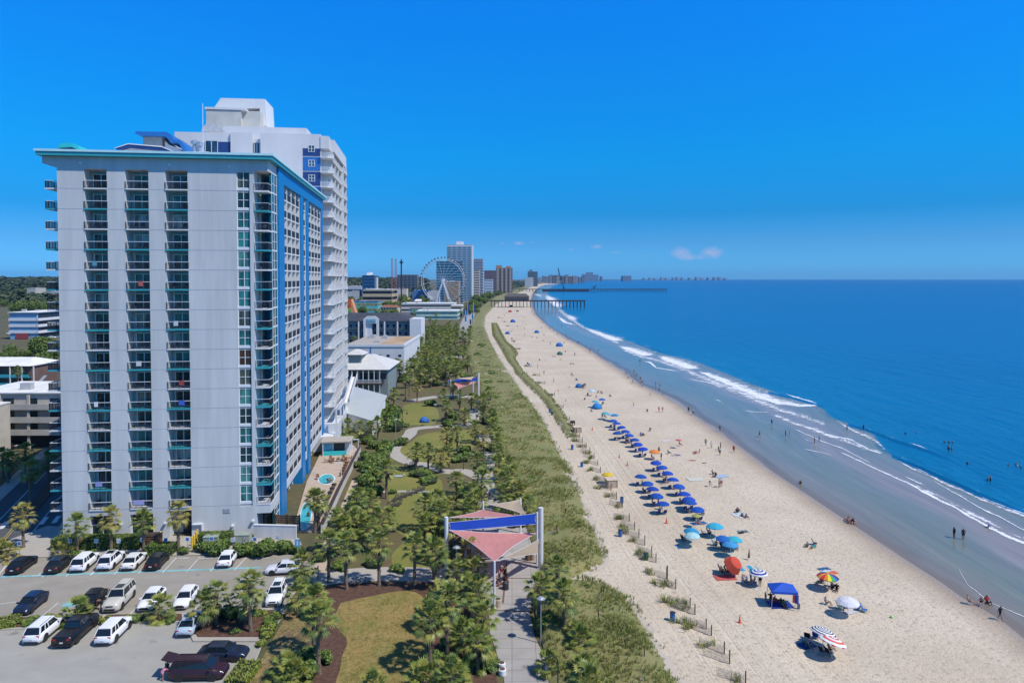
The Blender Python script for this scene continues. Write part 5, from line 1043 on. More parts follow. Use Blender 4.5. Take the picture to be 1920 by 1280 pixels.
# ============================================================ VEHICLES
CARP = M('car_paint', (1, 1, 1), .22, .02, 1, objcol=True, spec=.5, coords='O'); CGL = M('car_glass', (.012, .018, .024), .05, .1, 1, spec=.6, coords='O'); TYRE = M('tyre_rubber', (.02, .02, .02), .9, .1, 5, coords='O'); RIM = M('wheel_rim', (.45, .46, .48), .3, .1, 5, metal=.7, coords='O')
TRIM = M('dark_trim', (.02, .02, .022), .5, .1, 3, coords='O'); HLAMP = M('headlamp', (.75, .78, .80), .1, .05, 5, coords='O'); TLAMP = M('tail_lamp', (.35, .02, .02), .2, .1, 5, coords='O'); PLATE = M('number_plate', (.6, .6, .6), .5, .05, 5, coords='O')
def loft(secs, smooth=True):
    """secs: list of rings (same count) of points"""
    mb = MB(); n = len(secs[0])
    for s in secs: mb.v += [tuple(p) for p in s]
    for i in range(len(secs) - 1):
        for k in range(n): a = i * n + k; b = i * n + (k + 1) % n; mb.f.append((a, b, b + n, a + n)); mb.m.append(0)
    mb.f.append(tuple(range(n))); mb.f.append(tuple((len(secs) - 1) * n + k for k in reversed(range(n)))); mb.m += [0, 0]; return mb
CARS = {}
KIND = {  # length, width, sill, belt, roof, (x of bonnet start/end of screens)  front is +x
    'sedan': dict(L=4.75, W=1.84, belt=.93, hood=.90, deck=.98, roof=1.45, ws=(1.02, .32), rs=(-1.95, -1.22)),
    'hatch': dict(L=4.4, W=1.82, belt=.96, hood=.93, deck=.98, roof=1.48, ws=(1.05, .35), rs=(-2.02, -1.35)),
    'suv': dict(L=4.75, W=1.9, belt=1.10, hood=1.08, deck=1.12, roof=1.72, ws=(1.05, .45), rs=(-2.25, -1.85)),
    'bigsuv': dict(L=5.2, W=2.0, belt=1.20, hood=1.18, deck=1.2, roof=1.93, ws=(1.0, .5), rs=(-2.5, -2.25)),
    'van': dict(L=5.15, W=2.0, belt=1.10, hood=1.0, deck=1.1, roof=1.76, ws=(1.55, .75), rs=(-2.5, -2.15)),
    'pickup': dict(L=5.8, W=2.02, belt=1.18, hood=1.17, deck=1.2, roof=1.9, ws=(1.15, .6), rs=(-.95, -.7))}
def car_meshes(kind):
    if kind in CARS: return CARS[kind]
    k = KIND[kind]; L, W = k['L'], k['W']; h = L / 2; out = {}
    def ring(x, zb, zt, hw, tw): # lower body section
        return [(x, -hw * .93, zb), (x, -hw, zb + .22), (x, -hw, (zb + zt) / 2 + .08), (x, -tw, zt), (x, -tw * .5, zt + .035), (x, tw * .5, zt + .035), (x, tw, zt), (x, hw, (zb + zt) / 2 + .08), (x, hw, zb + .22), (x, hw * .93, zb)]
    hw = W / 2; bl_, hd, dk = k['belt'], k['hood'], k['deck']
    secs = [ring(h - .0, .36, hd - .28, hw * .70, hw * .62), ring(h - .12, .26, hd - .16, hw * .84, hw * .74), ring(h - .45, .22, hd - .05, hw * .95, hw * .83), ring(h - .9, .2, hd, hw, hw * .87), ring(k['ws'][0], .2, bl_, hw, hw * .89), ring(0, .2, bl_ + .02, hw, hw * .90), ring(k['rs'][0] + .5 if kind != 'pickup' else -1.0, .2, bl_ + .03, hw, hw * .90)]
    if kind == 'pickup': secs += [ring(-1.6, .25, dk, hw, hw * .93), ring(-h + .1, .3, dk, hw, hw * .93), ring(-h, .38, dk - .06, hw * .97, hw * .9)]
    else: secs += [ring(-h + .35, .24, dk - .01, hw * .97, hw * .86), ring(-h + .08, .30, dk - .10, hw * .90, hw * .80), ring(-h, .40, dk - .25, hw * .80, hw * .72)]
    mb = loft(secs)
    me = mb.mesh('body', CARP, True); out['body'] = [('body', me, None)]
    bz = bl_ + .02; rz = k['roof']; (f0, f1), (r0, r1) = k['ws'], k['rs']; gw, tw = hw * .885, hw * .70
    g = MB(); g.hexa([(r0, -gw * .97, bz - .03), (f0, -gw, bz - .03), (f0, gw, bz - .03), (r0, gw * .97, bz - .03)], [(r1, -tw, rz - .03), (f1, -tw, rz - .03), (f1, tw, rz - .03), (r1, tw, rz - .03)]); out['window'] = g.mesh('window', CGL)
    r = loft([[(x, -tw * s, rz - .05), (x, -tw * s * .95, rz + .005), (x, -tw * .4, rz + .035), (x, tw * .4, rz + .035), (x, tw * s * .95, rz + .005), (x, tw * s, rz - .05)] for x, s in ((f1 + .08, 1.0), (f1 - .1, 1.03), ((f1 + r1) / 2, 1.05), (r1 + .1, 1.03), (r1 - .07, 1.0))]); 
    p = r
    def pillar(xb, xt, w_):
        for s in (-1, 1): p.hexa([(xb - w_, s * (gw + .008), bz - .03), (xb + w_, s * (gw + .008), bz - .03), (xb + w_, s * (gw - .05), bz - .03), (xb - w_, s * (gw - .05), bz - .03)], [(xt - w_, s * (tw + .012), rz - .03), (xt + w_, s * (tw + .012), rz - .03), (xt + w_, s * (tw - .05), rz - .03), (xt - w_, s * (tw - .05), rz - .03)])
    pillar(f0 - .02, f1 - .02, .045); pillar(r0 + .06, r1 + .06, .09 if kind != 'bigsuv' else .06); pillar((f1 + r1) / 2 + .05, (f1 + r1) / 2 + .05, .045)
    if kind in ('suv', 'van', 'bigsuv'): pillar(r0 + .95, r1 + .8, .05)
    out['roof'] = p.mesh('roof', CARP)
    w_ = MB(); wr = .33 if kind in ('sedan', 'hatch') else .38; w_.lathe([(wr * .62, -.11), (wr, -.10), (wr, .10), (wr * .62, .11)], 16); out['tyre'] = w_.mesh('wheel', TYRE); w_ = MB(); w_.lathe([(wr * .18, .09), (wr * .66, .115), (wr * .66, .0)], 10); out['rim'] = w_.mesh('rim', RIM); out['wr'] = wr
    m = MB(); m.lathe([(wr + .07, -.05), (wr + .07, .05)], 14); out['arch'] = m.mesh('wheel_arch', TRIM)
    hl = MB(); hl.hexa([(h - .33, -.16, -.07), (h - .05, -.12, -.07), (h - .05, .12, -.07), (h - .33, .16, -.07)], [(h - .40, -.15, .07), (h - .14, -.12, .06), (h - .14, .12, .06), (h - .40, .15, .07)]); out['head'] = hl.mesh('headlight', HLAMP)
    tl = MB(); tl.box(-h - .01 if kind == 'pickup' else -h + .02, -h + .22, -.15, .15, -.10, .10); out['tail'] = tl.mesh('tail_light', TLAMP)
    b = MB(); b.box(h - .12, h + .03, -hw * .55, hw * .55, .38, .58); b.box(h - .1, h + .035, -hw * .38, hw * .38, hd - .36, hd - .26); out['grille'] = b.mesh('grille', TRIM)
    b = MB(); b.box(-h - .04, -h + .15, -hw * .72, hw * .72, .30, .46); b.box(-h * .55, h * .55, -hw - .005, hw + .005, .2, .3); out['lower'] = b.mesh('lower_trim', TRIM); b = MB(); b.box(-h - .045, -h + .1, -.16, .16, .62, .74); out['plate'] = b.mesh('number_plate', PLATE)
    mi = MB(); mi.box(-.1, .1, -.1, .1, -.07, .07); out['mirror'] = mi.mesh('mirror', CARP)
    if kind == 'pickup':
        b = MB(); b.box(-h + .12, -1.05, -hw * .78, hw * .78, dk - .02, dk + .042); out['bed'] = b.mesh('cargo_bed', TRIM)
    if kind in ('bigsuv', 'van', 'suv'):
        b = MB()
        for s in (-1, 1): b.bar((f1 - .2, s * tw * .85, rz + .06), (r1 + .1, s * tw * .85, rz + .06), .05)
        out['rack'] = b.mesh('roof_rail', RIM if kind != 'van' else TRIM)
    CARS[kind] = out; return out
def car(kind, label, pos, ang, colr, sunroof=False, group='cars in the car park', rack=True):
    m = car_meshes(kind); k = KIND[kind]; t = thing('parked_car' if kind not in ('pickup',) else 'pickup_truck', label, {'suv': 'suv', 'bigsuv': 'suv', 'van': 'minivan', 'pickup': 'pickup truck'}.get(kind, 'car'), pos, ang, group); h = k['L'] / 2; hw = k['W'] / 2
    link('body', m['body'][0][1], t, color=colr); link('window', m['window'], t); link('roof', m['roof'], t, color=colr if not sunroof else colr)
    if sunroof: b = MB(); b.box(-.75, .35, -.42, .42, k['roof'] + .02, k['roof'] + .045); b.build('sunroof', CGL, t)
    wb = h * .585; 
    for x in (wb + .02, -wb - .02):
        for s in (-1, 1): w_ = link('wheel', m['tyre'], t, (x, s * (hw - .10), m['wr']), (pi / 2 * -s, 0, 0)); link('rim', m['rim'], w_, (0, 0, 0)); link('wheel_arch', m['arch'], t, (x, s * (hw - .035), m['wr'] + .03), (pi / 2, 0, 0))
    for s in (-1, 1):
        link('headlight', m['head'], t, (0, s * hw * .66, k['hood'] - .22)); link('tail_light', m['tail'], t, (0, s * hw * .68, k['deck'] - .20)); link('mirror', m['mirror'], t, (k['ws'][0] - .25, s * (hw + .06), k['belt'] + .05), color=colr)
    for q in ('grille', 'lower', 'plate'): link({'grille': 'grille', 'lower': 'lower_trim', 'plate': 'number_plate'}[q], m[q], t)
    if kind == 'pickup': link('cargo_bed', m['bed'], t)
    if 'rack' in m and rack: link('roof_rail', m['rack'], t)
    return t
WH, BK, DB, BG, LB, MA = (.80, .80, .80), (.012, .012, .014), (.015, .022, .045), (.55, .52, .44), (.42, .52, .60), (.036, .015, .022)
aD = pi / 2 + RZ; zc = .016
def cp(x, y): p = P(x, y); p.z = .02; return p
car('sedan', 'black sedan at the far left end of the row facing the hotel', cp(42, 1065), aD, BK); car('sedan', 'black sedan between the hatched bay and a white SUV in the hotel row', cp(112, 1064), aD, (.02, .022, .02))
car('suv', 'white SUV with dark rear window beside the black sedan in the hotel row', cp(160, 1061), aD, WH, rack=False); car('suv', 'white SUV with a glass sunroof in the middle of the hotel row', cp(209, 1058), aD, WH, True)
car('sedan', 'cream-white sedan between sunroof SUV and black sedan in the hotel row', cp(252, 1058), aD, (.74, .73, .68)); car('sedan', 'black sedan beside the two empty bays in the hotel row', cp(295, 1058), aD, (.014, .013, .013)); car('sedan', 'white sedan parked alone at the right of the hotel row', cp(428, 1053), aD, WH)
car('sedan', 'dark blue sedan facing the camera at the left of the middle row', cp(58, 1139), aD + pi, DB); car('sedan', 'black sedan facing the camera beside the beige SUV', cp(172, 1134), aD + pi, BK); car('bigsuv', 'large beige SUV with roof rails in the middle row', cp(224, 1131), aD + pi, BG, True)
car('sedan', 'white sedan with greenish windscreen in the middle row', cp(285, 1131), aD + pi, WH); car('hatch', 'white hatchback nearest the palm bed in the middle row', cp(349, 1129), aD + pi, WH); car('suv', 'white SUV half hidden behind the palms at the kerb', cp(519, 1123), aD + pi, WH, True)
car('sedan', 'silver-white sedan standing side-on at the end of the lot', cp(534, 1073), RZ + pi, (.66, .67, .70))
car('suv', 'white SUV seen from behind at the left of the front row', cp(84, 1189), aD - .06, WH); car('pickup', 'black pickup truck with open bed between two white SUVs', cp(145, 1190), aD - .06, BK); car('suv', 'white crossover right of the black pickup', cp(214, 1191), aD - .06, WH, rack=False)
car('sedan', 'pale blue sedan parked against the palm bed', cp(360, 1176), aD - .04, LB, True); car('sedan', 'dark blue sedan side-on beyond the maroon minivan', cp(419, 1233), .02, DB); vn = car('van', 'maroon minivan with its tailgate raised at the bottom of the lot', cp(374, 1267), .03, MA)
mb = MB(); mb.hexa([(-2.28, -.78, 1.70), (-2.22, -.78, 1.76), (-2.22, .78, 1.76), (-2.28, .78, 1.70)], [(-3.25, -.72, 1.98), (-3.2, -.72, 2.06), (-3.2, .72, 2.06), (-3.25, .72, 1.98)]); mb.build('tailgate', CARP, vn).color = (*MA, 1)
car('suv', 'white car in front of the beige motel parking', P(96, 832), RZ + pi, (.72, .68, .6), group='cars across the street'); car('sedan', 'dark car parked under the beige motel', P(27, 838), 2.3, BK, group='cars across the street')
for k, (x, y, c, a, lab) in enumerate([(20, 627, WH, .2, 'small white car before the blue motel, left of three'), (30, 634, (.3, .4, .5), .5, 'grey-blue car before the blue motel, middle of three'), (46, 632, (.05, .08, .12), .3, 'dark car before the blue motel, right of three'), (98, 634, WH, .1, 'white car beside the end of the blue motel'), (92, 706, (.4, .03, .03), 0, 'red car behind the beige motel roof'), (84, 705, BK, 0, 'black car behind the beige motel roof')]): car('sedan', lab, P(x, y), a, c, group='cars across the street')
def bus():
    p = P(4, 694); q = P(86, 694); t = thing('coach', 'white coach bus parked behind the low motel roof', 'bus', (p + q) / 2, 0); L = min((q - p).length, 14); mb = MB(); mb.box(-L / 2, L / 2, -1.25, 1.25, .4, 3.5); mb.build('body', WHITE, t); mb = MB(); mb.box(-L / 2 + .5, L / 2 - 1.2, -1.3, -1.25, 1.7, 2.9); mb.box(L / 2, L / 2 + .06, -1.1, 1.1, 1.3, 3.1); mb.build('window', CGL, t)
    for x in (-L * .3, L * .32): mb = MB(); mb.tube([(x, -1.3, .5), (x, 1.3, .5)], .5, 14); mb.build('wheel', TYRE, t)
bus()
def bike(p, a, lab):
    t = thing('bicycle', lab, 'bicycle', p, a)
    for x in (-.52, .52): mb = MB(); mb.tube([(x + .33 * cos(q * pi / 8), 0, .34 + .33 * sin(q * pi / 8)) for q in range(17)], .022, 5, False); mb.build('wheel', TYRE, t)
    mb = MB(); 
    for a_, b_ in (((-.52, .34), (-.15, .85)), ((-.15, .85), (.38, .8)), ((.38, .8), (-.1, .32)), ((-.1, .32), (-.52, .34)), ((.52, .34), (.36, 1.0)), ((-.1, .32), (-.17, .92))): mb.bar((a_[0], 0, a_[1]), (b_[0], 0, b_[1]), .035)
    mb.build('frame', M('bike_frame', (.35, .37, .4), .4), t); mb = MB(); mb.bar((.36, -.28, 1.02), (.36, .28, 1.02), .03); mb.build('handlebar', DARK, t); mb = MB(); mb.box(-.3, -.05, -.08, .08, .92, .98); mb.build('saddle', DARK, t)
for k, (x, y) in enumerate([(664, 1098), (672, 1096), (680, 1097), (688, 1095)]): bike(P(x, y), R.uniform(-.3, .3), 'bicycle leaning in the rack by the footpath, %s of four' % ['leftmost', 'second from left', 'third from left', 'rightmost'][k])
# ============================================================ STREET FURNITURE
SIGNB = M('sign_blue', (.05, .17, .42), .5, .05, 3); SIGNW = M('sign_white', (.72, .73, .74), .5, .05, 3); STEEL = M('grey_steel', (.38, .40, .41), .5, .1, 3, metal=.4)
for k, (x, yb, yt, d) in enumerate([(37, 1043, 1014, 1), (132, 1037, 1009, 0), (181, 1036, 1009, 0), (223, 1034, 1009, 0), (267, 1033, 1007, 0), (311, 1032, 1007, 1), (352, 1036, 1006, 1), (397, 1033, 1005, 1), (437, 1036, 1007, 0), (478, 1036, 1006, 1), (521, 1035, 1003, 0)]):
    p = P(x, yb); h = atY(x, yt, p.y).z; t = thing('parking_sign', 'small parking sign on a thin post before the hotel hedge, %s from left' % ['first', 'second', 'third', 'fourth', 'fifth', 'sixth', 'seventh', 'eighth', 'ninth', 'tenth', 'last'][k], 'sign', p, 0, 'parking bay signs'); mb = MB(); mb.tube([(0, 0, 0), (0, 0, h)], .03, 6); mb.build('post', STEEL, t)
    mb = MB(); mb.box(-.28, .28, -.05, -.03, h - .62, h); mb.build('panel', SIGNW, t); mb = MB(); mb.box(-.2, .2, -.06, -.05, h - .5, h - .1) if d else (mb.box(-.22, .22, -.06, -.05, h - .2, h - .1), mb.box(-.22, .22, -.06, -.05, h - .45, h - .3)); mb.build('symbol', SIGNB if d else M('sign_grey', (.35, .45, .55), .5), t)
p = P(558, 1042); t = thing('blue_sign', 'larger blue sign with white mark on a post near the pool corner', 'sign', p); mb = MB(); mb.tube([(0, 0, 0), (0, 0, 2.2)], .04, 6); mb.build('post', STEEL, t); mb = MB(); mb.box(-.35, .35, -.06, -.03, 1.3, 2.3); mb.build('panel', M('sky_sign', (.08, .35, .65), .5), t); mb = MB(); mb.box(-.08, .08, -.075, -.06, 1.5, 2.1); mb.build('symbol', SIGNW, t)
for k, (x, y, h) in enumerate([(302, 1019, 1.7), (360, 1028, 1.6), (364, 1024, 1.6), (368, 1018, 1.6), (370, 1012, 1.5)]): t = thing('bollard', 'yellow bollard by the service door, %s' % ['alone left of the door', 'nearest of the right four', 'second of the right four', 'third of the right four', 'farthest of the right four'][k], 'bollard', P(x, y), 0, 'yellow bollards'); mb = MB(); mb.lathe([(.13, 0), (.13, h), (.08, h + .08)], 10); mb.build('post', PAINTY, t); mb = MB(); mb.lathe([(.15, 0), (.15, .1)], 10); mb.build('base', CONC, t)
p = P(287, 1023); t = thing('dumpster', 'brown slatted trash enclosure beside the first yellow bollard', 'bin', p, RZ); mb = MB()
for k in range(5): mb.box(-1.0, 1.0, -.8, .8, .1 + k * .3, .34 + k * .3)
mb.build('body', WOOD, t); mb = MB(); mb.box(-1.05, 1.05, -.85, .85, 1.6, 1.68); mb.build('lid', WOODD, t)
for k, (x, y) in enumerate([(397, 1024), (457, 1020)]): t = thing('utility_box', '%s grey-green utility cabinet among the hedges' % ['left', 'right'][k], 'cabinet', P(x, y), RZ); mb = MB(); mb.box(-.95, .95, -.7, .7, 0, 1.5); mb.build('cabinet', M('cabinet_green', (.30, .34, .28), .6), t); mb = MB(); mb.box(-1, 1, -.75, .75, 1.5, 1.58); mb.build('lid', M('cabinet_green', (0, 0, 0)), t); mb = MB(); mb.box(-.02, .02, -.73, -.7, .1, 1.45); mb.box(.2, .3, -.74, -.7, .7, .9); mb.build('door_gap', TRIM, t)
def lamp_globe(p, h, lab):
    t = thing('street_lamp', lab, 'lamp', p); mb = MB(); mb.tube([(0, 0, 0), (0, 0, .5), (0, 0, h)], [.11, .07, .05], 8); mb.build('pole', STEEL, t); mb = MB(); mb.lathe([(.12, h - .05), (.42, h + .05), (.45, h + .16), (.2, h + .32), (.05, h + .36)], 12); mb.build('lamp_head', STEEL, t)
def lamp_arm(p, h, lab, sx=-1, a=0):
    t = thing('street_lamp', lab, 'lamp', p, a); mb = MB(); mb.tube([(0, 0, 0), (0, 0, .6), (0, 0, h - .9)] + [(sx * .55 * (1 - cos(q * pi / 8)), 0, h - .9 + .55 * sin(q * pi / 8)) for q in range(1, 9)], [.1, .06] + [.05] * 9, 8); mb.build('pole', DARK, t); mb = MB(); mb.lathe([(.34, h - 1.45), (.30, h - 1.38), (.13, h - 1.15), (.08, h - .95), (.04, h - .9)], 12, (sx * 1.1, 0, 0)); mb.build('lamp_shade', DARK, t)
lamp_globe(P(1014, 1207), 4.6, 'straight grey lamp post beside the dune at the promenade palms'); lamp_arm(P(1046, 1330), 5.1, 'dark curved-arm lamp with a bell shade at the bottom of the promenade', -1)
lamp_arm(P(755, 806), 5.4, 'curved-arm lamp post at the edge of the lawn beyond the bend', 1); lamp_arm(P(869, 880), 5.2, 'curved-arm lamp post right of the winding path', -1); lamp_globe(P(816, 800), 5.5, 'straight lamp post beside the small blue tent on the lawn'); lamp_globe(P(893, 790), 5, 'straight lamp post at the curve near the dune'); lamp_globe(P(925, 860), 4.5, 'straight lamp post on the path beside the dune palms')
lamp_globe(P(742, 828), 5, 'straight lamp post left of the path bend'); lamp_globe(P(856, 1105), 5, 'straight lamp post among the palms left of the shade sails')
for k, (x, yb, yt) in enumerate([(672, 852, 824), (664, 862, 838), (640, 905, 868), (607, 985, 943)]):
    p = P(x, yb); h = atY(x, yt, p.y).z; t = thing('deck_lamp', 'white pole lamp along the pool deck wall, %s' % ['farthest', 'second farthest', 'second nearest', 'nearest'][k], 'lamp', p, 0, 'white lamps on the pool deck'); mb = MB(); mb.tube([(0, 0, 0), (0, 0, h)], .07, 8); mb.build('pole', WHITE, t); mb = MB(); mb.box(-1.1, .1, -.15, .15, h, h + .12); mb.build('lamp_head', WHITE, t)
for k, (x, y) in enumerate([(941, 1253), (942, 1265)]):
    t = thing('planter', '%s white round planter beside the promenade edge' % ['farther', 'nearer'][k], 'planter', P(x, y)); mb = MB(); mb.lathe([(.30, 0), (.36, .1), (.36, .55), (.28, .6)], 14); mb.build('bowl', WHITE, t); mb = MB(); mb.lathe([(.25, .6), (.22, .66), (.05, .68)], 12); mb.build('soil', MULCH, t)
for k, (x, y) in enumerate([(934, 1138), (990, 1050), (1000, 1050), (948, 1105)]):
    t = thing('litter_bin' if k in (0, 3) else 'planter', ['tan concrete bin at the foot of the front sail post', 'brown round planter under the tan sail', 'tan round planter beside the tall sail mast', 'black bin on the promenade under the pink sail'][k], 'bin' if k in (0, 3) else 'planter', P(x, y)); mb = MB(); mb.lathe([(.36, 0), (.40, .1), (.38, .9), (.3, 1.0)], 12); mb.build('body', [TANP, WOOD, TANP, DARK][k], t); mb = MB(); mb.lathe([(.3, 1.0), (.12, 1.08)], 12); mb.build('lid', WOODD, t)
# bridge rail at the beach access
p = P(1028, 1052); t = thing('access_rail', 'dark curved metal handrail where the promenade meets the dune path', 'railing', p); mb = MB()
for dy in (0, 1.2): mb.tube([(0, dy, 0), (.1, dy, 1.1), (.7, dy, 1.5), (1.4, dy, 1.1), (1.6, dy, .1)], .04, 6); mb.tube([(0, dy, 0), (.15, dy, .7), (.7, dy, 1.0), (1.3, dy, .7)], .03, 6)
mb.build('rail', DARK, t)
# loungers, tables and parasols on the deck; steamer chairs on the lawn
WD2 = M('teak', (.22, .11, .06), .7, .2, 3, coords='O'); SLAT = M('dark_slats', (.07, .06, .06), .7, .2, 3, coords='O')
def lounger_mesh(mat):
    mb = MB()
    for k in range(9): mb.box(-.3, .3, -.9 + k * .14, -.8 + k * .14, .3, .34)
    for k in range(6): y = .36 + k * .11; z = .33 + k * .085; mb.box(-.3, .3, y, y + .09, z, z + .04)
    for x in (-.3, .3):
        mb.bar((x, -.9, .29), (x, .4, .29), .05); mb.bar((x, .36, .32), (x, 1.0, .8), .05)
        for y in (-.8, .3): mb.box(x - .03, x + .03, y - .03, y + .03, 0, .3)
    return mb.mesh('lounger', mat)
LO1, LO2 = lounger_mesh(SLAT), lounger_mesh(WD2)
def lounger(p, a, lab, me=LO1, grp='loungers'): o = link('sun_lounger', me, None, p, a); return tag(o, lab, 'lounger', grp)
dirw = (P(641, 918) - P(604, 1000)).normalized(); aw = atan2(dirw.y, dirw.x)
for k in range(9):
    q = P(636, 914).lerp(P(604, 985), k / 8); q.z = .25; q.x -= .9; lounger(q, aw + pi / 2 - pi / 2 + pi / 2, 'dark lounger in the line along the pool deck wall, %s' % nth(8 - k, 9).replace('nearest', 'nearest the camera').replace('farthest', 'farthest from the camera'), LO1, 'loungers on the pool deck')
for k in range(5): q = P(641, 893).lerp(P(650, 872), k / 4); q.z = .25; lounger(q, aw + pi / 2, 'brown lounger beyond the hot tub by the deck wall, %s' % nth(k, 5), LO2, 'loungers on the pool deck')
def table_set(p, lab):
    t = thing('patio_table', lab, 'table', p); mb = MB(); mb.lathe([(.65, .70), (.65, .75)], 14); mb.build('tabletop', WD2, t); mb = MB(); mb.lathe([(.06, 0), (.06, .7)], 8); mb.lathe([(.35, 0), (.3, .05)], 10); mb.build('pedestal', WD2, t)
    for k in range(4):
        a = k * pi / 2 + .4; o = link('patio_chair', CHM2, None, p + Vector((cos(a) * 1.15, sin(a) * 1.15, 0)), a - pi / 2); tag(o, 'brown chair at the %s, %s side' % (lab.replace('round ', '').split(' on ')[0].split(' before ')[0], ['right', 'far', 'left', 'near'][k]), 'chair', 'patio chairs')
CHM2 = CHM.copy(); CHM2.materials[0] = WD2
q = P(622, 868); q.z = .25; table_set(q, 'round brown patio table before the bar counter'); q = P(646, 866); q.z = .25; table_set(q, 'round brown patio table near the deck wall')
for k, (x, y) in enumerate([(617, 908), (622, 907), (596, 901)]): q = P(x, y); q.z = .25; tag(link('adirondack_chair', CHM2, None, q, 2.5 - k), 'brown slatted chair beside the hot tub, %s' % ['nearest', 'right-hand one', 'left-hand one'][k], 'chair', 'patio chairs')
for k in range(6): q = P(741, 938) + Vector((.78 * k, 1.1 * k, 0)); lounger(q, -.25, 'dark slatted lounger in the front rank on the green lawn, %s' % nth(k, 6).replace('nearest', 'nearest the camera').replace('farthest', 'farthest from the camera'), LO1, 'loungers on the lawn')
for k in range(3): q = P(726, 952) + Vector((.85 * k, .7 * k, 0)); lounger(q, -.25, 'dark lounger in shade left of the front rank on the lawn, %s from left' % ['first', 'second', 'third'][k], LO1, 'loungers on the lawn')
for k in range(3): q = P(759, 878) + Vector((.8 * k, 1.0 * k, 0)); lounger(q, -.25, 'dark lounger by the palms beside the winding path, %s from left' % ['first', 'second', 'third'][k], LO1, 'loungers on the lawn')
def popup(p, s, colr, lab, cat='tent', mat=None):
    t = thing('beach_tent', lab, cat, p, R.uniform(-.4, .4)); mb = MB(); n = 6
    rows = [[(s * cos(a) * cos(b) * (1 if cos(a) > -.2 else .8), s * sin(a) * cos(b) * .8, s * .95 * sin(b)) for a in [2 * pi * k / 10 for k in range(10)]] for b in (0, .45, .85, 1.2, 1.5)]
    mb = loft(rows); mb.build('shell', OBJF, t, True).color = (*colr, 1); mb = MB(); mb.hexa([(s * .62, -.45 * s, .0), (s * .9, -.45 * s, 0), (s * .9, .45 * s, 0), (s * .62, .45 * s, 0)], [(s * .55, -.3 * s, .6 * s), (s * .72, -.3 * s, .6 * s), (s * .72, .3 * s, .6 * s), (s * .55, .3 * s, .6 * s)]); mb.build('opening', TRIM, t); return t
OBJF = M('fabric', (1, 1, 1), .85, .06, 2, objcol=True, coords='O', trans=.18)
popup(P(795, 791), 1.5, (.05, .18, .55), 'small blue and white tent on the lawn before the bend'); 
t = thing('sun_mat', 'pale blue lounger with a towel on the shaded lawn', 'mat', P(746, 894)); mb = MB(); mb.box(-.8, .8, -.35, .35, .12, .24); mb.build('cushion', M('pale_blue_cloth', (.45, .55, .68), .8), t); mb = MB(); mb.hexa([(.7, -.35, .15), (.85, -.35, .15), (.85, .35, .15), (.7, .35, .15)], [(1.2, -.35, .6), (1.3, -.35, .6), (1.3, .35, .6), (1.2, .35, .6)]); mb.build('headrest', WHITE, t)
# ============================================================ SHADE SAILS
PINK = M('pink_sailcloth', (.68, .29, .26), .8, .06, .6, .1, bscale=3, stretch=(3, 1, 1), trans=.25); BLUES = M('royal_sailcloth', (.02, .10, .58), .7, .08, .6, trans=.15); TANS = M('tan_sailcloth', (.66, .50, .34), .8, .06, .6, trans=.25)
def sail(name, label, cs, mat, sag=.12, n=8):
    """a stretched cloth between corner points, edges curved inward"""
    c = sum(cs, Vector()) / len(cs); t = thing(name, label, 'shade sail', (c.x, c.y, 0)); o = Vector((c.x, c.y, 0)); mb = MB(); k = len(cs); ring = []
    for i in range(k):
        a, b = cs[i], cs[(i + 1) % k]
        for q in range(n): s = q / n; p = a.lerp(b, s); m = 4 * s * (1 - s); p = p + (c - p) * sag * m * 1.2; ring.append(p - o)
    cc = c - o - Vector((0, 0, .25)); mid = [cc.lerp(p, .5) - Vector((0, 0, .05)) for p in ring]; N = len(ring)
    for L in (ring, mid, [cc]): mb.v += [tuple(p) for p in L]
    for i in range(N): j = (i + 1) % N; mb.f += [(i, j, N + j, N + i), (N + i, N + j, 2 * N)]; mb.m += [0, 0]
    mb.build('cloth', mat, t, True, fix=False); mb = MB(); mb.tube(ring + [ring[0]], .025, 5, False); mb.build('hem', WHITE, t); return t
def post(name, label, px, yb, yt, r, mat=WHITE, lean=0, taper=1):
    p = P(px, yb); h = atY(px, yt, p.y).z; t = thing(name, label, 'post', p); mb = MB(); mb.tube([(0, 0, 0), (0, 0, h)], [r, r * taper], 12); mb.build('pole', mat, t); mb = MB(); mb.lathe([(r * 1.7, 0), (r * 1.6, .12), (r * 1.1, .18)], 12); mb.build('base', CONC, t); return p, h
MAST = M('mast_cream', (.62, .60, .56), .6, .06, .8)
A, hA = post('sail_post', 'thick white post at the left corner of the pink and blue sails', 837, 1068, 969, .26); B, hB = post('sail_mast', 'tallest cream mast at the right corner of the blue sail', 1014, 1066, 951, .33, MAST); B2, h2 = post('sail_post', 'white post just left of the tall cream mast', 1007, 1058, 960, .13); C3, h3 = post('sail_post', 'slim white post at the front corner of the large pink sail', 927, 1141, 1051, .13); D4, h4 = post('sail_post', 'far white post at the peak of the small pink sail', 906, 999, 940, .14); E5, h5 = post('sail_post', 'far white post carrying the rear tan sail', 976, 1000, 934, .14)
def on(p, px, py): q = atY(px, py, p.y); return q
sail('shade_sail', 'large pink triangular shade sail in front of the blue strip', [on(A, 842, 993), on(B2, 1006, 999), on(C3, 927, 1053)], PINK, .10); 
sail('shade_sail', 'royal blue strip shade sail stretched from left post to tall mast', [on(A, 841, 979), on(B2, 1006, 962), on(B2, 1006, 982), on(A, 841, 996)], BLUES, .03)
sail('shade_sail', 'smaller pink shade sail behind the blue strip', [on(A, 842, 970), on(D4, 906, 955), on(B2, 1000, 970)], PINK, .10); sail('shade_sail', 'rear tan shade sail at the far posts', [on(D4, 915, 945), on(E5, 976, 936), on(B2, 987, 965)], TANS, .12); sail('shade_sail', 'front tan shade sail beside the tall mast', [on(B, 1012, 1010), on(B, 1010, 1037), on(C3, 931, 1051)], TANS, .10)
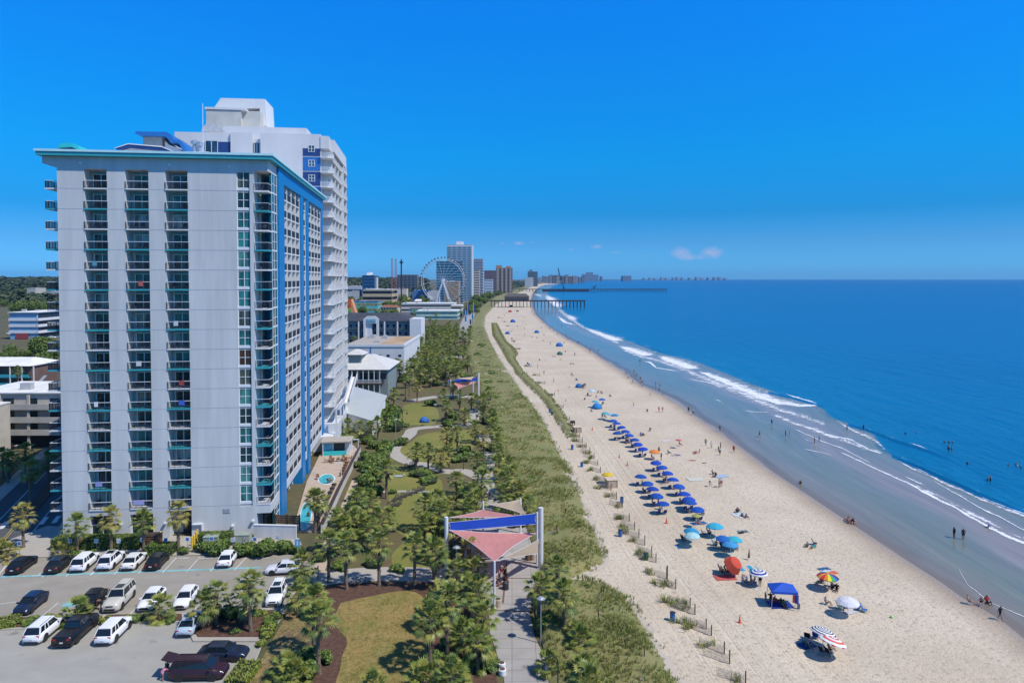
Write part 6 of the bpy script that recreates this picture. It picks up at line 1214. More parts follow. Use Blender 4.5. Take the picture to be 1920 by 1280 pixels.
A2, _ = post('sail_post', 'white post at left of the farther group of sails', 845, 744, 712, .22); Bm, _ = post('sail_mast', 'cream mast of the farther group of sails', 897, 742, 699, .36, MAST); C2_, _ = post('sail_post', 'front white post of the farther pink sail', 859, 752, 727, .14); D2_, _ = post('sail_post', 'right front post of the farther sails', 887, 748, 716, .14)
sail('shade_sail', 'farther pink shade sail past the lawn', [on(A2, 848, 717), on(Bm, 894, 716), on(C2_, 860, 728), ], PINK, .08); sail('shade_sail', 'farther royal blue strip shade sail', [on(A2, 840, 713), on(Bm, 895, 707), on(Bm, 895, 714), on(A2, 840, 718)], BLUES, .03); sail('shade_sail', 'farther tan shade sail beside the far mast', [on(A2, 855, 709), on(Bm, 890, 706), on(D2_, 884, 712)], TANS, .08)
# ============================================================ PALMS, SHRUBS, GRASS
LEAF = [M('palm_leaf_a', (0.218, 0.264, 0.053), .45, .25, 1.2, trans=.15, coords='O'), M('palm_leaf_b', (0.311, 0.310, 0.067), .45, .25, 1.2, trans=.15, coords='O'), M('palm_leaf_c', (0.121, 0.168, 0.040), .5, .25, 1.2, trans=.12, coords='O')]
DEADL = M('dead_frond', (0.308, 0.217, 0.105), .8, .3, 2, coords='O'); BARK = M('palm_bark', (0.194, 0.144, 0.100), .9, .35, 3, .6, coords='O', stretch=(1, 1, 2.5))
LEAFY = [M('palm_leaf_y', (0.299, 0.267, 0.065), .45, .25, 1.2, trans=.15, coords='O'), LEAF[1], M('palm_leaf_y2', (0.375, 0.300, 0.088), .5, .25, 1.2, trans=.15, coords='O')]
def fan(mb, base, az, el, L, rad, rr, droop, nleaf=12):
    d = Vector((cos(az) * cos(el), sin(az) * cos(el), sin(el))); side = Vector((-sin(az), cos(az), 0)); up = side.cross(d) * -1
    if up.z < 0: up = -up
    tip = base + d * L + Vector((0, 0, -L * droop * .25)); mb.hexa([base - side * .025, base + side * .025, base + side * .02 + up * .02, base - side * .02 + up * .02], [tip - side * .015, tip + side * .015, tip + side * .012 + up * .01, tip - side * .012 + up * .01])
    sp = rr.uniform(1.15, 1.45)
    for k in range(nleaf):
        t = (k / (nleaf - 1) - .5) * 2; a = t * sp; l = rad * (1 - .28 * abs(t) ** 1.5) * rr.uniform(.85, 1.1); v = d * cos(a) + side * sin(a) + up * (.22 * abs(t)); v.normalize(); w_ = v.cross(up).normalized() * (.05 * rad + .012)
        m = tip + v * l * .5 + up * .03; e = tip + v * l * .98 + Vector((0, 0, -l * (droop + rr.uniform(.05, .3)) * .55)); n = len(mb.v)
        mb.v += [tuple(tip - w_ * .35), tuple(tip + w_ * .35), tuple(m + w_), tuple(m - w_), tuple(e)]; mb.f += [(n, n + 1, n + 2, n + 3), (n + 3, n + 2, n + 4)]; mb.m += [mb.mat] * 2
def palm_crown(seed, nf=38, s=1.1, mats=LEAF, low=-.6):
    rr = random.Random(seed); mb = MB()
    for k in range(nf):
        q = (k + .5) / nf; el = radians(82) - q ** .8 * (radians(82) - low); az = k * 2.39996 + rr.uniform(-.25, .25); mb.mat = rr.choices((0, 1, 2), ((1 - q) * 2 + .4, 1.0 - q * .3, .3 + q))[0]
        fan(mb, Vector((rr.uniform(-.08, .08), rr.uniform(-.08, .08), -q * .32)), az, el + rr.uniform(-.15, .15), rr.uniform(.8, 1.25) * s, rr.uniform(.72, 1.0) * s, rr, .12 + q * .42)
    c = mb.mesh('crown', mats, fix=False); mb = MB()
    for k in range(rr.randint(6, 12)): fan(mb, Vector((0, 0, -.5)), rr.uniform(0, 2 * pi), rr.uniform(-1.35, -.85), rr.uniform(.5, .9) * s, rr.uniform(.55, .85) * s, rr, .8, 9)
    d = mb.mesh('dead_fronds', DEADL, fix=False); return c, d
def palm_trunk(h, seed, fat=False):
    rr = random.Random(seed); mb = MB(); n = 9; bx_, by_ = rr.uniform(-.25, .25), rr.uniform(-.25, .25); pts = []; rad = []
    for k in range(n + 1): t = k / n; pts.append((bx_ * (t * t - t) * 1.6, by_ * (t * t - t) * 1.6, h * t - .1)); rad.append((.21 - .05 * t + (.07 if t < .08 else 0)) * rr.uniform(.95, 1.05) + (.09 * max(0, t - .72) / .28))
    mb.tube(pts, rad, 9)
    boots = int(h * 5)
    for k in range(boots): # leaf bases near the head
        t = 1 - (k / boots) * (.75 if fat else .4); a = k * 2.4; p = Vector((bx_ * (t * t - t) * 1.6, by_ * (t * t - t) * 1.6, h * t - .1)); o = Vector((cos(a), sin(a), 0)); q = p + o * .19; s = Vector((-sin(a), cos(a), 0)) * .06
        mb.hexa([q - s - o * .1, q + s - o * .1, q + s, q - s], [q - s * .6 + o * .06 + Vector((0, 0, .28)), q + s * .6 + o * .06 + Vector((0, 0, .28)), q + s * .6 + o * .12 + Vector((0, 0, .26)), q - s * .6 + o * .12 + Vector((0, 0, .26))])
    return mb.mesh('trunk', BARK)
CROWNS = [palm_crown(k) for k in range(6)]; CROWNY = [palm_crown(20 + k, mats=LEAFY, low=-.95) for k in range(3)]; TRUNKS = {h: [palm_trunk(h, int(h * 10) + k, k == 0) for k in range(3)] for h in (2.5, 3.5, 4.5, 5.5, 6.5, 7.5)}
PALMS = []
def palm(p, h, s=1.0, kind='g', phrase=None):
    t = link('palm_tree', None, None, p, R.uniform(0, 6.28)); k = min(TRUNKS, key=lambda q: abs(q - h)); tr = link('trunk', R.choice(TRUNKS[k]), t, scl=(1.0, 1.0, h / k)); c, d = R.choice(CROWNY if kind == 'y' else CROWNS)
    cr = link('crown', c, t, (0, 0, h), scl=s, rot=(R.uniform(-.08, .08), R.uniform(-.08, .08), R.uniform(0, 6))); link('dead_fronds', d, cr)
    ph = phrase or ('yellow-green palm' if kind == 'y' else 'low palm' if h < 3.2 else 'tall palm' if h > 6 else 'palm tree'); PALMS.append((t, ph, 'palms', 'palm', 'sabal palms')); return t
def palm_px(x, yb, yc, s=1.0, kind='g'):
    p = P(x, yb); p.z = 0; palm(p, max(1.0, atY(x, yc, p.y).z - .1), s, kind)
for x, yb, yc, k in [(44, 1026, 962, 'y'), (145, 1040, 980, 'g'), (209, 1034, 968, 'y'), (270, 1038, 973, 'g'), (335, 1033, 958, 'y')]: palm_px(x, yb, yc, .95, k)
for x, yb, yc in [(405, 1172, 1112), (472, 1186, 1094), (459, 1166, 1118), (383, 1176, 1130), (567, 1102, 1056), (616, 1092, 1015), (650, 1104, 1018), (711, 1097, 1013), (778, 1099, 1020), (817, 1104, 1030), (598, 1262, 1152), (590, 1230, 1122), (563, 1150, 1112), (806, 1260, 1156), (838, 1238, 1122), (895, 1262, 1197), (895, 1175, 1106), (905, 1206, 1152),
                  (846, 1322, 1262), (1012, 1165, 1096), (1057, 1191, 1112), (1046, 1145, 1064), (815, 1085, 1030), (880, 1090, 1030), (895, 1120, 1064), (826, 1150, 1112), (808, 1180, 1140), (880, 1158, 1102), (868, 1226, 1186), (858, 1120, 1068),
                  (590, 998, 932), (596, 996, 936), (724, 935, 875), (692, 968, 936), (665, 1020, 968), (729, 998, 966), (796, 996, 945), (820, 972, 932), (855, 928, 896), (897, 913, 862), (846, 975, 945), (640, 1040, 985), (690, 1035, 985), (665, 985, 945), (707, 1010, 972),
                  (781, 882, 845), (803, 880, 843), (826, 886, 855), (841, 878, 846), (838, 846, 813), (857, 846, 810), (907, 852, 820), (871, 798, 776), (907, 792, 748), (838, 790, 760), (832, 762, 738), (783, 753, 722), (761, 750, 707), (768, 742, 703), (739, 768, 736), (716, 690, 668),
                  (612, 820, 797), (634, 822, 797), (653, 822, 795), (675, 822, 799), (694, 820, 800), (708, 826, 792), (945, 935, 897), (930, 905, 868), (955, 900, 868), (968, 955, 915), (985, 985, 945), (925, 820, 785), (915, 770, 735), (935, 860, 822), (890, 830, 800), (885, 770, 745), (862, 770, 742), (850, 745, 722), (960, 925, 885), (978, 955, 922)]:
    palm_px(x + R.uniform(-1, 1), yb, yc, R.uniform(.92, 1.08), 'y' if R.random() < .12 else 'g')
for x, y in [(118, 1046), (12, 1050), (1, 1042), (145, 1167), (300, 1160), (1088, 1222), (1092, 1268), (1080, 1205), (551, 1290), (540, 1276), (795, 1300), (842, 1292), (700, 1310), (903, 1250), (1030, 1262), (1100, 1300)]: palm(P(x, y), R.uniform(.7, 1.3), R.uniform(.85, 1.1), 'y' if x < 130 else 'g')
def in_poly(x, y, poly):
    c = False
    for i in range(len(poly)):
        (x0, y0), (x1, y1) = poly[i], poly[i - 1]
        if (y0 > y) != (y1 > y) and x < (x1 - x0) * (y - y0) / (y1 - y0) + x0: c = not c
    return c
def scatter(poly, n, mind):
    xs = [p[0] for p in poly]; ys = [p[1] for p in poly]; out = []; tries = 0
    while len(out) < n and tries < n * 60:
        tries += 1; d = 1 / (min(ys) - 521) + (1 / (max(ys) - 521) - 1 / (min(ys) - 521)) * R.random(); y = 521 + 1 / d; x = R.uniform(min(xs), max(xs))
        if not in_poly(x, y, poly): continue
        p = P(x, y)
        if all((p - q).length > mind for q in out): out.append(p)
    return out
for p in scatter([(735, 712), (745, 690), (765, 668), (775, 640), (800, 628), (850, 628), (885, 636), (872, 665), (880, 700), (868, 730), (800, 728), (775, 735)], 110, 3.4): palm(p, R.uniform(4.0, 6.8), R.uniform(1.15, 1.45))
GROVE = [(735, 712), (745, 690), (765, 668), (775, 640), (800, 628), (850, 628), (885, 636), (872, 665), (880, 700), (868, 730), (800, 728), (775, 735)]
for p in scatter([(775, 636), (800, 622), (845, 620), (870, 628), (860, 640), (800, 645)], 16, 5): palm(p, R.uniform(5, 7), 1.1)
for p in scatter([(880, 1000), (865, 960), (872, 930), (895, 930), (940, 935), (975, 985), (960, 990), (935, 950), (905, 955)], 5, 3): palm(p, R.uniform(2.2, 4.2), R.uniform(.9, 1.1))
for p in scatter([(900, 765), (930, 830), (950, 890), (935, 890), (925, 860), (905, 800), (885, 765)], 7, 3.5): palm(p, R.uniform(3, 4.8), R.uniform(.95, 1.1))
for p in scatter([(655, 1010), (690, 960), (705, 985), (700, 1040), (660, 1055), (630, 1040)], 3, 3.2): palm(p, R.uniform(3, 5), R.uniform(.95, 1.1))
for p in scatter([(790, 1005), (850, 985), (872, 1010), (870, 1050), (830, 1060), (800, 1050)], 3, 3.2): palm(p, R.uniform(2.5, 4.2), R.uniform(.95, 1.1))
for x, yb, yc in [(48, 885, 843), (15, 905, 860), (62, 912, 875), (18, 898, 862), (92, 905, 860), (100, 880, 850), (58, 950, 878), (34, 735, 694), (6, 895, 852)]: palm_px(x, yb, yc, 1.0)
for x, yb, yc in [(648, 660, 637), (665, 662, 636), (777, 600, 584), (806, 610, 596), (818, 606, 588)]: palm_px(x, yb, yc, 1.1)
# ---- broadleaf shrubs and hedges
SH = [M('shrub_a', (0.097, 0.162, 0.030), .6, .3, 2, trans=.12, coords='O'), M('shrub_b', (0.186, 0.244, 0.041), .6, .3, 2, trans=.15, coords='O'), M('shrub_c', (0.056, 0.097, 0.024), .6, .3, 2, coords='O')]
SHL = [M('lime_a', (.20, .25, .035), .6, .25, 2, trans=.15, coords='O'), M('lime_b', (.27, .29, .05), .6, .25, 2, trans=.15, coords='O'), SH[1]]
def leaf_cloud(seed, n, mats, shape='ball', leaf=.16, lumps=7):
    rr = random.Random(seed); mb = MB(); L = [(Vector((rr.uniform(-.55, .55), rr.uniform(-.55, .55), rr.uniform(.35, .75))), rr.uniform(.32, .5)) for _ in range(lumps)]
    for k in range(n):
        if shape == 'ball':
            c, r = rr.choice(L); v = Vector((rr.gauss(0, 1), rr.gauss(0, 1), rr.gauss(.25, 1))).normalized() * r * rr.uniform(.75, 1.05); p = c + v; p.z = max(p.z, .03); nrm = v.normalized()
        else:
            f = rr.random(); nrm = Vector((0, 0, 1)); p = Vector((rr.uniform(-1, 1), rr.uniform(-1, 1), 1 + rr.uniform(-.08, .06)))
            if f < .6: ax = rr.choice(((1, 0), (-1, 0), (0, 1), (0, -1))); p = Vector((ax[0] if ax[0] else rr.uniform(-1, 1), ax[1] if ax[1] else rr.uniform(-1, 1), rr.uniform(.02, 1))); nrm = Vector((*ax, 0)); p += nrm * rr.uniform(-.06, .06)
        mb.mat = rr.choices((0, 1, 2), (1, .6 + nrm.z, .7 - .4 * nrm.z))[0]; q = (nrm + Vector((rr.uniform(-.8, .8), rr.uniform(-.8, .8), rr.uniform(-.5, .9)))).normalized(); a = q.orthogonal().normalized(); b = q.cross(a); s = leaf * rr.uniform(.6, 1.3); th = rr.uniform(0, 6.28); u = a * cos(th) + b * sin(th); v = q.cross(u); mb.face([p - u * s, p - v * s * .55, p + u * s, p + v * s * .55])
    return mb.mesh('foliage', mats, fix=False)
SHR = [leaf_cloud(k, 900, SH) for k in range(4)]; SHRL = [leaf_cloud(40 + k, 700, SHL) for k in range(2)]
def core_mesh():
    mb = MB(); mb.lathe([(.3, 0), (.62, .2), (.66, .55), (.4, .85), (.05, .95)], 9); return mb.mesh('dark_core', M('shrub_core', (.025, .035, .014), .9))  # dark filler core added inside, so gaps between leaves look dark
CORE = core_mesh(); SHRUBS = []
def shrub(p, r, h, lime=False, phrase=None):
    t = link('shrub', None, None, p, R.uniform(0, 6.28)); link('foliage', R.choice(SHRL if lime else SHR), t, scl=(r, r, h)); link('dark_core', CORE, t, scl=(r, r, h)); SHRUBS.append((t, phrase or ('bright lime shrub' if lime else 'dark round shrub' if r < 1.6 else 'large dark bush'), 'shrubs', 'shrub', 'shrubs')); return t
def hedge(label, pts, wd, h, seed, lime=False):
    a, b = P(*pts[0]), P(*pts[1]); L = (b - a).length; t = thing('hedge', label, 'hedge', (a + b) / 2, atan2((b - a).y, (b - a).x)); rr = random.Random(seed); mb = MB()
    for k in range(int(L * wd * 90 + L * h * 160)):
        f = rr.random(); x = rr.uniform(-L / 2, L / 2)
        if f < .45: p = Vector((x, rr.uniform(-wd / 2, wd / 2), h + rr.uniform(-.1, .06))); nrm = Vector((0, 0, 1))
        elif f < .95: s = -1 if rr.random() < .75 else 1; p = Vector((x, s * wd / 2 + rr.uniform(-.07, .07), rr.uniform(.02, h))); nrm = Vector((0, s, 0))
        else: s = rr.choice((-1, 1)); p = Vector((s * L / 2, rr.uniform(-wd / 2, wd / 2), rr.uniform(0, h))); nrm = Vector((s, 0, 0))
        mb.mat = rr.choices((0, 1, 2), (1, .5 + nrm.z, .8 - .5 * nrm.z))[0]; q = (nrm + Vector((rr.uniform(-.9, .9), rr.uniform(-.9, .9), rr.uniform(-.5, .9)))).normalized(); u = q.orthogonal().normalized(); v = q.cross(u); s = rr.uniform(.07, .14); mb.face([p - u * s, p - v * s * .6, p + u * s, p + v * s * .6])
    mb.build('foliage', SHL if lime else SH, t, fix=False); mb = MB(); mb.box(-L / 2 + .06, L / 2 - .06, -wd / 2 + .06, wd / 2 - .06, 0, h - .07); mb.build('dark_core', MATS['shrub_core'], t)  # inner dark box added behind the hedge leaves, darkening the gaps
hedge('long clipped hedge along the foot of the hotel wall', ((104, 1026), (268, 1024)), 2.2, 1.5, 1); hedge('clipped block hedge between two palms in front of the bollards', ((277, 1037), (328, 1036)), 1.8, 1.3, 2); hedge('clipped hedge behind the left utility cabinet', ((374, 1020), (436, 1018)), 1.6, 1.6, 3); hedge('lime-leaved low hedge beside the minivan', ((440, 1290), (470, 1250)), 2.0, .8, 5, True); hedge('low hedge at the left end of the middle planting bed', ((-12, 1176), (36, 1170)), 1.8, .8, 6, True)
for x, y, r, h, l in [(345, 1038, .9, .8, 0), (405, 1040, 1.7, 1.7, 0), (455, 1041, 1.4, 1.6, 0), (475, 1040, 1.4, 1.5, 0), (500, 1040, 1.8, 2.0, 0), (530, 1036, 1.5, 1.6, 0), (556, 1036, 1.0, 1.0, 0), (140, 1044, 1.0, .8, 0), (175, 1040, .8, .6, 0), (380, 1034, 1.2, 1.2, 0), (420, 1030, 1.2, 1.4, 0),
                    (502, 1184, 1.0, .8, 1), (498, 1192, 1.0, .7, 1), (513, 1162, .9, .8, 0), (508, 1172, .9, .7, 0), (490, 1210, .7, .6, 1), (255, 1163, .9, .6, 0), (200, 1166, .8, .6, 1), (240, 1165, .8, .6, 1), (320, 1166, .7, .6, 0), (60, 1168, 1.1, .5, 0), (90, 1166, 1.2, .6, 1), (165, 1168, .9, .6, 0), (430, 1158, 1.2, 1.1, 0), (485, 1155, .9, .8, 1), (440, 1188, .6, .6, 0),
                    (580, 1246, 1.5, 1.5, 0), (577, 1268, 1.3, 1.3, 0), (575, 1160, .8, .6, 0), (612, 1240, .9, 1.0, 0), (850, 1215, 1.6, 1.3, 0), (815, 1240, 1.2, 1.0, 0), (905, 1240, 1.2, 1.0, 0), (920, 1255, 1.0, .9, 0), (790, 1295, 1.3, 1.2, 1), (875, 1260, 1.4, 1.1, 0), (1035, 1175, 1.5, 1.3, 0), (1015, 1185, 1.2, 1.2, 0), (865, 1195, 1.3, 1.1, 0), (850, 1170, 1.4, 1.2, 0),
                    (728, 800, 3.6, 4.6, 0), (742, 808, 2.4, 2.6, 0), (722, 785, 3.2, 5, 0), (750, 835, 1.7, 1.6, 0), (700, 900, 2.6, 3.0, 0), (705, 882, 2.6, 3.0, 0), (690, 915, 2.2, 2.2, 0), (715, 866, 2.4, 2.4, 0), (722, 850, 2.4, 2.6, 0), (680, 940, 2.0, 1.8, 0), (700, 930, 1.8, 1.6, 0), (670, 960, 1.8, 1.6, 0), (655, 990, 1.6, 1.4, 0), (735, 925, .9, .7, 0), (807, 905, 2.0, 1.0, 0), (790, 893, 2.2, 1.1, 0), (860, 865, 2.0, 1.4, 0), (875, 860, 1.6, 1.2, 0), (880, 935, 2.2, 1.8, 0), (895, 930, 1.6, 1.5, 0), (870, 955, 1.6, 1.4, 0), (835, 965, 1.8, 1.6, 0), (810, 985, 1.8, 1.6, 0), (800, 1000, 1.4, 1.2, 0), (825, 1010, 1.5, 1.4, 0), (850, 1000, 1.6, 1.4, 0), (845, 1040, 1.5, 1.3, 0), (868, 850, 1.8, 1.6, 0), (915, 795, 2, 1.6, 0), (840, 800, 2.2, 1.6, 0), (850, 785, 2.4, 2, 0), (810, 760, 2.2, 1.6, 0), (760, 800, 1.2, .8, 0), (790, 720, 2.5, 2.5, 0), (822, 690, 2.6, 3.5, 0), (850, 700, 2.4, 2, 0), (868, 690, 2.6, 2.6, 0), (875, 720, 2.4, 2, 0),
                    (640, 826, 2.2, 1.6, 0), (660, 828, 2.2, 1.4, 0), (625, 824, 2.2, 1.6, 0), (690, 832, 2, 1.4, 0), (705, 840, 1.9, 1.5, 0), (670, 875, 1.3, 1.0, 0), (687, 862, 1.6, 1.5, 0), (945, 965, 2.0, 1.6, 0), (970, 985, 1.6, 1.4, 0), (955, 945, 1.8, 1.5, 0), (905, 885, 1.4, 1.1, 0), (920, 845, 1.6, 1.2, 0), (700, 1062, 1.5, .9, 0), (640, 1066, 1.3, .9, 0), (600, 1050, 1.2, .9, 0), (745, 1070, 1.2, .8, 0)]:
    shrub(P(x, y), r, h, bool(l))
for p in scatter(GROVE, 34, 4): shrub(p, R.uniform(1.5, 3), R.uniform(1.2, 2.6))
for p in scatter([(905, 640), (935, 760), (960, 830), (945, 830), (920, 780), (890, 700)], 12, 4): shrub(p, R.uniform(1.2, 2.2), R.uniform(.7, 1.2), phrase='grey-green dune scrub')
# ---- oaks and other trees
def tree_meshes(seed):
    rr = random.Random(seed); f = leaf_cloud(seed + 100, 1500, SH, leaf=.085, lumps=11); mb = MB(); mb.tube([(0, 0, 0), (.02, 0, .25), (0, .02, .5)], [.06, .045, .03], 7)
    for k in range(5): a = k * 1.3; mb.tube([(0, 0, .3), (cos(a) * .22, sin(a) * .22, .55), (cos(a) * .4, sin(a) * .4, .72)], [.03, .02, .01], 5)
    return f, mb.mesh('trunk', BARK)
TREES = [tree_meshes(k) for k in range(4)]; TREEL = []
def tree(p, r, h, phrase='leafy tree'):
    f, tr = R.choice(TREES); t = link('tree', None, None, p, R.uniform(0, 6.28)); link('crown', f, t, (0, 0, h * .12), scl=(r, r, h * .88)); link('trunk', tr, t, scl=(r * .7, r * .7, h)); TREEL.append((t, phrase, 'trees', 'tree', 'trees behind the hotels'))
for x, y, r, h in [(25, 586, 5, 9), (38, 588, 7, 12), (52, 590, 6, 13), (66, 590, 7, 14), (80, 590, 6, 12), (95, 590, 6, 10), (8, 575, 6, 9), (20, 672, 3.5, 6), (30, 676, 3, 5), (8, 678, 3, 4), (72, 668, 5, 9), (88, 672, 5, 9.5), (62, 664, 4, 7), (100, 680, 4.5, 8), (80, 690, 4, 6), (96, 700, 3, 4), (48, 672, 3, 4), (10, 548, 9, 10), (30, 552, 9, 10), (60, 552, 10, 12), (95, 555, 9, 12)]: tree(P(x, y), r, h)
for p in scatter([(646, 600), (646, 560), (690, 545), (780, 545), (830, 552), (840, 580), (790, 580), (740, 596), (700, 606)], 60, 14): tree(p, R.uniform(4.5, 8), R.uniform(7, 12), 'round tree')
for p in scatter([(862, 600), (872, 575), (890, 558), (930, 546), (985, 532.5), (1000, 530), (985, 534), (945, 549), (912, 566), (895, 590), (880, 604)], 90, 7): tree(p, R.uniform(3.5, 7), R.uniform(5, 10), 'dark tree')
# ---- the far wood: too many crowns to count
def forest(name, spots, seed):
    rr = random.Random(seed); mb = MB()
    for (x, y, z, r, h) in spots:
        for k in range(26):
            v = Vector((rr.gauss(0, 1), rr.gauss(0, 1), abs(rr.gauss(.4, .8)))).normalized(); p = Vector((x + v.x * r, y + v.y * r, z + h * .45 + v.z * h * .55)); s = r * rr.uniform(.35, .6); q = (v + Vector((rr.uniform(-.6, .6), rr.uniform(-.6, .6), rr.uniform(0, .8)))).normalized(); u = q.orthogonal().normalized(); w_ = q.cross(u); mb.mat = rr.choices((0, 1, 2), (1, .4, .8))[0]; mb.face([p - u * s, p - w_ * s * .7, p + u * s, p + w_ * s * .7])
    o = mb.build(name, FW, fix=False); o['kind'] = 'stuff'
FW = [M('far_wood_a', (.045, .07, .025), .8, .35, .05), M('far_wood_b', (.085, .095, .04), .8, .35, .05), M('far_wood_c', (.025, .045, .02), .8, .35, .05)]
spots = []
for k in range(1500):
    Y = 900 + 1500 * R.random() ** .8; x = atY(R.uniform(-60, 125), 521, Y).x; rise = max(0, (Y - 1100) / 1300) * 28; spots.append((x, Y, rise - 3, R.uniform(6, 11), R.uniform(12, 19)))
for k in range(1100):
    Y = 1500 + 1500 * R.random(); x = atY(R.uniform(640, 800), 521, Y).x; rise = max(0, (Y - 1600) / 1400) * 26; spots.append((x, Y, rise - 3, R.uniform(7, 12), R.uniform(13, 20)))
for k in range(900):
    px = R.uniform(860, 1075); Y = R.uniform(1700, 6500); yl = interp(DLEFT, Y); X = atY(px, 521, Y).x
    if X > yl - 20 or X < yl - 900: continue
    spots.append((X, Y, -2, R.uniform(7, 16), R.uniform(9, 15)))
forest('far_forest', spots, 3)
# ---- dune grass
GR = [M('dune_grass_a', (0.286, 0.296, 0.072), .7, .3, .4, trans=.2), M('dune_grass_b', (0.206, 0.258, 0.053), .7, .3, .4, trans=.2), M('dune_grass_c', (0.361, 0.310, 0.111), .7, .3, .4, trans=.2), M('dune_grass_d', (0.152, 0.190, 0.056), .7, .3, .4)]
def tuft(mb, p, h, w_, rr, nb=6, spread=.5):
    base = rr.choices((0, 1, 2, 3), (1.0, .9, .55, .5))[0]
    for k in range(nb):
        a = rr.uniform(0, 6.28); l = Vector((cos(a), sin(a), 0)); s = Vector((-sin(a), cos(a), 0)) * w_; q = p + l * rr.uniform(0, .12); m = q + l * h * spread * .35 + Vector((0, 0, h * .65)); e = q + l * h * spread * rr.uniform(.6, 1.1) + Vector((0, 0, h * rr.uniform(.7, 1.0))); mb.mat = base if rr.random() < .75 else rr.randrange(4)
        n = len(mb.v); mb.v += [tuple(q - s), tuple(q + s), tuple(m + s * .8), tuple(m - s * .8), tuple(e)]; mb.f += [(n, n + 1, n + 2, n + 3), (n + 3, n + 2, n + 4)]; mb.m += [mb.mat] * 2
def dune_grass():
    rr = random.Random(5); mb = MB(); dens = lambda Y: 16 if Y < 95 else 11 if Y < 140 else 4.5 if Y < 220 else 1.2
    Y = 46
    while Y < 520:
        a, c = interp(DLEFT, Y), interp(DRIGHT, Y); st = .5 if Y < 220 else 2
        n = max(0, c - a) * st * dens(Y); n = int(n) + (rr.random() < n % 1); sc = 1 if Y < 140 else 1.3 if Y < 220 else 1.8
        for k in range(n):
            x = a + (c - a) * rr.random(); y = Y + rr.uniform(0, st); cl = noise.noise((x * .22, y * .22, 2))
            if rr.random() > .55 + cl * 1.4: continue
            ed = (c - x)
            if ed < 1.4 and rr.random() > .25 + .5 * noise.noise((x * .7, y * .7, 6)) + ed * .35: continue
            z = .02 + (min(1, ed / 2.5) * .9 + .45 * noise.noise((x * .12, y * .09, 1))) * min(1, max(0, ed / 2.5)) * min(1, (c - a) / 6); tuft(mb, Vector((x, y, max(z, .02) - .03)), rr.uniform(.28, .62) * (1 + cl * .5) * (1 if Y < 140 else .75), .022 * sc, rr)
        Y += st
    for l, r in STRIPS:
        y0, y1 = max(l[0][0], r[0][0]), min(l[-1][0], r[-1][0]); Y = y0
        while Y < y1:
            a, b = interp(l, Y), interp(r, Y)
            for k in range(int((b - a) * 3) + 1):
                x = a + (b - a) * rr.random(); tuft(mb, Vector((x, Y + rr.random(), .1)), rr.uniform(.3, .6), .05, rr)
            Y += 1
    mb.build('dune_grass', GR, fix=False)['kind'] = 'stuff'
dune_grass()
def lawn_grass():
    rr = random.Random(8); mb = MB()
    for poly, n, h in (([(640, 1130), (690, 1118), (770, 1108), (800, 1135), (800, 1200), (790, 1290), (634, 1290), (640, 1240), (650, 1200), (625, 1165)], 3500, .10), ([(545, 1140), (580, 1118), (606, 1135), (600, 1180), (560, 1230), (530, 1290), (450, 1290), (470, 1270), (505, 1210)], 1800, .16)):
        ys = [p[1] for p in poly]; xs = [p[0] for p in poly]; k = 0
        while k < n:
            x, y = rr.uniform(min(xs), max(xs)), rr.uniform(min(ys), max(ys))
            if in_poly(x, y, poly): tuft(mb, P(x, y, .02), rr.uniform(.5, 1.2) * h, .02, rr, 4, 1.1)
            k += 1
    mb.build('lawn_grass', GR, fix=False)['kind'] = 'stuff'
lawn_grass()
# dark scrub on the dune
for x, y, r, h in [(905, 650, 3, 1.6), (895, 668, 3, 1.6), (908, 690, 2.6, 1.3), (925, 705, 2.8, 1.4), (938, 720, 2.2, 1.1), (915, 722, 2.4, 1.4), (930, 748, 2, 1.0), (948, 770, 1.8, 1.0), (960, 810, 1.5, .9), (1000, 900, 1.2, .8), (1016, 960, 1.0, .8), (1040, 1010, .9, .8), (1055, 1005, .9, .6), (1072, 1040, .9, .6), (1100, 1112, .9, 1.0), (1108, 1140, .8, .8), (1130, 1150, .7, .7), (1160, 1190, .8, .6), (980, 850, 1.4, 1.0), (1190, 1250, .7, .6), (1150, 1235, .8, .7)]: shrub(P(x, y), r, h, phrase='grey-green dune scrub')
# ---- sand fences with grass caught behind them
FENW = M('weathered_slat', (0.432, 0.354, 0.280), .9, .25, 4)
def tuft_mesh(seed):
    rr = random.Random(seed); mb = MB()
    for k in range(16): tuft(mb, Vector((rr.gauss(0, .45), rr.gauss(0, .3), 0)), rr.uniform(.5, .95), .022, rr, 6, .55)
    return mb.mesh('sea_oats', GR, fix=False)
TUFTS = [tuft_mesh(k) for k in range(4)]; TUFTL = []; FENL = []
def fence_panel(L, h=1.1):
    mb = MB(); n = int(L / .1)
    for k in range(n): x = -L * (k + .5) / n; mb.box(x - .016, x + .016, -.008, .008, .0, h * (.92 + .06 * sin(k * 2.1)))
    for z in (.2, .55, .9): mb.box(-L, 0, -.016, -.010, z, z + .012)
    return mb.mesh('slats', FENW)
FP = fence_panel(2.7, .95); PM = MB(); PM.tube([(0, 0, 0), (0, 0, 1.3)], .06, 6); PMM = PM.mesh('post', WOODD)
pts = [(1081, 812), (1087, 821), (1092, 830), (1099, 840), (1106, 850), (1114, 860), (1121, 872), (1126, 886), (1137, 904), (1146, 919), (1156, 936), (1167, 952), (1180, 977), (1190, 993), (1198, 1008), (1209, 1022), (1222, 1042), (1230, 1054), (1250, 1084), (1267, 1104), (1294, 1140), (1303, 1152), (1324, 1180), (1334, 1192), (1358, 1226), (1368, 1244), (1398, 1282), (1012, 705), (1022, 720), (1040, 742), (1056, 765), (1068, 788), (1074, 800), (996, 688), (960, 622), (948, 604), (955, 612), (938, 596), (966, 640), (975, 655)]
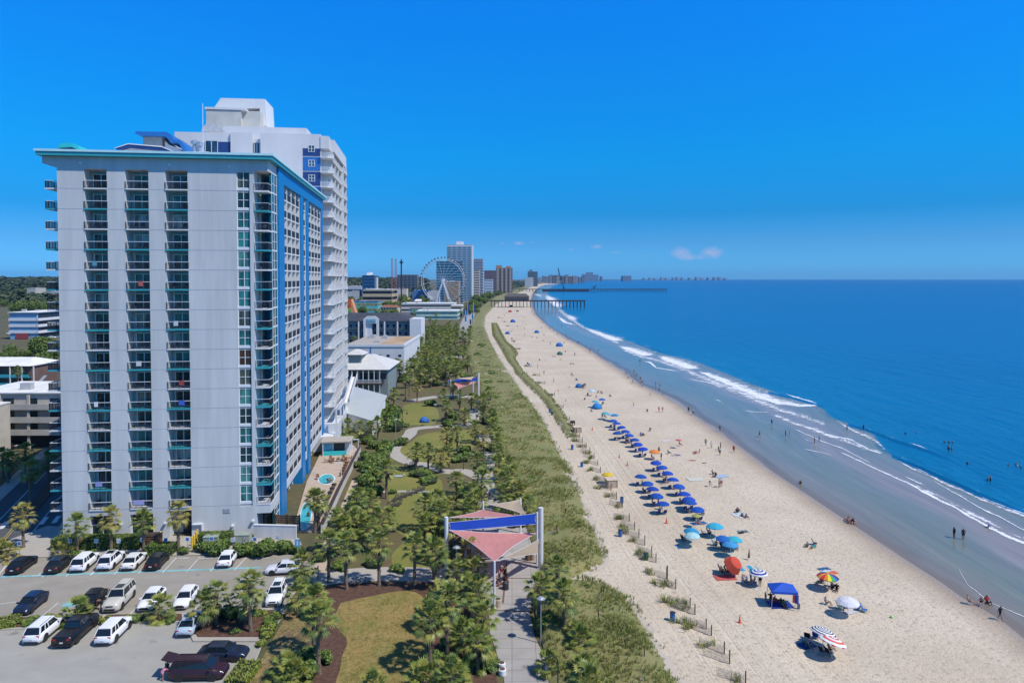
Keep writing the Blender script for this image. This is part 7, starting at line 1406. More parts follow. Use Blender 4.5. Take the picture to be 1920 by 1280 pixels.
for x, y in pts:
    p = P(x, y); s = 1 if p.y < 170 else 1.3; t = link('sand_fence', None, None, p, 2.45 + pi + R.uniform(-.15, .15) - pi); link('slats', FP, t, scl=(s, 1, R.uniform(.8, 1.0)), rot=(0, 0, pi)); link('post', PMM, t, (0, 0, 0), scl=(1, 1, R.uniform(.9, 1.1)))
    FENL.append((t, 'weathered slat sand fence panel', 'fences', 'fence', 'sand fences along the beach'))
    if R.random() < .9:
        d = Vector((cos(2.45), sin(2.45), 0)); q = p + d * R.uniform(.6, 2.4) + Vector((R.uniform(-.6, .2), R.uniform(-.6, .6), 0)); TUFTL.append((link('sea_oats', R.choice(TUFTS), None, q, R.uniform(0, 6), (R.uniform(.9, 1.5), R.uniform(.8, 1.2), R.uniform(.8, 1.2))), 'tuft of sea oats', 'tufts', 'grass tuft', 'sea oat tufts at the fences'))
        if R.random() < .5: q = q + Vector((R.uniform(-1.2, .6), R.uniform(-1, 1), 0)); TUFTL.append((link('sea_oats', R.choice(TUFTS), None, q, R.uniform(0, 6), R.uniform(.6, 1.0)), 'small tuft of sea oats', 'tufts', 'grass tuft', 'sea oat tufts at the fences'))
t = thing('tall_post', 'tall lone timber post rising from the sand fence line', 'post', P(1251, 1090)); mb = MB(); mb.tube([(0, 0, 0), (0, 0, 2.0)], .08, 8); mb.build('shaft', WOODD, t); mb = MB(); mb.lathe([(.09, 2.0), (.03, 2.06)], 8); mb.build('cap', WOODD, t)
for k, (x, y) in enumerate([(1128, 1120), (1132, 1118), (1172, 1222), (1208, 1240), (1176, 1195), (1122, 1165), (1044, 1000), (1060, 968), (1030, 945)]):
    t = link('sand_fence', None, None, P(x, y, .5), R.uniform(0, 3)); link('slats', FP, t, scl=(.6, 1, .7)); link('post', PMM, t); FENL.append((t, 'grey slat fence remnant in the dune grass', 'fences', 'fence', 'fence remnants in the dune'))
# ============================================================ PEOPLE: one skinned body per pose, clothing and hair cut from it
SKINM = M('skin', (1, 1, 1), .6, .05, 6, objcol=True, coords='O'); CLOTH = M('cloth', (1, 1, 1), .85, .1, 5, objcol=True, coords='O'); HAIRM = M('hair', (1, 1, 1), .7, .15, 8, objcol=True, coords='O')
POSES = {}
def pose_mesh(name, J):
    """J: joints; grows one continuous body with the skin modifier"""
    names = list(J); E = [('pel', 'bel'), ('bel', 'che'), ('che', 'nek'), ('nek', 'hed'), ('hed', 'top'), ('hed', 'nos')]
    for s in 'lr': E += [('pel', 'hip' + s), ('hip' + s, 'kne' + s), ('kne' + s, 'ank' + s), ('ank' + s, 'toe' + s), ('che', 'sho' + s), ('sho' + s, 'elb' + s), ('elb' + s, 'wri' + s), ('wri' + s, 'fin' + s)]
    RAD = dict(pel=.125, bel=.115, che=.135, nek=.055, hed=.095, top=.075, nos=.03, hip=.095, kne=.062, ank=.042, toe=.035, sho=.062, elb=.042, wri=.030, fin=.026)
    for s in 'lr':
        J['nos'] = J.get('nos') or tuple(Vector(J['hed']) + Vector((0, .10, .0)))
        w_, e = Vector(J['wri' + s]), Vector(J['elb' + s]); J['fin' + s] = tuple(w_ + (w_ - e).normalized() * .13); a = Vector(J['ank' + s]); f = J.get('foot', (0, 1, 0)); J['toe' + s] = tuple(a + Vector(f) * .17 + Vector((0, 0, -.04)))
    names = [n for n in J if n not in ('foot',)]; me = bpy.data.meshes.new('p'); me.from_pydata([J[n] for n in names], [(names.index(a), names.index(b)) for a, b in E], []); o = bpy.data.objects.new('p', me); COL.objects.link(o)
    md = o.modifiers.new('s', 'SKIN'); md.use_smooth_shade = True
    for i, n in enumerate(names):
        r = RAD[n] if n in RAD else RAD[n[:3]]; v = me.skin_vertices[0].data[i]; v.radius = (r * (1.25 if n in ('pel', 'che', 'bel') else 1), r * (.8 if n in ('pel', 'che', 'bel') else 1)); v.use_root = n == 'pel'
    sub = o.modifiers.new('u', 'SUBSURF'); sub.levels = 1; sub.render_levels = 1
    dg = bpy.context.evaluated_depsgraph_get(); body = bpy.data.meshes.new_from_object(o.evaluated_get(dg)); body.name = 'person'; bpy.data.objects.remove(o); body.materials.clear(); body.materials.append(SKINM)
    segs = [(a, b, Vector(J[a]), Vector(J[b])) for a, b in E]
    def near(p):
        best, bd = None, 9
        for a, b, A_, B_ in segs:
            ab = B_ - A_; t = max(0, min(1, (p - A_).dot(ab) / max(ab.length_squared, 1e-6))); d = (A_ + ab * t - p).length - (RAD.get(a) or RAD[a[:3]]) * .5
            if d < bd: bd, best, bt = d, (a, b), t
        return best, bt
    def cut(nm, test, off, mat):
        mb = MB(); body_n = [v.normal.copy() for v in body.vertices]
        for f in body.polygons:
            if test(*near(f.center), f.center): mb.face([body.vertices[i].co + body_n[i] * off for i in f.vertices])
        me2 = mb.mesh(nm, mat, True, fix=False); return me2
    tr = cut('shorts', lambda b, t, c: (b[0] == 'pel') or (b[0][:3] == 'hip' and t < .45) or (b == ('pel', 'bel') and t < .4), .014, CLOTH)
    sh = cut('shirt', lambda b, t, c: b in (('bel', 'che'), ('che', 'shol'), ('che', 'shor')) or (b == ('che', 'nek') and t < .5) or (b == ('pel', 'bel') and t > .3) or (b[0][:3] == 'sho' and t < .5), .014, CLOTH)
    hc = Vector(J['hed']); fw = (Vector(J['nos']) - hc).normalized(); up = (Vector(J['top']) - hc).normalized()
    hr = cut('hair', lambda b, t, c: b[0] == 'hed' and ((c - hc).dot(up) > .03 or (c - hc).dot(fw) < -.01), .012, HAIRM)
    return body, tr, sh, hr
def stand(dx=.1, arm=.22, step=0., lean=0., elb=.02, z0=0.):
    J = dict(pel=(0, 0, .93), bel=(0, lean * .3, 1.1), che=(0, lean * .6, 1.32), nek=(0, lean, 1.48), hed=(0, lean * 1.1 + .02, 1.60), top=(0, lean * 1.1, 1.68))
    for s, q in (('l', -1), ('r', 1)):
        st = step * q; J['hip' + s] = (q * .095, 0, .88); J['kne' + s] = (q * dx, st * .55 + .03, .49); J['ank' + s] = (q * dx, st, .08 + (.06 if st < 0 else 0)); J['sho' + s] = (q * .19, lean * .85, 1.43); J['elb' + s] = (q * (arm + .03), lean - st * .4 - .03, 1.15); J['wri' + s] = (q * (arm + elb), lean - st * .7 + .06, .90)
    return J
def sit(knee=.42, lean=-.12, flat=False):
    J = dict(pel=(0, 0, .13), bel=(0, lean * .4, .30), che=(0, lean * .8, .52), nek=(0, lean * .9, .68), hed=(0, lean * .8 + .03, .80), top=(0, lean * .8, .88))
    for s, q in (('l', -1), ('r', 1)):
        J['hip' + s] = (q * .10, .05, .12); J['kne' + s] = (q * .16, .46 if not flat else .52, .40 if not flat else .14); J['ank' + s] = (q * .13, .62 if not flat else .95, .07); J['sho' + s] = (q * .19, lean * .85, .63); J['elb' + s] = (q * .26, lean + .05, .38); J['wri' + s] = (q * (.22 if not flat else .27), .22 if not flat else lean - .15, .34 if not flat else .06)
    return J
def lie():
    J = dict(pel=(0, 0, .13), bel=(0, -.18, .12), che=(0, -.4, .14), nek=(0, -.58, .13), hed=(0, -.70, .13), top=(0, -.78, .13), nos=(0, -.70, .24))
    for s, q in (('l', -1), ('r', 1)): J['hip' + s] = (q * .1, .06, .12); J['kne' + s] = (q * .12, .48, .16); J['ank' + s] = (q * .12, .88, .07); J['sho' + s] = (q * .19, -.5, .12); J['elb' + s] = (q * .30, -.28, .08); J['wri' + s] = (q * .28, -.02, .06)
    J['foot'] = (0, .3, .6); return J
def chairsit():
    J = sit(); J = {k: (v[0], v[1], v[2] + .26) for k, v in J.items()}
    for s, q in (('l', -1), ('r', 1)): J['kne' + s] = (q * .14, .46, .44); J['ank' + s] = (q * .13, .58, .08); J['wri' + s] = (q * .26, .26, .50); J['elb' + s] = (q * .28, -.05, .55)
    return J
def bend():
    J = stand(.13, .15); J.update(bel=(0, .12, 1.02), che=(0, .36, 1.10), nek=(0, .52, 1.10), hed=(0, .62, 1.08), top=(0, .70, 1.07), nos=(0, .62, .97), shol=(-.18, .42, 1.1), shor=(.18, .42, 1.1), elbl=(-.2, .5, .82), elbr=(.2, .5, .82), wril=(-.15, .55, .58), wrir=(.15, .55, .58)); return J
def arms():
    J = stand(.12, .3); J.update(elbl=(-.36, .05, 1.28), wril=(-.16, .14, 1.18), elbr=(.40, .02, 1.5), wrir=(.42, .1, 1.75)); return J
for nm, J in (('standing', stand()), ('walking', stand(.08, .24, .30, .05)), ('sitting', sit()), ('reclining', sit(flat=True, lean=-.25)), ('lying', lie()), ('chair', chairsit()), ('bending', bend()), ('waving', arms())): POSES[nm] = pose_mesh(nm, J)
PEOPLE = []; SKINS = [(.42, .25, .17), (.36, .20, .13), (.50, .32, .23), (.20, .11, .07), (.10, .055, .035), (.30, .17, .11)]; HAIRS = [(.02, .015, .01), (.05, .03, .02), (.12, .07, .03), (.25, .17, .08)]
CLO = [('black', (.012, .012, .015)), ('navy', (.02, .03, .10)), ('red', (.45, .04, .04)), ('white', (.7, .7, .7)), ('blue', (.03, .12, .42)), ('teal', (.03, .28, .30)), ('grey', (.2, .2, .22)), ('pink', (.6, .25, .30)), ('green', (.08, .22, .08)), ('orange', (.65, .22, .04))]
VERB = {'standing': 'standing', 'walking': 'walking', 'sitting': 'sitting', 'reclining': 'reclining', 'lying': 'lying', 'chair': 'seated', 'bending': 'bending', 'waving': 'waving'}
def person(p, pose, rz=None, clo=None, shirt=None, skin=None, s=1.0, phrase=None, where=''):
    b, tr, sh, hr = POSES[pose]; rz = R.uniform(0, 6.28) if rz is None else rz; c = CLO[clo] if clo is not None else R.choice(CLO[:7]); o = link('person', b, None, p, rz, s * R.uniform(.94, 1.04), skin or R.choice(SKINS)); link('shorts', tr, o, color=c[1]); has = R.random() < .5 if shirt is None else shirt is not False
    c2 = c
    if has: c2 = CLO[shirt] if isinstance(shirt, int) and not isinstance(shirt, bool) else (c if R.random() < .5 else R.choice(CLO)); link('shirt', sh, o, color=c2[1])
    link('hair', hr, o, color=R.choice(HAIRS)); PEOPLE.append((o, phrase or ('person in %s%s %s%s' % (c2[0], ' top' if has else ' swimwear', VERB[pose], where)), 'people', 'person', 'people')); return o
# ============================================================ BEACH FURNITURE
POLEM = M('pole_white', (.62, .62, .60), .5, .05, 4)
def canopy_mesh(r=1.1, drop=.42, n=8, flap=.1):
    mb = MB(); rings = [(.02, 0.), (.35, -.05), (.68, -.17), (1.0, -drop / r * 1.0 * r)]; rows = []
    for f, z in rings: rows.append([(r * f * cos(2 * pi * k / n / 2) * (1 if k % 2 == 0 else (1 - .045 * f)), r * f * sin(2 * pi * k / n / 2) * (1 if k % 2 == 0 else (1 - .045 * f)), z) for k in range(2 * n)])
    rows.append([(x, y, z - flap) for x, y, z in rows[-1]])
    for L in rows: mb.v += L
    N = 2 * n
    for i in range(len(rows) - 1):
        for k in range(N): a = i * N + k; b = i * N + (k + 1) % N; mb.f.append((a, b, b + N, a + N)); mb.m.append(0)
    mb.f.append(tuple(range(N))); mb.m.append(0); return mb
CAN = canopy_mesh().mesh('canopy', OBJF, fix=False)
def striped(name, a, b_, rad=True, n=3):
    m, nt, b = newmat(name); tc = nt.nodes.new('ShaderNodeTexCoord').outputs['Object']; sp = nt.nodes.new('ShaderNodeSeparateXYZ'); nt.links.new(tc, sp.inputs[0]); r = mathn(nt, 'SQRT', mathn(nt, 'ADD', mathn(nt, 'MULTIPLY', sp.outputs[0], sp.outputs[0]), mathn(nt, 'MULTIPLY', sp.outputs[1], sp.outputs[1])))
    f = mathn(nt, 'GREATER_THAN', mathn(nt, 'FRACT', mathn(nt, 'MULTIPLY', r, n)), .5); nt.links.new(mixc(nt, f, a, b_), b.inputs['Base Color']); b.inputs['Roughness'].default_value = .8; return m
def rainbow():
    m, nt, b = newmat('rainbow_cloth'); tc = nt.nodes.new('ShaderNodeTexCoord').outputs['Object']; sp = nt.nodes.new('ShaderNodeSeparateXYZ'); nt.links.new(tc, sp.inputs[0]); a = mathn(nt, 'ADD', mathn(nt, 'MULTIPLY', mathn(nt, 'ARCTAN2', sp.outputs[1], sp.outputs[0]), 1 / (2 * pi)), .5)
    a = mathn(nt, 'FRACT', mathn(nt, 'MULTIPLY', a, 2)); r = nt.nodes.new('ShaderNodeValToRGB'); r.color_ramp.interpolation = 'CONSTANT'; e = r.color_ramp.elements; cs = [(.6, .03, .03), (.7, .25, .02), (.75, .6, .03), (.05, .35, .08), (.02, .12, .5), (.02, .02, .08), (.65, .06, .05), (.7, .35, .05)]
    for i, c in enumerate(cs): x = e[i] if i < 2 else e.new(i / 8); x.position = i / 8; x.color = (*c, 1)
    nt.links.new(a, r.inputs[0]); nt.links.new(r.outputs[0], b.inputs['Base Color']); b.inputs['Roughness'].default_value = .8; return m
CANM = {'deep': canopy_mesh(1.05, .85).mesh('canopy', OBJF, fix=False), 'navy stripe': canopy_mesh().mesh('canopy', striped('navy_stripe_cloth', (.04, .05, .25), (.75, .75, .75), n=2.6), fix=False), 'black stripe': canopy_mesh(1.3).mesh('canopy', striped('black_stripe_cloth', (.02, .03, .05), (.75, .75, .75), n=3.8), fix=False), 'red stripe': canopy_mesh(1.3).mesh('canopy', striped('red_stripe_cloth', (.75, .74, .72), (.65, .12, .10), n=2.0), fix=False), 'rainbow': canopy_mesh(1.25).mesh('canopy', rainbow(), fix=False)}
def pole_mesh(h): mb = MB(); mb.tube([(0, 0, -.02), (0, 0, h)], .022, 6); return mb.mesh('pole', POLEM)
PO = pole_mesh(2.05)
def finial_mesh(): mb = MB(); mb.lathe([(.03, 0), (.035, .05), (.01, .1)], 6); return mb.mesh('finial', POLEM)
FIN = finial_mesh(); UMB = []
def umbrella(px, py, colr, phrase, s=1.0, tilt=0, ta=0, key=None, hh=1.72):
    """px, py: middle of the canopy in the picture"""
    q = P(px, py, hh); t = link('beach_umbrella', None, None, (q.x, q.y, 0), ta if tilt else R.uniform(0, 6)); T = (0, tilt, 0) if tilt else (R.uniform(-.09, .09), R.uniform(-.09, .09), 0)
    link('pole', PO, t, rot=(T[0] * .5, T[1] * .5, 0)); c = link('canopy', CANM.get(key, CAN), t, (sin(T[1] * .5) * 2, 0, 2.05), rot=T, scl=s, color=colr); link('finial', FIN, c); UMB.append((t, phrase, 'umbrellas', 'umbrella', 'beach umbrellas')); return t
def bchair_mesh():
    f = MB()
    for x in (-.28, .28): f.bar((x, -.35, .0), (x, .25, .34), .035); f.bar((x, .35, 0), (x, -.32, .32), .035); f.bar((x, .12, .28), (x, .45, .88), .035); f.bar((x, -.2, .5), (x, .3, .55), .05, .03)
    s = MB(); s.hexa([(-.26, -.32, .28), (.26, -.32, .28), (.26, .18, .24), (-.26, .18, .24)], [(-.26, -.32, .31), (.26, -.32, .31), (.26, .18, .27), (-.26, .18, .27)]); s.hexa([(-.26, .15, .25), (.26, .15, .25), (.26, .18, .27), (-.26, .18, .27)], [(-.26, .44, .88), (.26, .44, .88), (.26, .47, .88), (-.26, .47, .88)]); return f.mesh('frame', STEEL), s.mesh('seat', OBJF)
BCF, BCS = bchair_mesh(); BCH = []
def bchair(p, rz, colr, phrase): t = link('beach_chair', None, None, p, rz); link('frame', BCF, t); link('seat', BCS, t, color=colr); BCH.append((t, phrase, 'chairs', 'chair', 'beach chairs')); return t
RB = (.012, .075, .42)
def blue_set(px, py, occupied=.5):
    u = umbrella(px, py, (.012 * R.uniform(.8, 1.3), .075 * R.uniform(.85, 1.2), .42 * R.uniform(.85, 1.15)), 'royal blue umbrella'); b = u.location
    for dx in (-.55, .45):
        p = b + Vector((dx - .15, -.15 + R.uniform(-.2, .2), 0)); rz = -1.0 + R.uniform(-.15, .15) - pi * .0
        bchair(p, pi / 2 + RZ - .2 + R.uniform(-.2, .2) + 1.9, (.03, .06, .2), 'blue rental chair')
        if R.random() < occupied * .6: person(p + Vector((0, 0, .02)), 'chair', R.uniform(1, 2) + pi, where=' in a chair')
Z6 = lambda x, y: (1020 + x / 4.571, 700 + y / 4.571)
Z7 = lambda x, y: (1180 + x / 4, 940 + y / 4)
for x, y in [(590, 405), (625, 427), (662, 460), (698, 495), (730, 528), (778, 567), (806, 605), (847, 645), (960, 762), (1010, 803), (1058, 852), (1108, 907), (1158, 965), (1205, 1030), (1238, 1076), (1252, 1100), (1315, 1163), (628, 508), (830, 880), (885, 940), (932, 985), (968, 1045), (1017, 1113)]: blue_set(*Z6(x, y))
LBL = (.04, .36, .55)
for x, y, c, ph in [(527, 340, (.10, .42, .50), 'faded teal umbrella'), (605, 357, (.03, .22, .45), 'mid-blue umbrella'), (575, 350, (.30, .55, .62), 'pale aqua umbrella'), (437, 240, (.05, .42, .48), 'turquoise umbrella'), (498, 222, (.03, .12, .45), 'blue umbrella'), (410, 145, (.45, .66, .70), 'white and aqua umbrella'), (545, 863, (.72, .50, .03), 'yellow umbrella'), (945, 667, (.75, .25, .06), 'orange umbrella'), (1155, 575, (.55, .12, .14), 'faded red umbrella'), (1305, 1222, (.36, .38, .10), 'lime green umbrella')]: umbrella(*Z6(x, y), c, ph, s=.62 if y in (1222, 575) else 1)
for x, y, c, ph, s in [(640, 178, (.05, .42, .60), 'bright aqua umbrella', 1.15), (465, 218, (.03, .28, .50), 'cobalt umbrella', 1.0), (470, 252, (.42, .66, .68), 'pale mint umbrella', 1.0), (700, 276, (.02, .14, .48), 'blue umbrella of the three together', .9), (785, 280, (.05, .45, .55), 'aqua umbrella of the three together', 1.05), (760, 320, (.06, .32, .60), 'sky blue umbrella of the three together', 1.0), (1640, 742, (.72, .72, .76), 'white umbrella', 1.1)]: umbrella(*Z7(x, y), c, ph, s)
umbrella(*Z7(967, 530), (1, 1, 1), 'navy and white ringed umbrella', 1.0, key='navy stripe'); umbrella(*Z7(1488, 557), (1, 1, 1), 'rainbow umbrella', 1.0, key='rainbow'); umbrella(*Z7(1447, 975), (1, 1, 1), 'black and white ringed umbrella', 1.0, .28, .3, 'black stripe'); umbrella(*Z7(1518, 1046), (1, 1, 1), 'red and white ringed umbrella', 1.0, .30, .4, 'red stripe')
t = umbrella(*Z7(768, 478), (.62, .09, .05), 'orange-red tilted umbrella shelter', 1.15, .80, -.83, 'deep', hh=1.35)
t = thing('folded_umbrella', 'closed maroon umbrella standing alone in the sand', 'umbrella', P(*Z7(895, 438))); mb = MB(); mb.tube([(0, 0, 0), (.06, 0, 1.5)], .02, 6); mb.build('pole', POLEM, t); mb = MB(); mb.tube([(.02, 0, .35), (.03, 0, .7), (.07, 0, 1.55)], [.16, .13, .02], 8); mb.build('canopy', M('maroon_cloth', (.16, .06, .05), .85), t)
for x, y, c, s, ph in [(450, 300, (.03, .25, .62), 1.7, 'bright blue dome tent beside the turquoise umbrella'), (297, 120, (.03, .18, .45), 1.5, 'small blue shelter tent before a group of standing people')]: popup(P(*Z6(x, y)), s, c, ph)
for x, y, c, s, ph in [(961, 604, (.02, .12, .5), 2.6, 'royal blue shelter alone below the pier'), (1006, 624, (.03, .14, .45), 2.0, 'blue shelter among a group in mid beach'), (1048, 649, (.02, .18, .55), 2.2, 'blue shelter with pale panel near the far water edge'), (1049, 665, (.05, .16, .13), 1.7, 'dark green shelter right of a seated pair'), (956, 585, (.5, .05, .06), 2.4, 'red shelter in the far cluster by the pier'), (958, 575, (.03, .15, .4), 2.6, 'blue shelter under the near pier'), (970, 584, (.25, .08, .1), 1.8, 'dark red shelter right in the far cluster'), (951, 626, (.03, .12, .4), 1.8, 'long blue shelter at the fence line of the far beach')]: popup(P(x, y), s, c, ph)
# blue canopy tent on four legs
def canopy_tent():
    c = P(*Z7(1150, 640), 2.1); t = thing('canopy_tent', 'royal blue four-legged canopy tent with clothes hung at one corner', 'tent', (c.x, c.y, 0), -.12); w_, d, h = 1.4, 1.1, 2.0; CB = M('canopy_blue', (.012, .08, .45), .7, .08, 1)
    mb = MB(); mb.hexa([(-w_, -d, h), (w_, -d, h), (w_, d, h), (-w_, d, h)], [(-.08, -.08, h + .62), (.08, -.08, h + .62), (.08, .08, h + .62), (-.08, .08, h + .62)]); mb.build('roof', CB, t); mb = MB()
    for a, b in (((-w_, -d), (w_, -d)), ((w_, -d), (w_, d)), ((w_, d), (-w_, d)), ((-w_, d), (-w_, -d))): mb.bar((*a, h - .12), (*b, h - .12), .03, .26)
    mb.build('valance', CB, t)
    for x, y in ((-w_, -d), (w_, -d), (w_, d), (-w_, d)): mb = MB(); mb.bar((x * 1.08, y * 1.08, 0), (x * .97, y * .97, h), .045); mb.build('leg', STEEL, t)
    for k, (x, c_) in enumerate(((.9, (.4, .05, .08)), (1.12, (.02, .03, .1)), (1.34, (.03, .1, .4)))): mb = MB(); mb.box(x - .11, x + .11, -d - .09, -d - .03, .9 - .1 * k, 1.75); o = mb.build('towel', OBJF, None); o.location = t.location; o.rotation_euler = t.rotation_euler; o.color = (*c_, 1); tag(o, '%s cloth hanging from the blue canopy tent' % ['red', 'black', 'blue'][k], 'towel')
    o = link('beach_mat', None, None, (c.x - .9, c.y, 0)); 
    bpy.data.objects.remove(o)
canopy_tent()
TW = []
def towel(px, py, colr, phrase, w_=.9, l=1.8, rz=None):
    mb = MB(); n = 6
    for k in range(n):
        y0, y1 = -l / 2 + l * k / n, -l / 2 + l * (k + 1) / n; z0, z1 = .03 + .015 * sin(k * 2.1), .03 + .015 * sin((k + 1) * 2.1); mb.hexa([(-w_ / 2, y0, z0 - .03), (w_ / 2, y0, z0 - .03), (w_ / 2, y1, z1 - .03), (-w_ / 2, y1, z1 - .03)], [(-w_ / 2, y0, z0), (w_ / 2, y0, z0), (w_ / 2, y1, z1), (-w_ / 2, y1, z1)])
    o = mb.build('beach_towel', OBJF); o.location = P(px, py, .01); o.rotation_euler = (0, 0, rz if rz is not None else R.uniform(-1.8, -1.2)); o.color = (*colr, 1); TW.append((o, phrase, 'towels', 'towel', 'beach towels'))
def tw7(x, y, c, ph, w_=.9, l=1.8, rz=None): towel(*Z7(x, y), c, ph, w_, l, rz)
def tw6(x, y, c, ph, w_=.9, l=1.8, rz=None): towel(*Z6(x, y), c, ph, w_, l, rz)
tw7(890, 500, (.03, .38, .58), 'bright turquoise ground sheet', 1.6, 2.6, -1.5); tw7(1460, 505, (.03, .12, .25), 'dark blue towel', .8, 1.6, -1.3); tw7(1475, 520, (.6, .68, .72), 'white towel', .7, 1.3, -1.3); tw7(1525, 532, (.7, .16, .1), 'orange-red towel', .8, 1.2, -1.3); tw7(410, 335, (.03, .2, .42), 'blue blanket', 1.6, 2.4, -1.4); tw7(520, 162, (.02, .13, .38), 'blue blanket', 1.1, 2.4, -1.3); tw7(825, 88, (.3, .5, .48), 'green towel', .9, 1.7, -1.3); tw7(850, 108, (.7, .7, .72), 'white towel', 1.2, 2.0, -1.2); tw7(720, 570, (.6, .12, .1), 'red and white blanket', 1.4, 2.6, -1.5); tw7(955, 660, (.68, .66, .66), 'small white bag-like towel', .4, .6); tw7(1130, 770, (.02, .05, .3), 'navy blanket', 1.8, 2.6, -1.5); tw7(1665, 825, (.6, .6, .6), 'pale towel', .8, 1.8, -1.2); tw7(1330, 1075, (.03, .10, .3), 'blue towel', 1.2, 1.6, -1.2); tw7(850, 225, (.06, .2, .25), 'dark teal towel', .9, 1.7, -1.3)
tw6(1295, 905, (.66, .66, .56), 'large cream blanket', 2.0, 3.0, -1.4); tw6(1520, 880, (.42, .52, .66), 'pale blue blanket', 1.6, 2.6, -1.1); tw6(1048, 575, (.7, .7, .7), 'white towel', .9, 1.9, -1.3); tw6(1280, 747, (.45, .10, .16), 'red towel', .7, 1.8, -1.4); tw6(1135, 700, (.6, .52, .48), 'pale towel', 1.0, 2.2, -1.3); tw6(1672, 1205, (.66, .68, .7), 'white sheet', 1.3, 2.4, -1.2); tw6(780, 287, (.7, .7, .7), 'white towel', .9, 1.6); tw6(470, 205, (.6, .58, .56), 'pale blanket', 1.4, 2.2); tw6(1305, 672, (.7, .3, .26), 'coral towel', 1.2, 1.4)
for x, y, rz, c, ph in [(640, 330, 1.2, (.03, .25, .45), 'teal beach chair'), (560, 255, 1.3, (.03, .10, .18), 'dark beach chair'), (600, 245, 1.2, (.05, .02, .03), 'dark beach chair'), (700, 355, .9, (.02, .03, .09), 'navy beach chair'), (735, 370, 1.4, (.02, .03, .08), 'navy beach chair'), (870, 620, 1.2, (.03, .10, .32), 'blue beach chair'), (935, 620, 1.2, (.03, .10, .34), 'blue beach chair'), (1335, 1030, 2.6, (.01, .01, .02), 'black folding chair'), (1397, 1025, 2.6, (.02, .06, .34), 'blue folding chair'), (1320, 1065, 2.2, (.05, .25, .5), 'sky blue chair'), (1345, 1095, 2.0, (.03, .08, .09), 'dark green chair'), (1450, 1140, 2.1, (.02, .02, .03), 'black chair'), (1500, 1150, 2.0, (.02, .02, .03), 'black chair'), (1720, 800, 1.0, (.03, .10, .4), 'blue striped chair'), (1760, 825, 1.0, (.04, .18, .48), 'blue striped chair'), (1575, 800, 1.4, (.05, .18, .16), 'green chair'), (690, 525, 1.2, (.02, .02, .03), 'black beach chair'), (735, 540, 1.2, (.03, .05, .1), 'navy beach chair'), (405, 290, 1.3, (.07, .04, .02), 'brown beach chair'), (1390, 325, 1.2, (.02, .02, .02), 'dark beach chair'), (1450, 610, 2.2, (.5, .5, .5), 'pale folding chair'), (1530, 640, 1.0, (.02, .02, .04), 'dark folding chair'), (235, 58, 1.6, (.2, .14, .1), 'wood-framed chair'), (550, 100, 1.2, (.1, .08, .05), 'wood-framed chair')]: bchair(P(*Z7(x, y)), rz, c, ph)
# traffic cones, bins, boxes
CONE = M('cone_orange', (.70, .10, .04), .6, .08, 4, coords='O'); BINB = M('bin_blue', (.02, .13, .36), .45, .1, 2, coords='O'); CONEM = MB().lathe([(.16, .03), (.13, .12), (.05, .72), (.03, .9)], 10).mesh('cone', CONE); CB_ = MB().box(-.2, .2, -.2, .2, 0, .04).mesh('base', CONE); CONES = []
for x, y in [(278, 160), (828, 908)]: p = P(*Z7(x, y)); t = link('traffic_cone', None, None, p); link('cone', CONEM, t); link('base', CB_, t); CONES.append((t, 'orange traffic cone', 'cones', 'traffic cone', 'traffic cones on the beach'))
for x, y in [(645, 722), (715, 788), (415, 484), (187, 238), (123, 152), (84, 76)]: p = P(*Z6(x, y)); t = link('traffic_cone', None, None, p); link('cone', CONEM, t); link('base', CB_, t); CONES.append((t, 'orange traffic cone', 'cones', 'traffic cone', 'traffic cones on the beach'))
BM1 = MB().lathe([(.28, 0), (.29, .3), (.305, .32), (.29, .34), (.29, .6), (.305, .62), (.29, .64), (.285, .9), (.24, .9), (.24, .8)], 14).mesh('drum', BINB); BMG = MB().lathe([(.28, 0), (.33, .95), (.27, .95), (.25, .85)], 14).mesh('drum', M('bin_green', (.015, .09, .05), .5)); RIMB = MB().lathe([(.30, .88), (.32, .92), (.30, .96)], 14).mesh('rim', DARK); BINS = []
for x, y, g in [(1261, 1163, 0), (1166, 942, 0), (1163, 1005, 0), (1211, 1049, 1), (1073, 842, 0), (1091, 875, 0), (1031, 773, 0), (1035, 778, 1), (989, 683, 0), (992, 685, 0), (980, 704, 0), (964, 642, 1), (960, 636, 1)]: t = link('litter_drum', None, None, P(x, y)); link('drum', BMG if g else BM1, t); link('rim', RIMB, t); BINS.append((t, ('dark green' if g else 'blue') + ' litter drum', 'drums', 'bin', 'litter drums on the beach'))
def crate(px, py, s, lab):
    t = thing('storage_box', lab, 'box', P(px, py), RZ + .1); mb = MB(); mb.box(-s, s, -s * .8, s * .8, .0, s * 1.5); mb.build('box', M('plywood', (.42, .33, .24), .8, .15, 1.5), t); mb = MB(); mb.hexa([(-s * 1.06, -s * .9, s * 1.5), (s * 1.06, -s * .9, s * 1.5), (s * 1.06, s * .9, s * 1.5), (-s * 1.06, s * .9, s * 1.5)], [(-s * 1.06, -s * .9, s * 1.54), (s * 1.06, -s * .9, s * 1.54), (s * 1.06, s * .9, s * 1.75), (-s * 1.06, s * .9, s * 1.75)]); mb.build('lid', M('plywood_lid', (.58, .46, .34), .8, .12, 1.5), t); mb = MB()
    for x in (-s * .9, s * .9): mb.box(x - .05, x + .05, -s * .83, -s * .8, 0, s * 1.5)
    mb.build('batten', WOOD, t)
crate(*Z6(575, 972), .95, 'large tan plywood rental box beside the yellow umbrella'); crate(*Z6(283, 505), .9, 'smaller tan plywood box at the end of the dune grass'); t = thing('bench', 'dark timber stand behind the smaller plywood box', 'stand', P(*Z6(245, 445))); mb = MB(); mb.box(-.6, .6, -.4, .4, .6, 1.2); mb.build('top', WOODD, t)
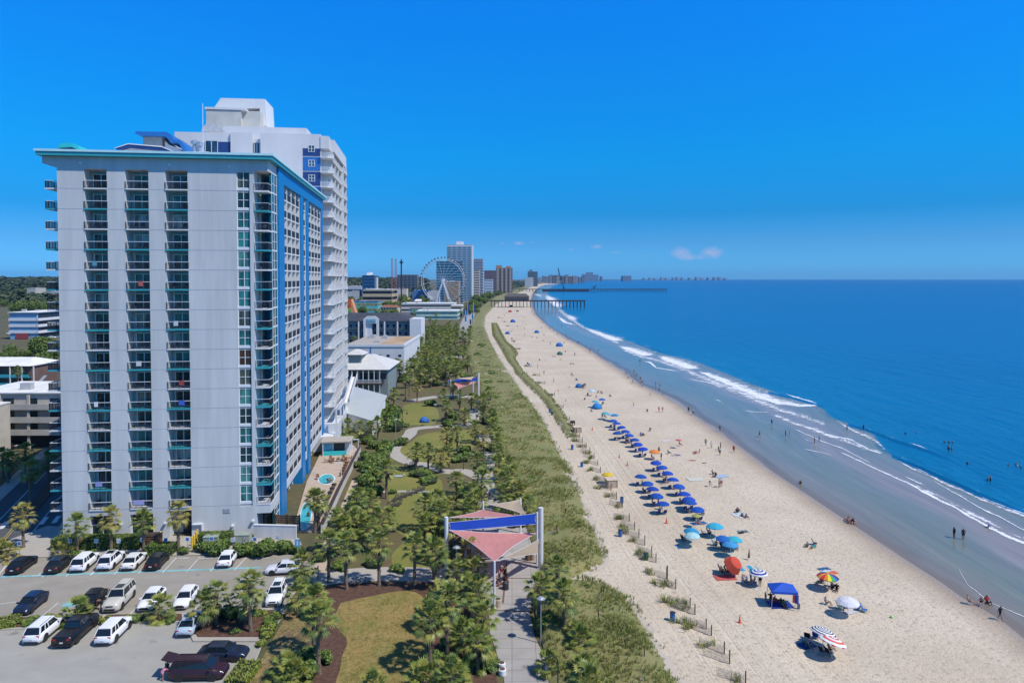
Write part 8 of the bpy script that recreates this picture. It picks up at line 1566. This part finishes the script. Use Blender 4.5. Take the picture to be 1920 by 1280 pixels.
for x in (-.5, .5): mb = MB(); mb.box(x - .06, x + .06, -.3, .3, 0, .6); mb.build('leg', WOODD, t)
tag(link('beach_ball', MB().lathe([(.02, 0), (.13, .04), (.18, .16), (.13, .28), (.02, .32)], 10).mesh('beach_ball', M('lime_ball', (.45, .7, .25), .5)), None, P(1672, 1158)), 'small lime ball lying on the empty sand', 'ball')
t = thing('black_bottle_bag', 'small black upright bag alone right of the canopy tent', 'bag', P(*Z7(1270, 800))); mb = MB(); mb.box(-.12, .12, -.1, .1, 0, .5); mb.build('body', DARK, t); mb = MB(); mb.tube([(-.08, 0, .5), (-.06, 0, .66), (.06, 0, .66), (.08, 0, .5)], .02, 5); mb.build('handle', DARK, t)
# ============================================================ PEOPLE ON THE BEACH, IN THE SEA, ON THE PROMENADE
def pz(px, py, **k):
    q = P(px, py); xw = interp(WLINE, q.y); d = q.x - xw
    z = .02 if d < -9 else -.05 * (d + 9) / 9 if d < 0 else -.06 - min(d * .006, .25); q = P(px, py, z); return q
def pp(L, f=lambda x, y: (x, y)):
    for x, y, po, *kw in L: person(pz(*f(x, y)), po, **(kw[0] if kw else {}))
pp([(838, 118, 'walking'), (957, 110, 'standing'), (993, 122, 'standing'), (1020, 185, 'bending'), (910, 193, 'standing', dict(s=.65)), (768, 285, 'standing', dict(s=.8)), (885, 325, 'sitting'), (985, 332, 'standing', dict(clo=2)), (1016, 332, 'walking'), (1238, 335, 'walking', dict(clo=0)), (1280, 355, 'walking', dict(clo=0)), (1508, 498, 'walking', dict(clo=0)), (565, 198, 'sitting'), (910, 490, 'sitting'), (830, 533, 'sitting'), (850, 535, 'sitting'), (1163, 620, 'chair'), (1386, 622, 'standing'), (1435, 640, 'standing'), (1513, 655, 'standing', dict(clo=0)), (1495, 668, 'standing', dict(s=.7)), (1507, 700, 'standing'), (1626, 680, 'walking', dict(clo=2, shirt=2)), (1333, 685, 'standing', dict(s=.7, clo=2, shirt=2)), (1300, 690, 'sitting', dict(clo=9)), (1065, 685, 'sitting'), (1140, 700, 'lying'), (1275, 748, 'lying', dict(rz=1.5)), (1372, 768, 'lying', dict(s=.7)), (1445, 862, 'sitting', dict(clo=0)), (1470, 885, 'sitting'), (1425, 965, 'bending', dict(clo=3, shirt=3)), (1503, 980, 'standing'), (1520, 972, 'standing', dict(clo=2)), (1660, 1187, 'sitting'), (1698, 1225, 'sitting', dict(s=.7)), (1733, 1232, 'sitting', dict(s=.7)), (1043, 950, 'standing', dict(skin=SKINS[2])), (985, 690, 'standing', dict(clo=0)), (1005, 745, 'standing', dict(clo=0, shirt=0)), (925, 735, 'chair', dict(clo=9)), (350, 225, 'sitting'), (375, 190, 'chair'), (330, 130, 'standing'), (340, 125, 'standing'), (352, 122, 'standing', dict(clo=1)), (336, 140, 'standing', dict(s=.7)), (450, 205, 'reclining'), (490, 170, 'sitting'), (465, 165, 'sitting'), (405, 325, 'sitting'), (505, 270, 'chair'), (520, 380, 'chair'), (500, 378, 'chair'), (720, 600, 'chair'), (845, 700, 'standing', dict(clo=4, shirt=4)), (277, 58, 'sitting'), (240, 20, 'sitting'), (220, 120, 'sitting', dict(s=.6)), (703, 18, 'standing', dict(s=.8)), (748, 25, 'standing'), (793, 28, 'standing'), (985, 150, 'standing', dict(s=.6)), (1303, 1260, 'chair', dict(skin=SKINS[2]))], Z6)
pp([(813, 82, 'sitting'), (848, 110, 'sitting', dict(s=.7)), (878, 118, 'sitting', dict(s=.7)), (1335, 343, 'sitting'), (1375, 345, 'lying'), (1640, 150, 'sitting', dict(clo=0)), (1675, 162, 'sitting', dict(clo=0)), (845, 235, 'lying'), (398, 300, 'chair', dict(clo=0)), (415, 310, 'chair'), (600, 262, 'chair'), (705, 345, 'chair', dict(clo=0)), (690, 340, 'standing', dict(s=.85, clo=0)), (730, 372, 'chair'), (805, 355, 'sitting'), (650, 345, 'chair', dict(clo=5)), (690, 545, 'chair', dict(clo=0)), (720, 540, 'chair', dict(clo=1)), (745, 548, 'chair'), (880, 620, 'bending', dict(skin=SKINS[1])), (910, 600, 'standing', dict(skin=SKINS[3])), (980, 635, 'standing', dict(clo=0, skin=SKINS[3])), (935, 625, 'chair', dict(clo=4)), (1020, 745, 'standing', dict(s=.65)), (1060, 785, 'waving', dict(clo=0, shirt=0)), (1095, 760, 'sitting', dict(clo=2, shirt=2)), (1140, 775, 'sitting'), (1160, 782, 'sitting', dict(clo=8, shirt=8)), (1525, 655, 'sitting', dict(clo=0)), (1555, 665, 'sitting', dict(clo=0, shirt=0)), (1440, 625, 'chair'), (1475, 765, 'sitting', dict(skin=SKINS[1])), (1620, 815, 'chair'), (1660, 800, 'chair', dict(clo=7)), (1500, 1115, 'sitting', dict(clo=0)), (510, 165, 'reclining')], Z7)
pp([(1816, 1132, 'chair', dict(clo=0)), (1840, 1135, 'chair', dict(clo=0)), (1851, 1130, 'sitting'), (1875, 1162, 'walking', dict(clo=0, shirt=0)), (1789, 1009, 'standing', dict(skin=SKINS[4], clo=0)), (1806, 1012, 'standing', dict(clo=0, shirt=0)), (1852, 990, 'reclining', dict(skin=SKINS[1])), (1591, 980, 'sitting', dict(clo=0)), (1602, 982, 'sitting', dict(clo=0)), (1501, 907, 'sitting'), (1527, 832, 'standing', dict(clo=0)), (1536, 830, 'standing'), (1473, 818, 'standing'), (1480, 817, 'standing'), (1588, 808, 'standing', dict(clo=0, shirt=0)), (1619, 808, 'standing', dict(clo=0, shirt=0)), (1447, 797, 'standing', dict(clo=0)), (1424, 820, 'walking', dict(clo=0))])
Z8 = lambda x, y: (1500 + x / 4.571, 760 + y / 4.571)
for x, y, dz in [(903, 240, -1.2), (998, 232, -1.15), (1240, 315, -1.25), (1278, 320, -1.2), (1308, 322, -1.2), (1273, 375, -.85), (1300, 378, -.95), (1436, 500, -1.1), (1787, 515, -1.2), (1853, 510, -1.1), (1858, 520, -1.2), (1893, 532, -1.25), (1607, 645, -.7), (1632, 645, -.75)]:
    q = P(*Z8(x, y), -.05); q.z = dz; person(q, 'standing', clo=0, s=1.0, phrase='bather %s deep in blue sea' % ('waist' if dz > -1 else 'chest'))
pp([(1000, 590, 'standing'), (1007, 592, 'standing'), (1012, 597, 'standing'), (1016, 600, 'walking'), (1023, 606, 'standing'), (1038, 622, 'standing'), (1045, 628, 'standing'), (1052, 626, 'walking'), (1053, 612, 'standing'), (1062, 630, 'standing'), (1063, 632, 'standing', dict(s=.7)), (1069, 633, 'walking'), (1083, 645, 'standing'), (1086, 644, 'standing'), (1101, 654, 'standing'), (1106, 659, 'walking', dict(clo=2)), (1035, 588, 'standing'), (1041, 592, 'standing'), (1110, 616, 'standing'), (1136, 620, 'standing'), (984, 629, 'standing'), (998, 632, 'sitting'), (1020, 630, 'standing', dict(clo=0)), (1007, 634, 'sitting'), (1018, 639, 'sitting'), (1036, 669, 'sitting'), (1040, 669, 'sitting'), (1051, 674, 'lying'), (1070, 683, 'sitting'), (1074, 683, 'sitting'), (1060, 660, 'sitting'), (970, 612, 'sitting'), (980, 607, 'sitting'), (986, 608, 'sitting'), (983, 597, 'standing'), (1080, 713, 'sitting'), (1072, 703, 'chair'), (1020, 702, 'standing'), (1008, 690, 'standing'), (1038, 714, 'standing', dict(s=.7)), (1058, 645, 'walking', dict(clo=2)), (1204, 722, 'walking', dict(clo=2)), (997, 575, 'standing'), (1020, 585, 'standing'), (1075, 604, 'standing'), (1200, 680, 'standing'), (945, 590, 'standing'), (950, 587, 'sitting'), (942, 598, 'standing'), (968, 588, 'sitting'), (925, 632, 'standing'), (962, 620, 'standing')])
for k in range(34):
    y = 521 + 1 / R.uniform(1 / 215, 1 / 55); d = P(960, y).y; xw = interp(WLINE, d); o = R.choice((R.uniform(-4, 5), R.uniform(-4, 5), R.uniform(-40, -6))); q = Vector((xw + o, d, 0)); q.z = .02 if o < -9 else -.05 * (o + 9) / 9 if o < 0 else -.07; person(q, R.choice(('standing', 'walking', 'standing', 'walking', 'sitting')) if o < 0 else R.choice(('standing', 'walking')))
for x, y, po, k in [(905, 903, 'standing', dict(clo=0, shirt=0)), (918, 937, 'standing', dict(clo=1, shirt=1)), (936, 1092, 'standing', dict(clo=7, shirt=7)), (940, 1082, 'standing', dict(clo=2)), (946, 1088, 'standing', dict(clo=0)), (934, 1098, 'sitting', dict(clo=7)), (951, 1096, 'standing', dict(clo=0, shirt=0)), (947, 1094, 'sitting', dict(clo=3)), (596, 1085, 'standing', dict(clo=3)), (905, 985, 'standing', dict(clo=0, shirt=0))]: person(P(x, y, .09), po, where=' on the promenade', **k)
person(P(304, 1276, .02), 'bending', clo=7, shirt=7, rz=-.6, phrase='person in pink top bending'); person(P(314, 1270, .02), 'standing', clo=0, shirt=0, rz=-.4, phrase='person in black standing at the raised tailgate'); person(P(206, 1131, .02), 'standing', clo=0, rz=2, phrase='dark-haired person'); person(P(191, 1143, .02), 'bending', clo=0, rz=1.4, phrase='person stooping at a car door')
q = P(578, 967, .3); q.z = -.6; person(q, 'standing', clo=0, phrase='bather in the turquoise pool'); person(P(655, 866, .26), 'chair', clo=3, phrase='person in white sitting')
# ============================================================ LABELS THAT SINGLE OUT
LM[:] = [(P(x, y).x, P(x, y).y, n) for x, y, n in [(418, 1233, 'the side-on blue sedan'), (519, 1123, 'the white SUV at the kerb'), (145, 1190, 'the black pickup'), (224, 1131, 'the beige SUV'), (360, 1176, 'the pale blue sedan'), (534, 1073, 'the side-on silver sedan'), (209, 1058, 'the sunroof SUV'), (295, 1058, 'the yellow bollards'), (428, 1053, 'the lone white sedan'), (42, 1065, 'the leftmost black sedan'), (374, 1267, 'the maroon minivan'),
    (676, 1097, 'the parked bicycles'), (710, 1200, 'the dry lawn'), (927, 1141, 'the front sail post'), (837, 1068, 'the thick left sail post'), (1014, 1066, 'the tall cream mast'), (906, 999, 'the rear sails'), (1014, 1207, 'the grey lamp post'), (941, 1259, 'the white planters'), (573, 966, 'the swimming pool'), (612, 898, 'the hot tub'), (630, 846, 'the bar hut'), (752, 935, 'the lawn loungers'), (746, 894, 'the pale blue lounger'), (869, 880, 'the winding path lamp'), (742, 838, 'the path bend'), (795, 791, 'the small lawn tent'), (760, 722, 'the restaurant deck'), (870, 742, 'the farther sails'), (660, 770, 'the metal shed roof'), (700, 705, 'the white block'), (770, 650, 'the dark-roofed motel'), (800, 598, 'the green boardwalk building'), (874, 605, 'the banner posts'), (905, 562, 'the tallest glass tower'), (945, 549, 'the brown striped tower'), (985, 533, 'the lone grey hotel'), (690, 560, 'the slim blue tower'), (820, 575, 'the observation wheel'), (764, 548, 'the drop tower'), (50, 838, 'the beige motel'), (44, 640, 'the blue motel'), (58, 570, 'the grey office building'), (20, 727, 'the low dark motel')] +
    [(*Z6(575, 972), 'the large plywood box'), (*Z6(283, 505), 'the smaller plywood box'), (*Z6(945, 690), 'the orange umbrella'), (*Z6(545, 880), 'the yellow umbrella'), (*Z6(450, 300), 'the dome tent'), (*Z6(1295, 905), 'the cream blanket'), (*Z6(1520, 880), 'the pale blue blanket'), (*Z6(1155, 610), 'the faded red umbrella'), (*Z6(1305, 690), 'the coral towel'), (*Z6(297, 120), 'the small blue shelter'), (*Z6(1240, 340), 'the waders'), (*Z6(1510, 500), 'the lone shoreline walker'), (*Z6(1017, 1130), 'the left row end'), (*Z6(1315, 1190), 'the right row end'), (*Z6(830, 890), 'the left row start'), (*Z6(590, 420), 'the right row start')] + [(*Z7(768, 540), 'the orange-red shelter'), (*Z7(1150, 770), 'the canopy tent'), (*Z7(1490, 600), 'the rainbow umbrella'), (*Z7(1640, 790), 'the white umbrella'), (*Z7(1480, 1080), 'the two ringed umbrellas'), (*Z7(760, 370), 'the three aqua umbrellas'), (*Z7(465, 290), 'the mint umbrella'), (*Z7(640, 250), 'the bright aqua umbrella'), (*Z7(967, 620), 'the navy ringed umbrella'), (*Z7(890, 500), 'the turquoise sheet'), (*Z7(1251 * 4 - 4720, 600), 'the tall lone post')] +
    [(1261, 1163, 'the nearest blue drum'), (1211, 1049, 'the green drum'), (1163, 1005, 'the path-side drum'), (1789, 1009, 'the couple wading'), (1852, 1144, 'the family at the water edge'), (1600, 980, 'the pair at the waterline'), (1532, 831, 'the two in the shallows'), (1600, 808, 'the two at the breakers'), (1780, 840, 'the swimmers'), (1855, 900, 'the waist-deep pair'), (961, 604, 'the royal blue shelter'), (1006, 630, 'the mid-beach group'), (1048, 650, 'the far blue shelter'), (1049, 667, 'the dark green shelter'), (956, 587, 'the red shelter'), (1010, 578, 'the near pier'), (990, 684, 'the twin drums'), (1085, 645, 'the far waterline walkers'), (1031, 775, 'the drums at the dune path'), (1073, 842, 'the upper path drum'), (1150, 1130, 'the near dune'), (1060, 980, 'the middle dune'), (930, 720, 'the far dune')]]
LM += [(atY(1051, 521, 4700).x, 4700, 'the tall crane'), (atY(1105, 521, 8500).x, 8500, 'the blue far-off group')]
for L in (TOWN, FARL, PALMS, SHRUBS, TREEL, FENL, TUFTL, UMB, BCH, TW, CONES, BINS, PEOPLE): autolabel(L)
for k in USED:
    if len(k.split()) > 16: print('LONG', k)
for k, v in list(USED.items()):
    if len(v) > 1 and v[0].split('.')[0] != 'x': print('SAME LABEL', k, v)
# ============================================================ HAZE: thin sea air round the whole place
def haze():
    mb = MB(); mb.box(-14000, 21000, -400, 16500, -4, 170); m = bpy.data.materials.new('sea_air'); m.use_nodes = True; nt = m.node_tree; nt.nodes.clear(); out = nt.nodes.new('ShaderNodeOutputMaterial'); v = nt.nodes.new('ShaderNodeVolumePrincipled')
    v.inputs['Color'].default_value = (.32, .64, 1, 1); v.inputs['Density'].default_value = HAZE; v.inputs['Anisotropy'].default_value = .1; nt.links.new(v.outputs[0], out.inputs['Volume'])
    o = mb.build('haze', m); o['kind'] = 'stuff'
HAZE = 3.2e-5
haze()
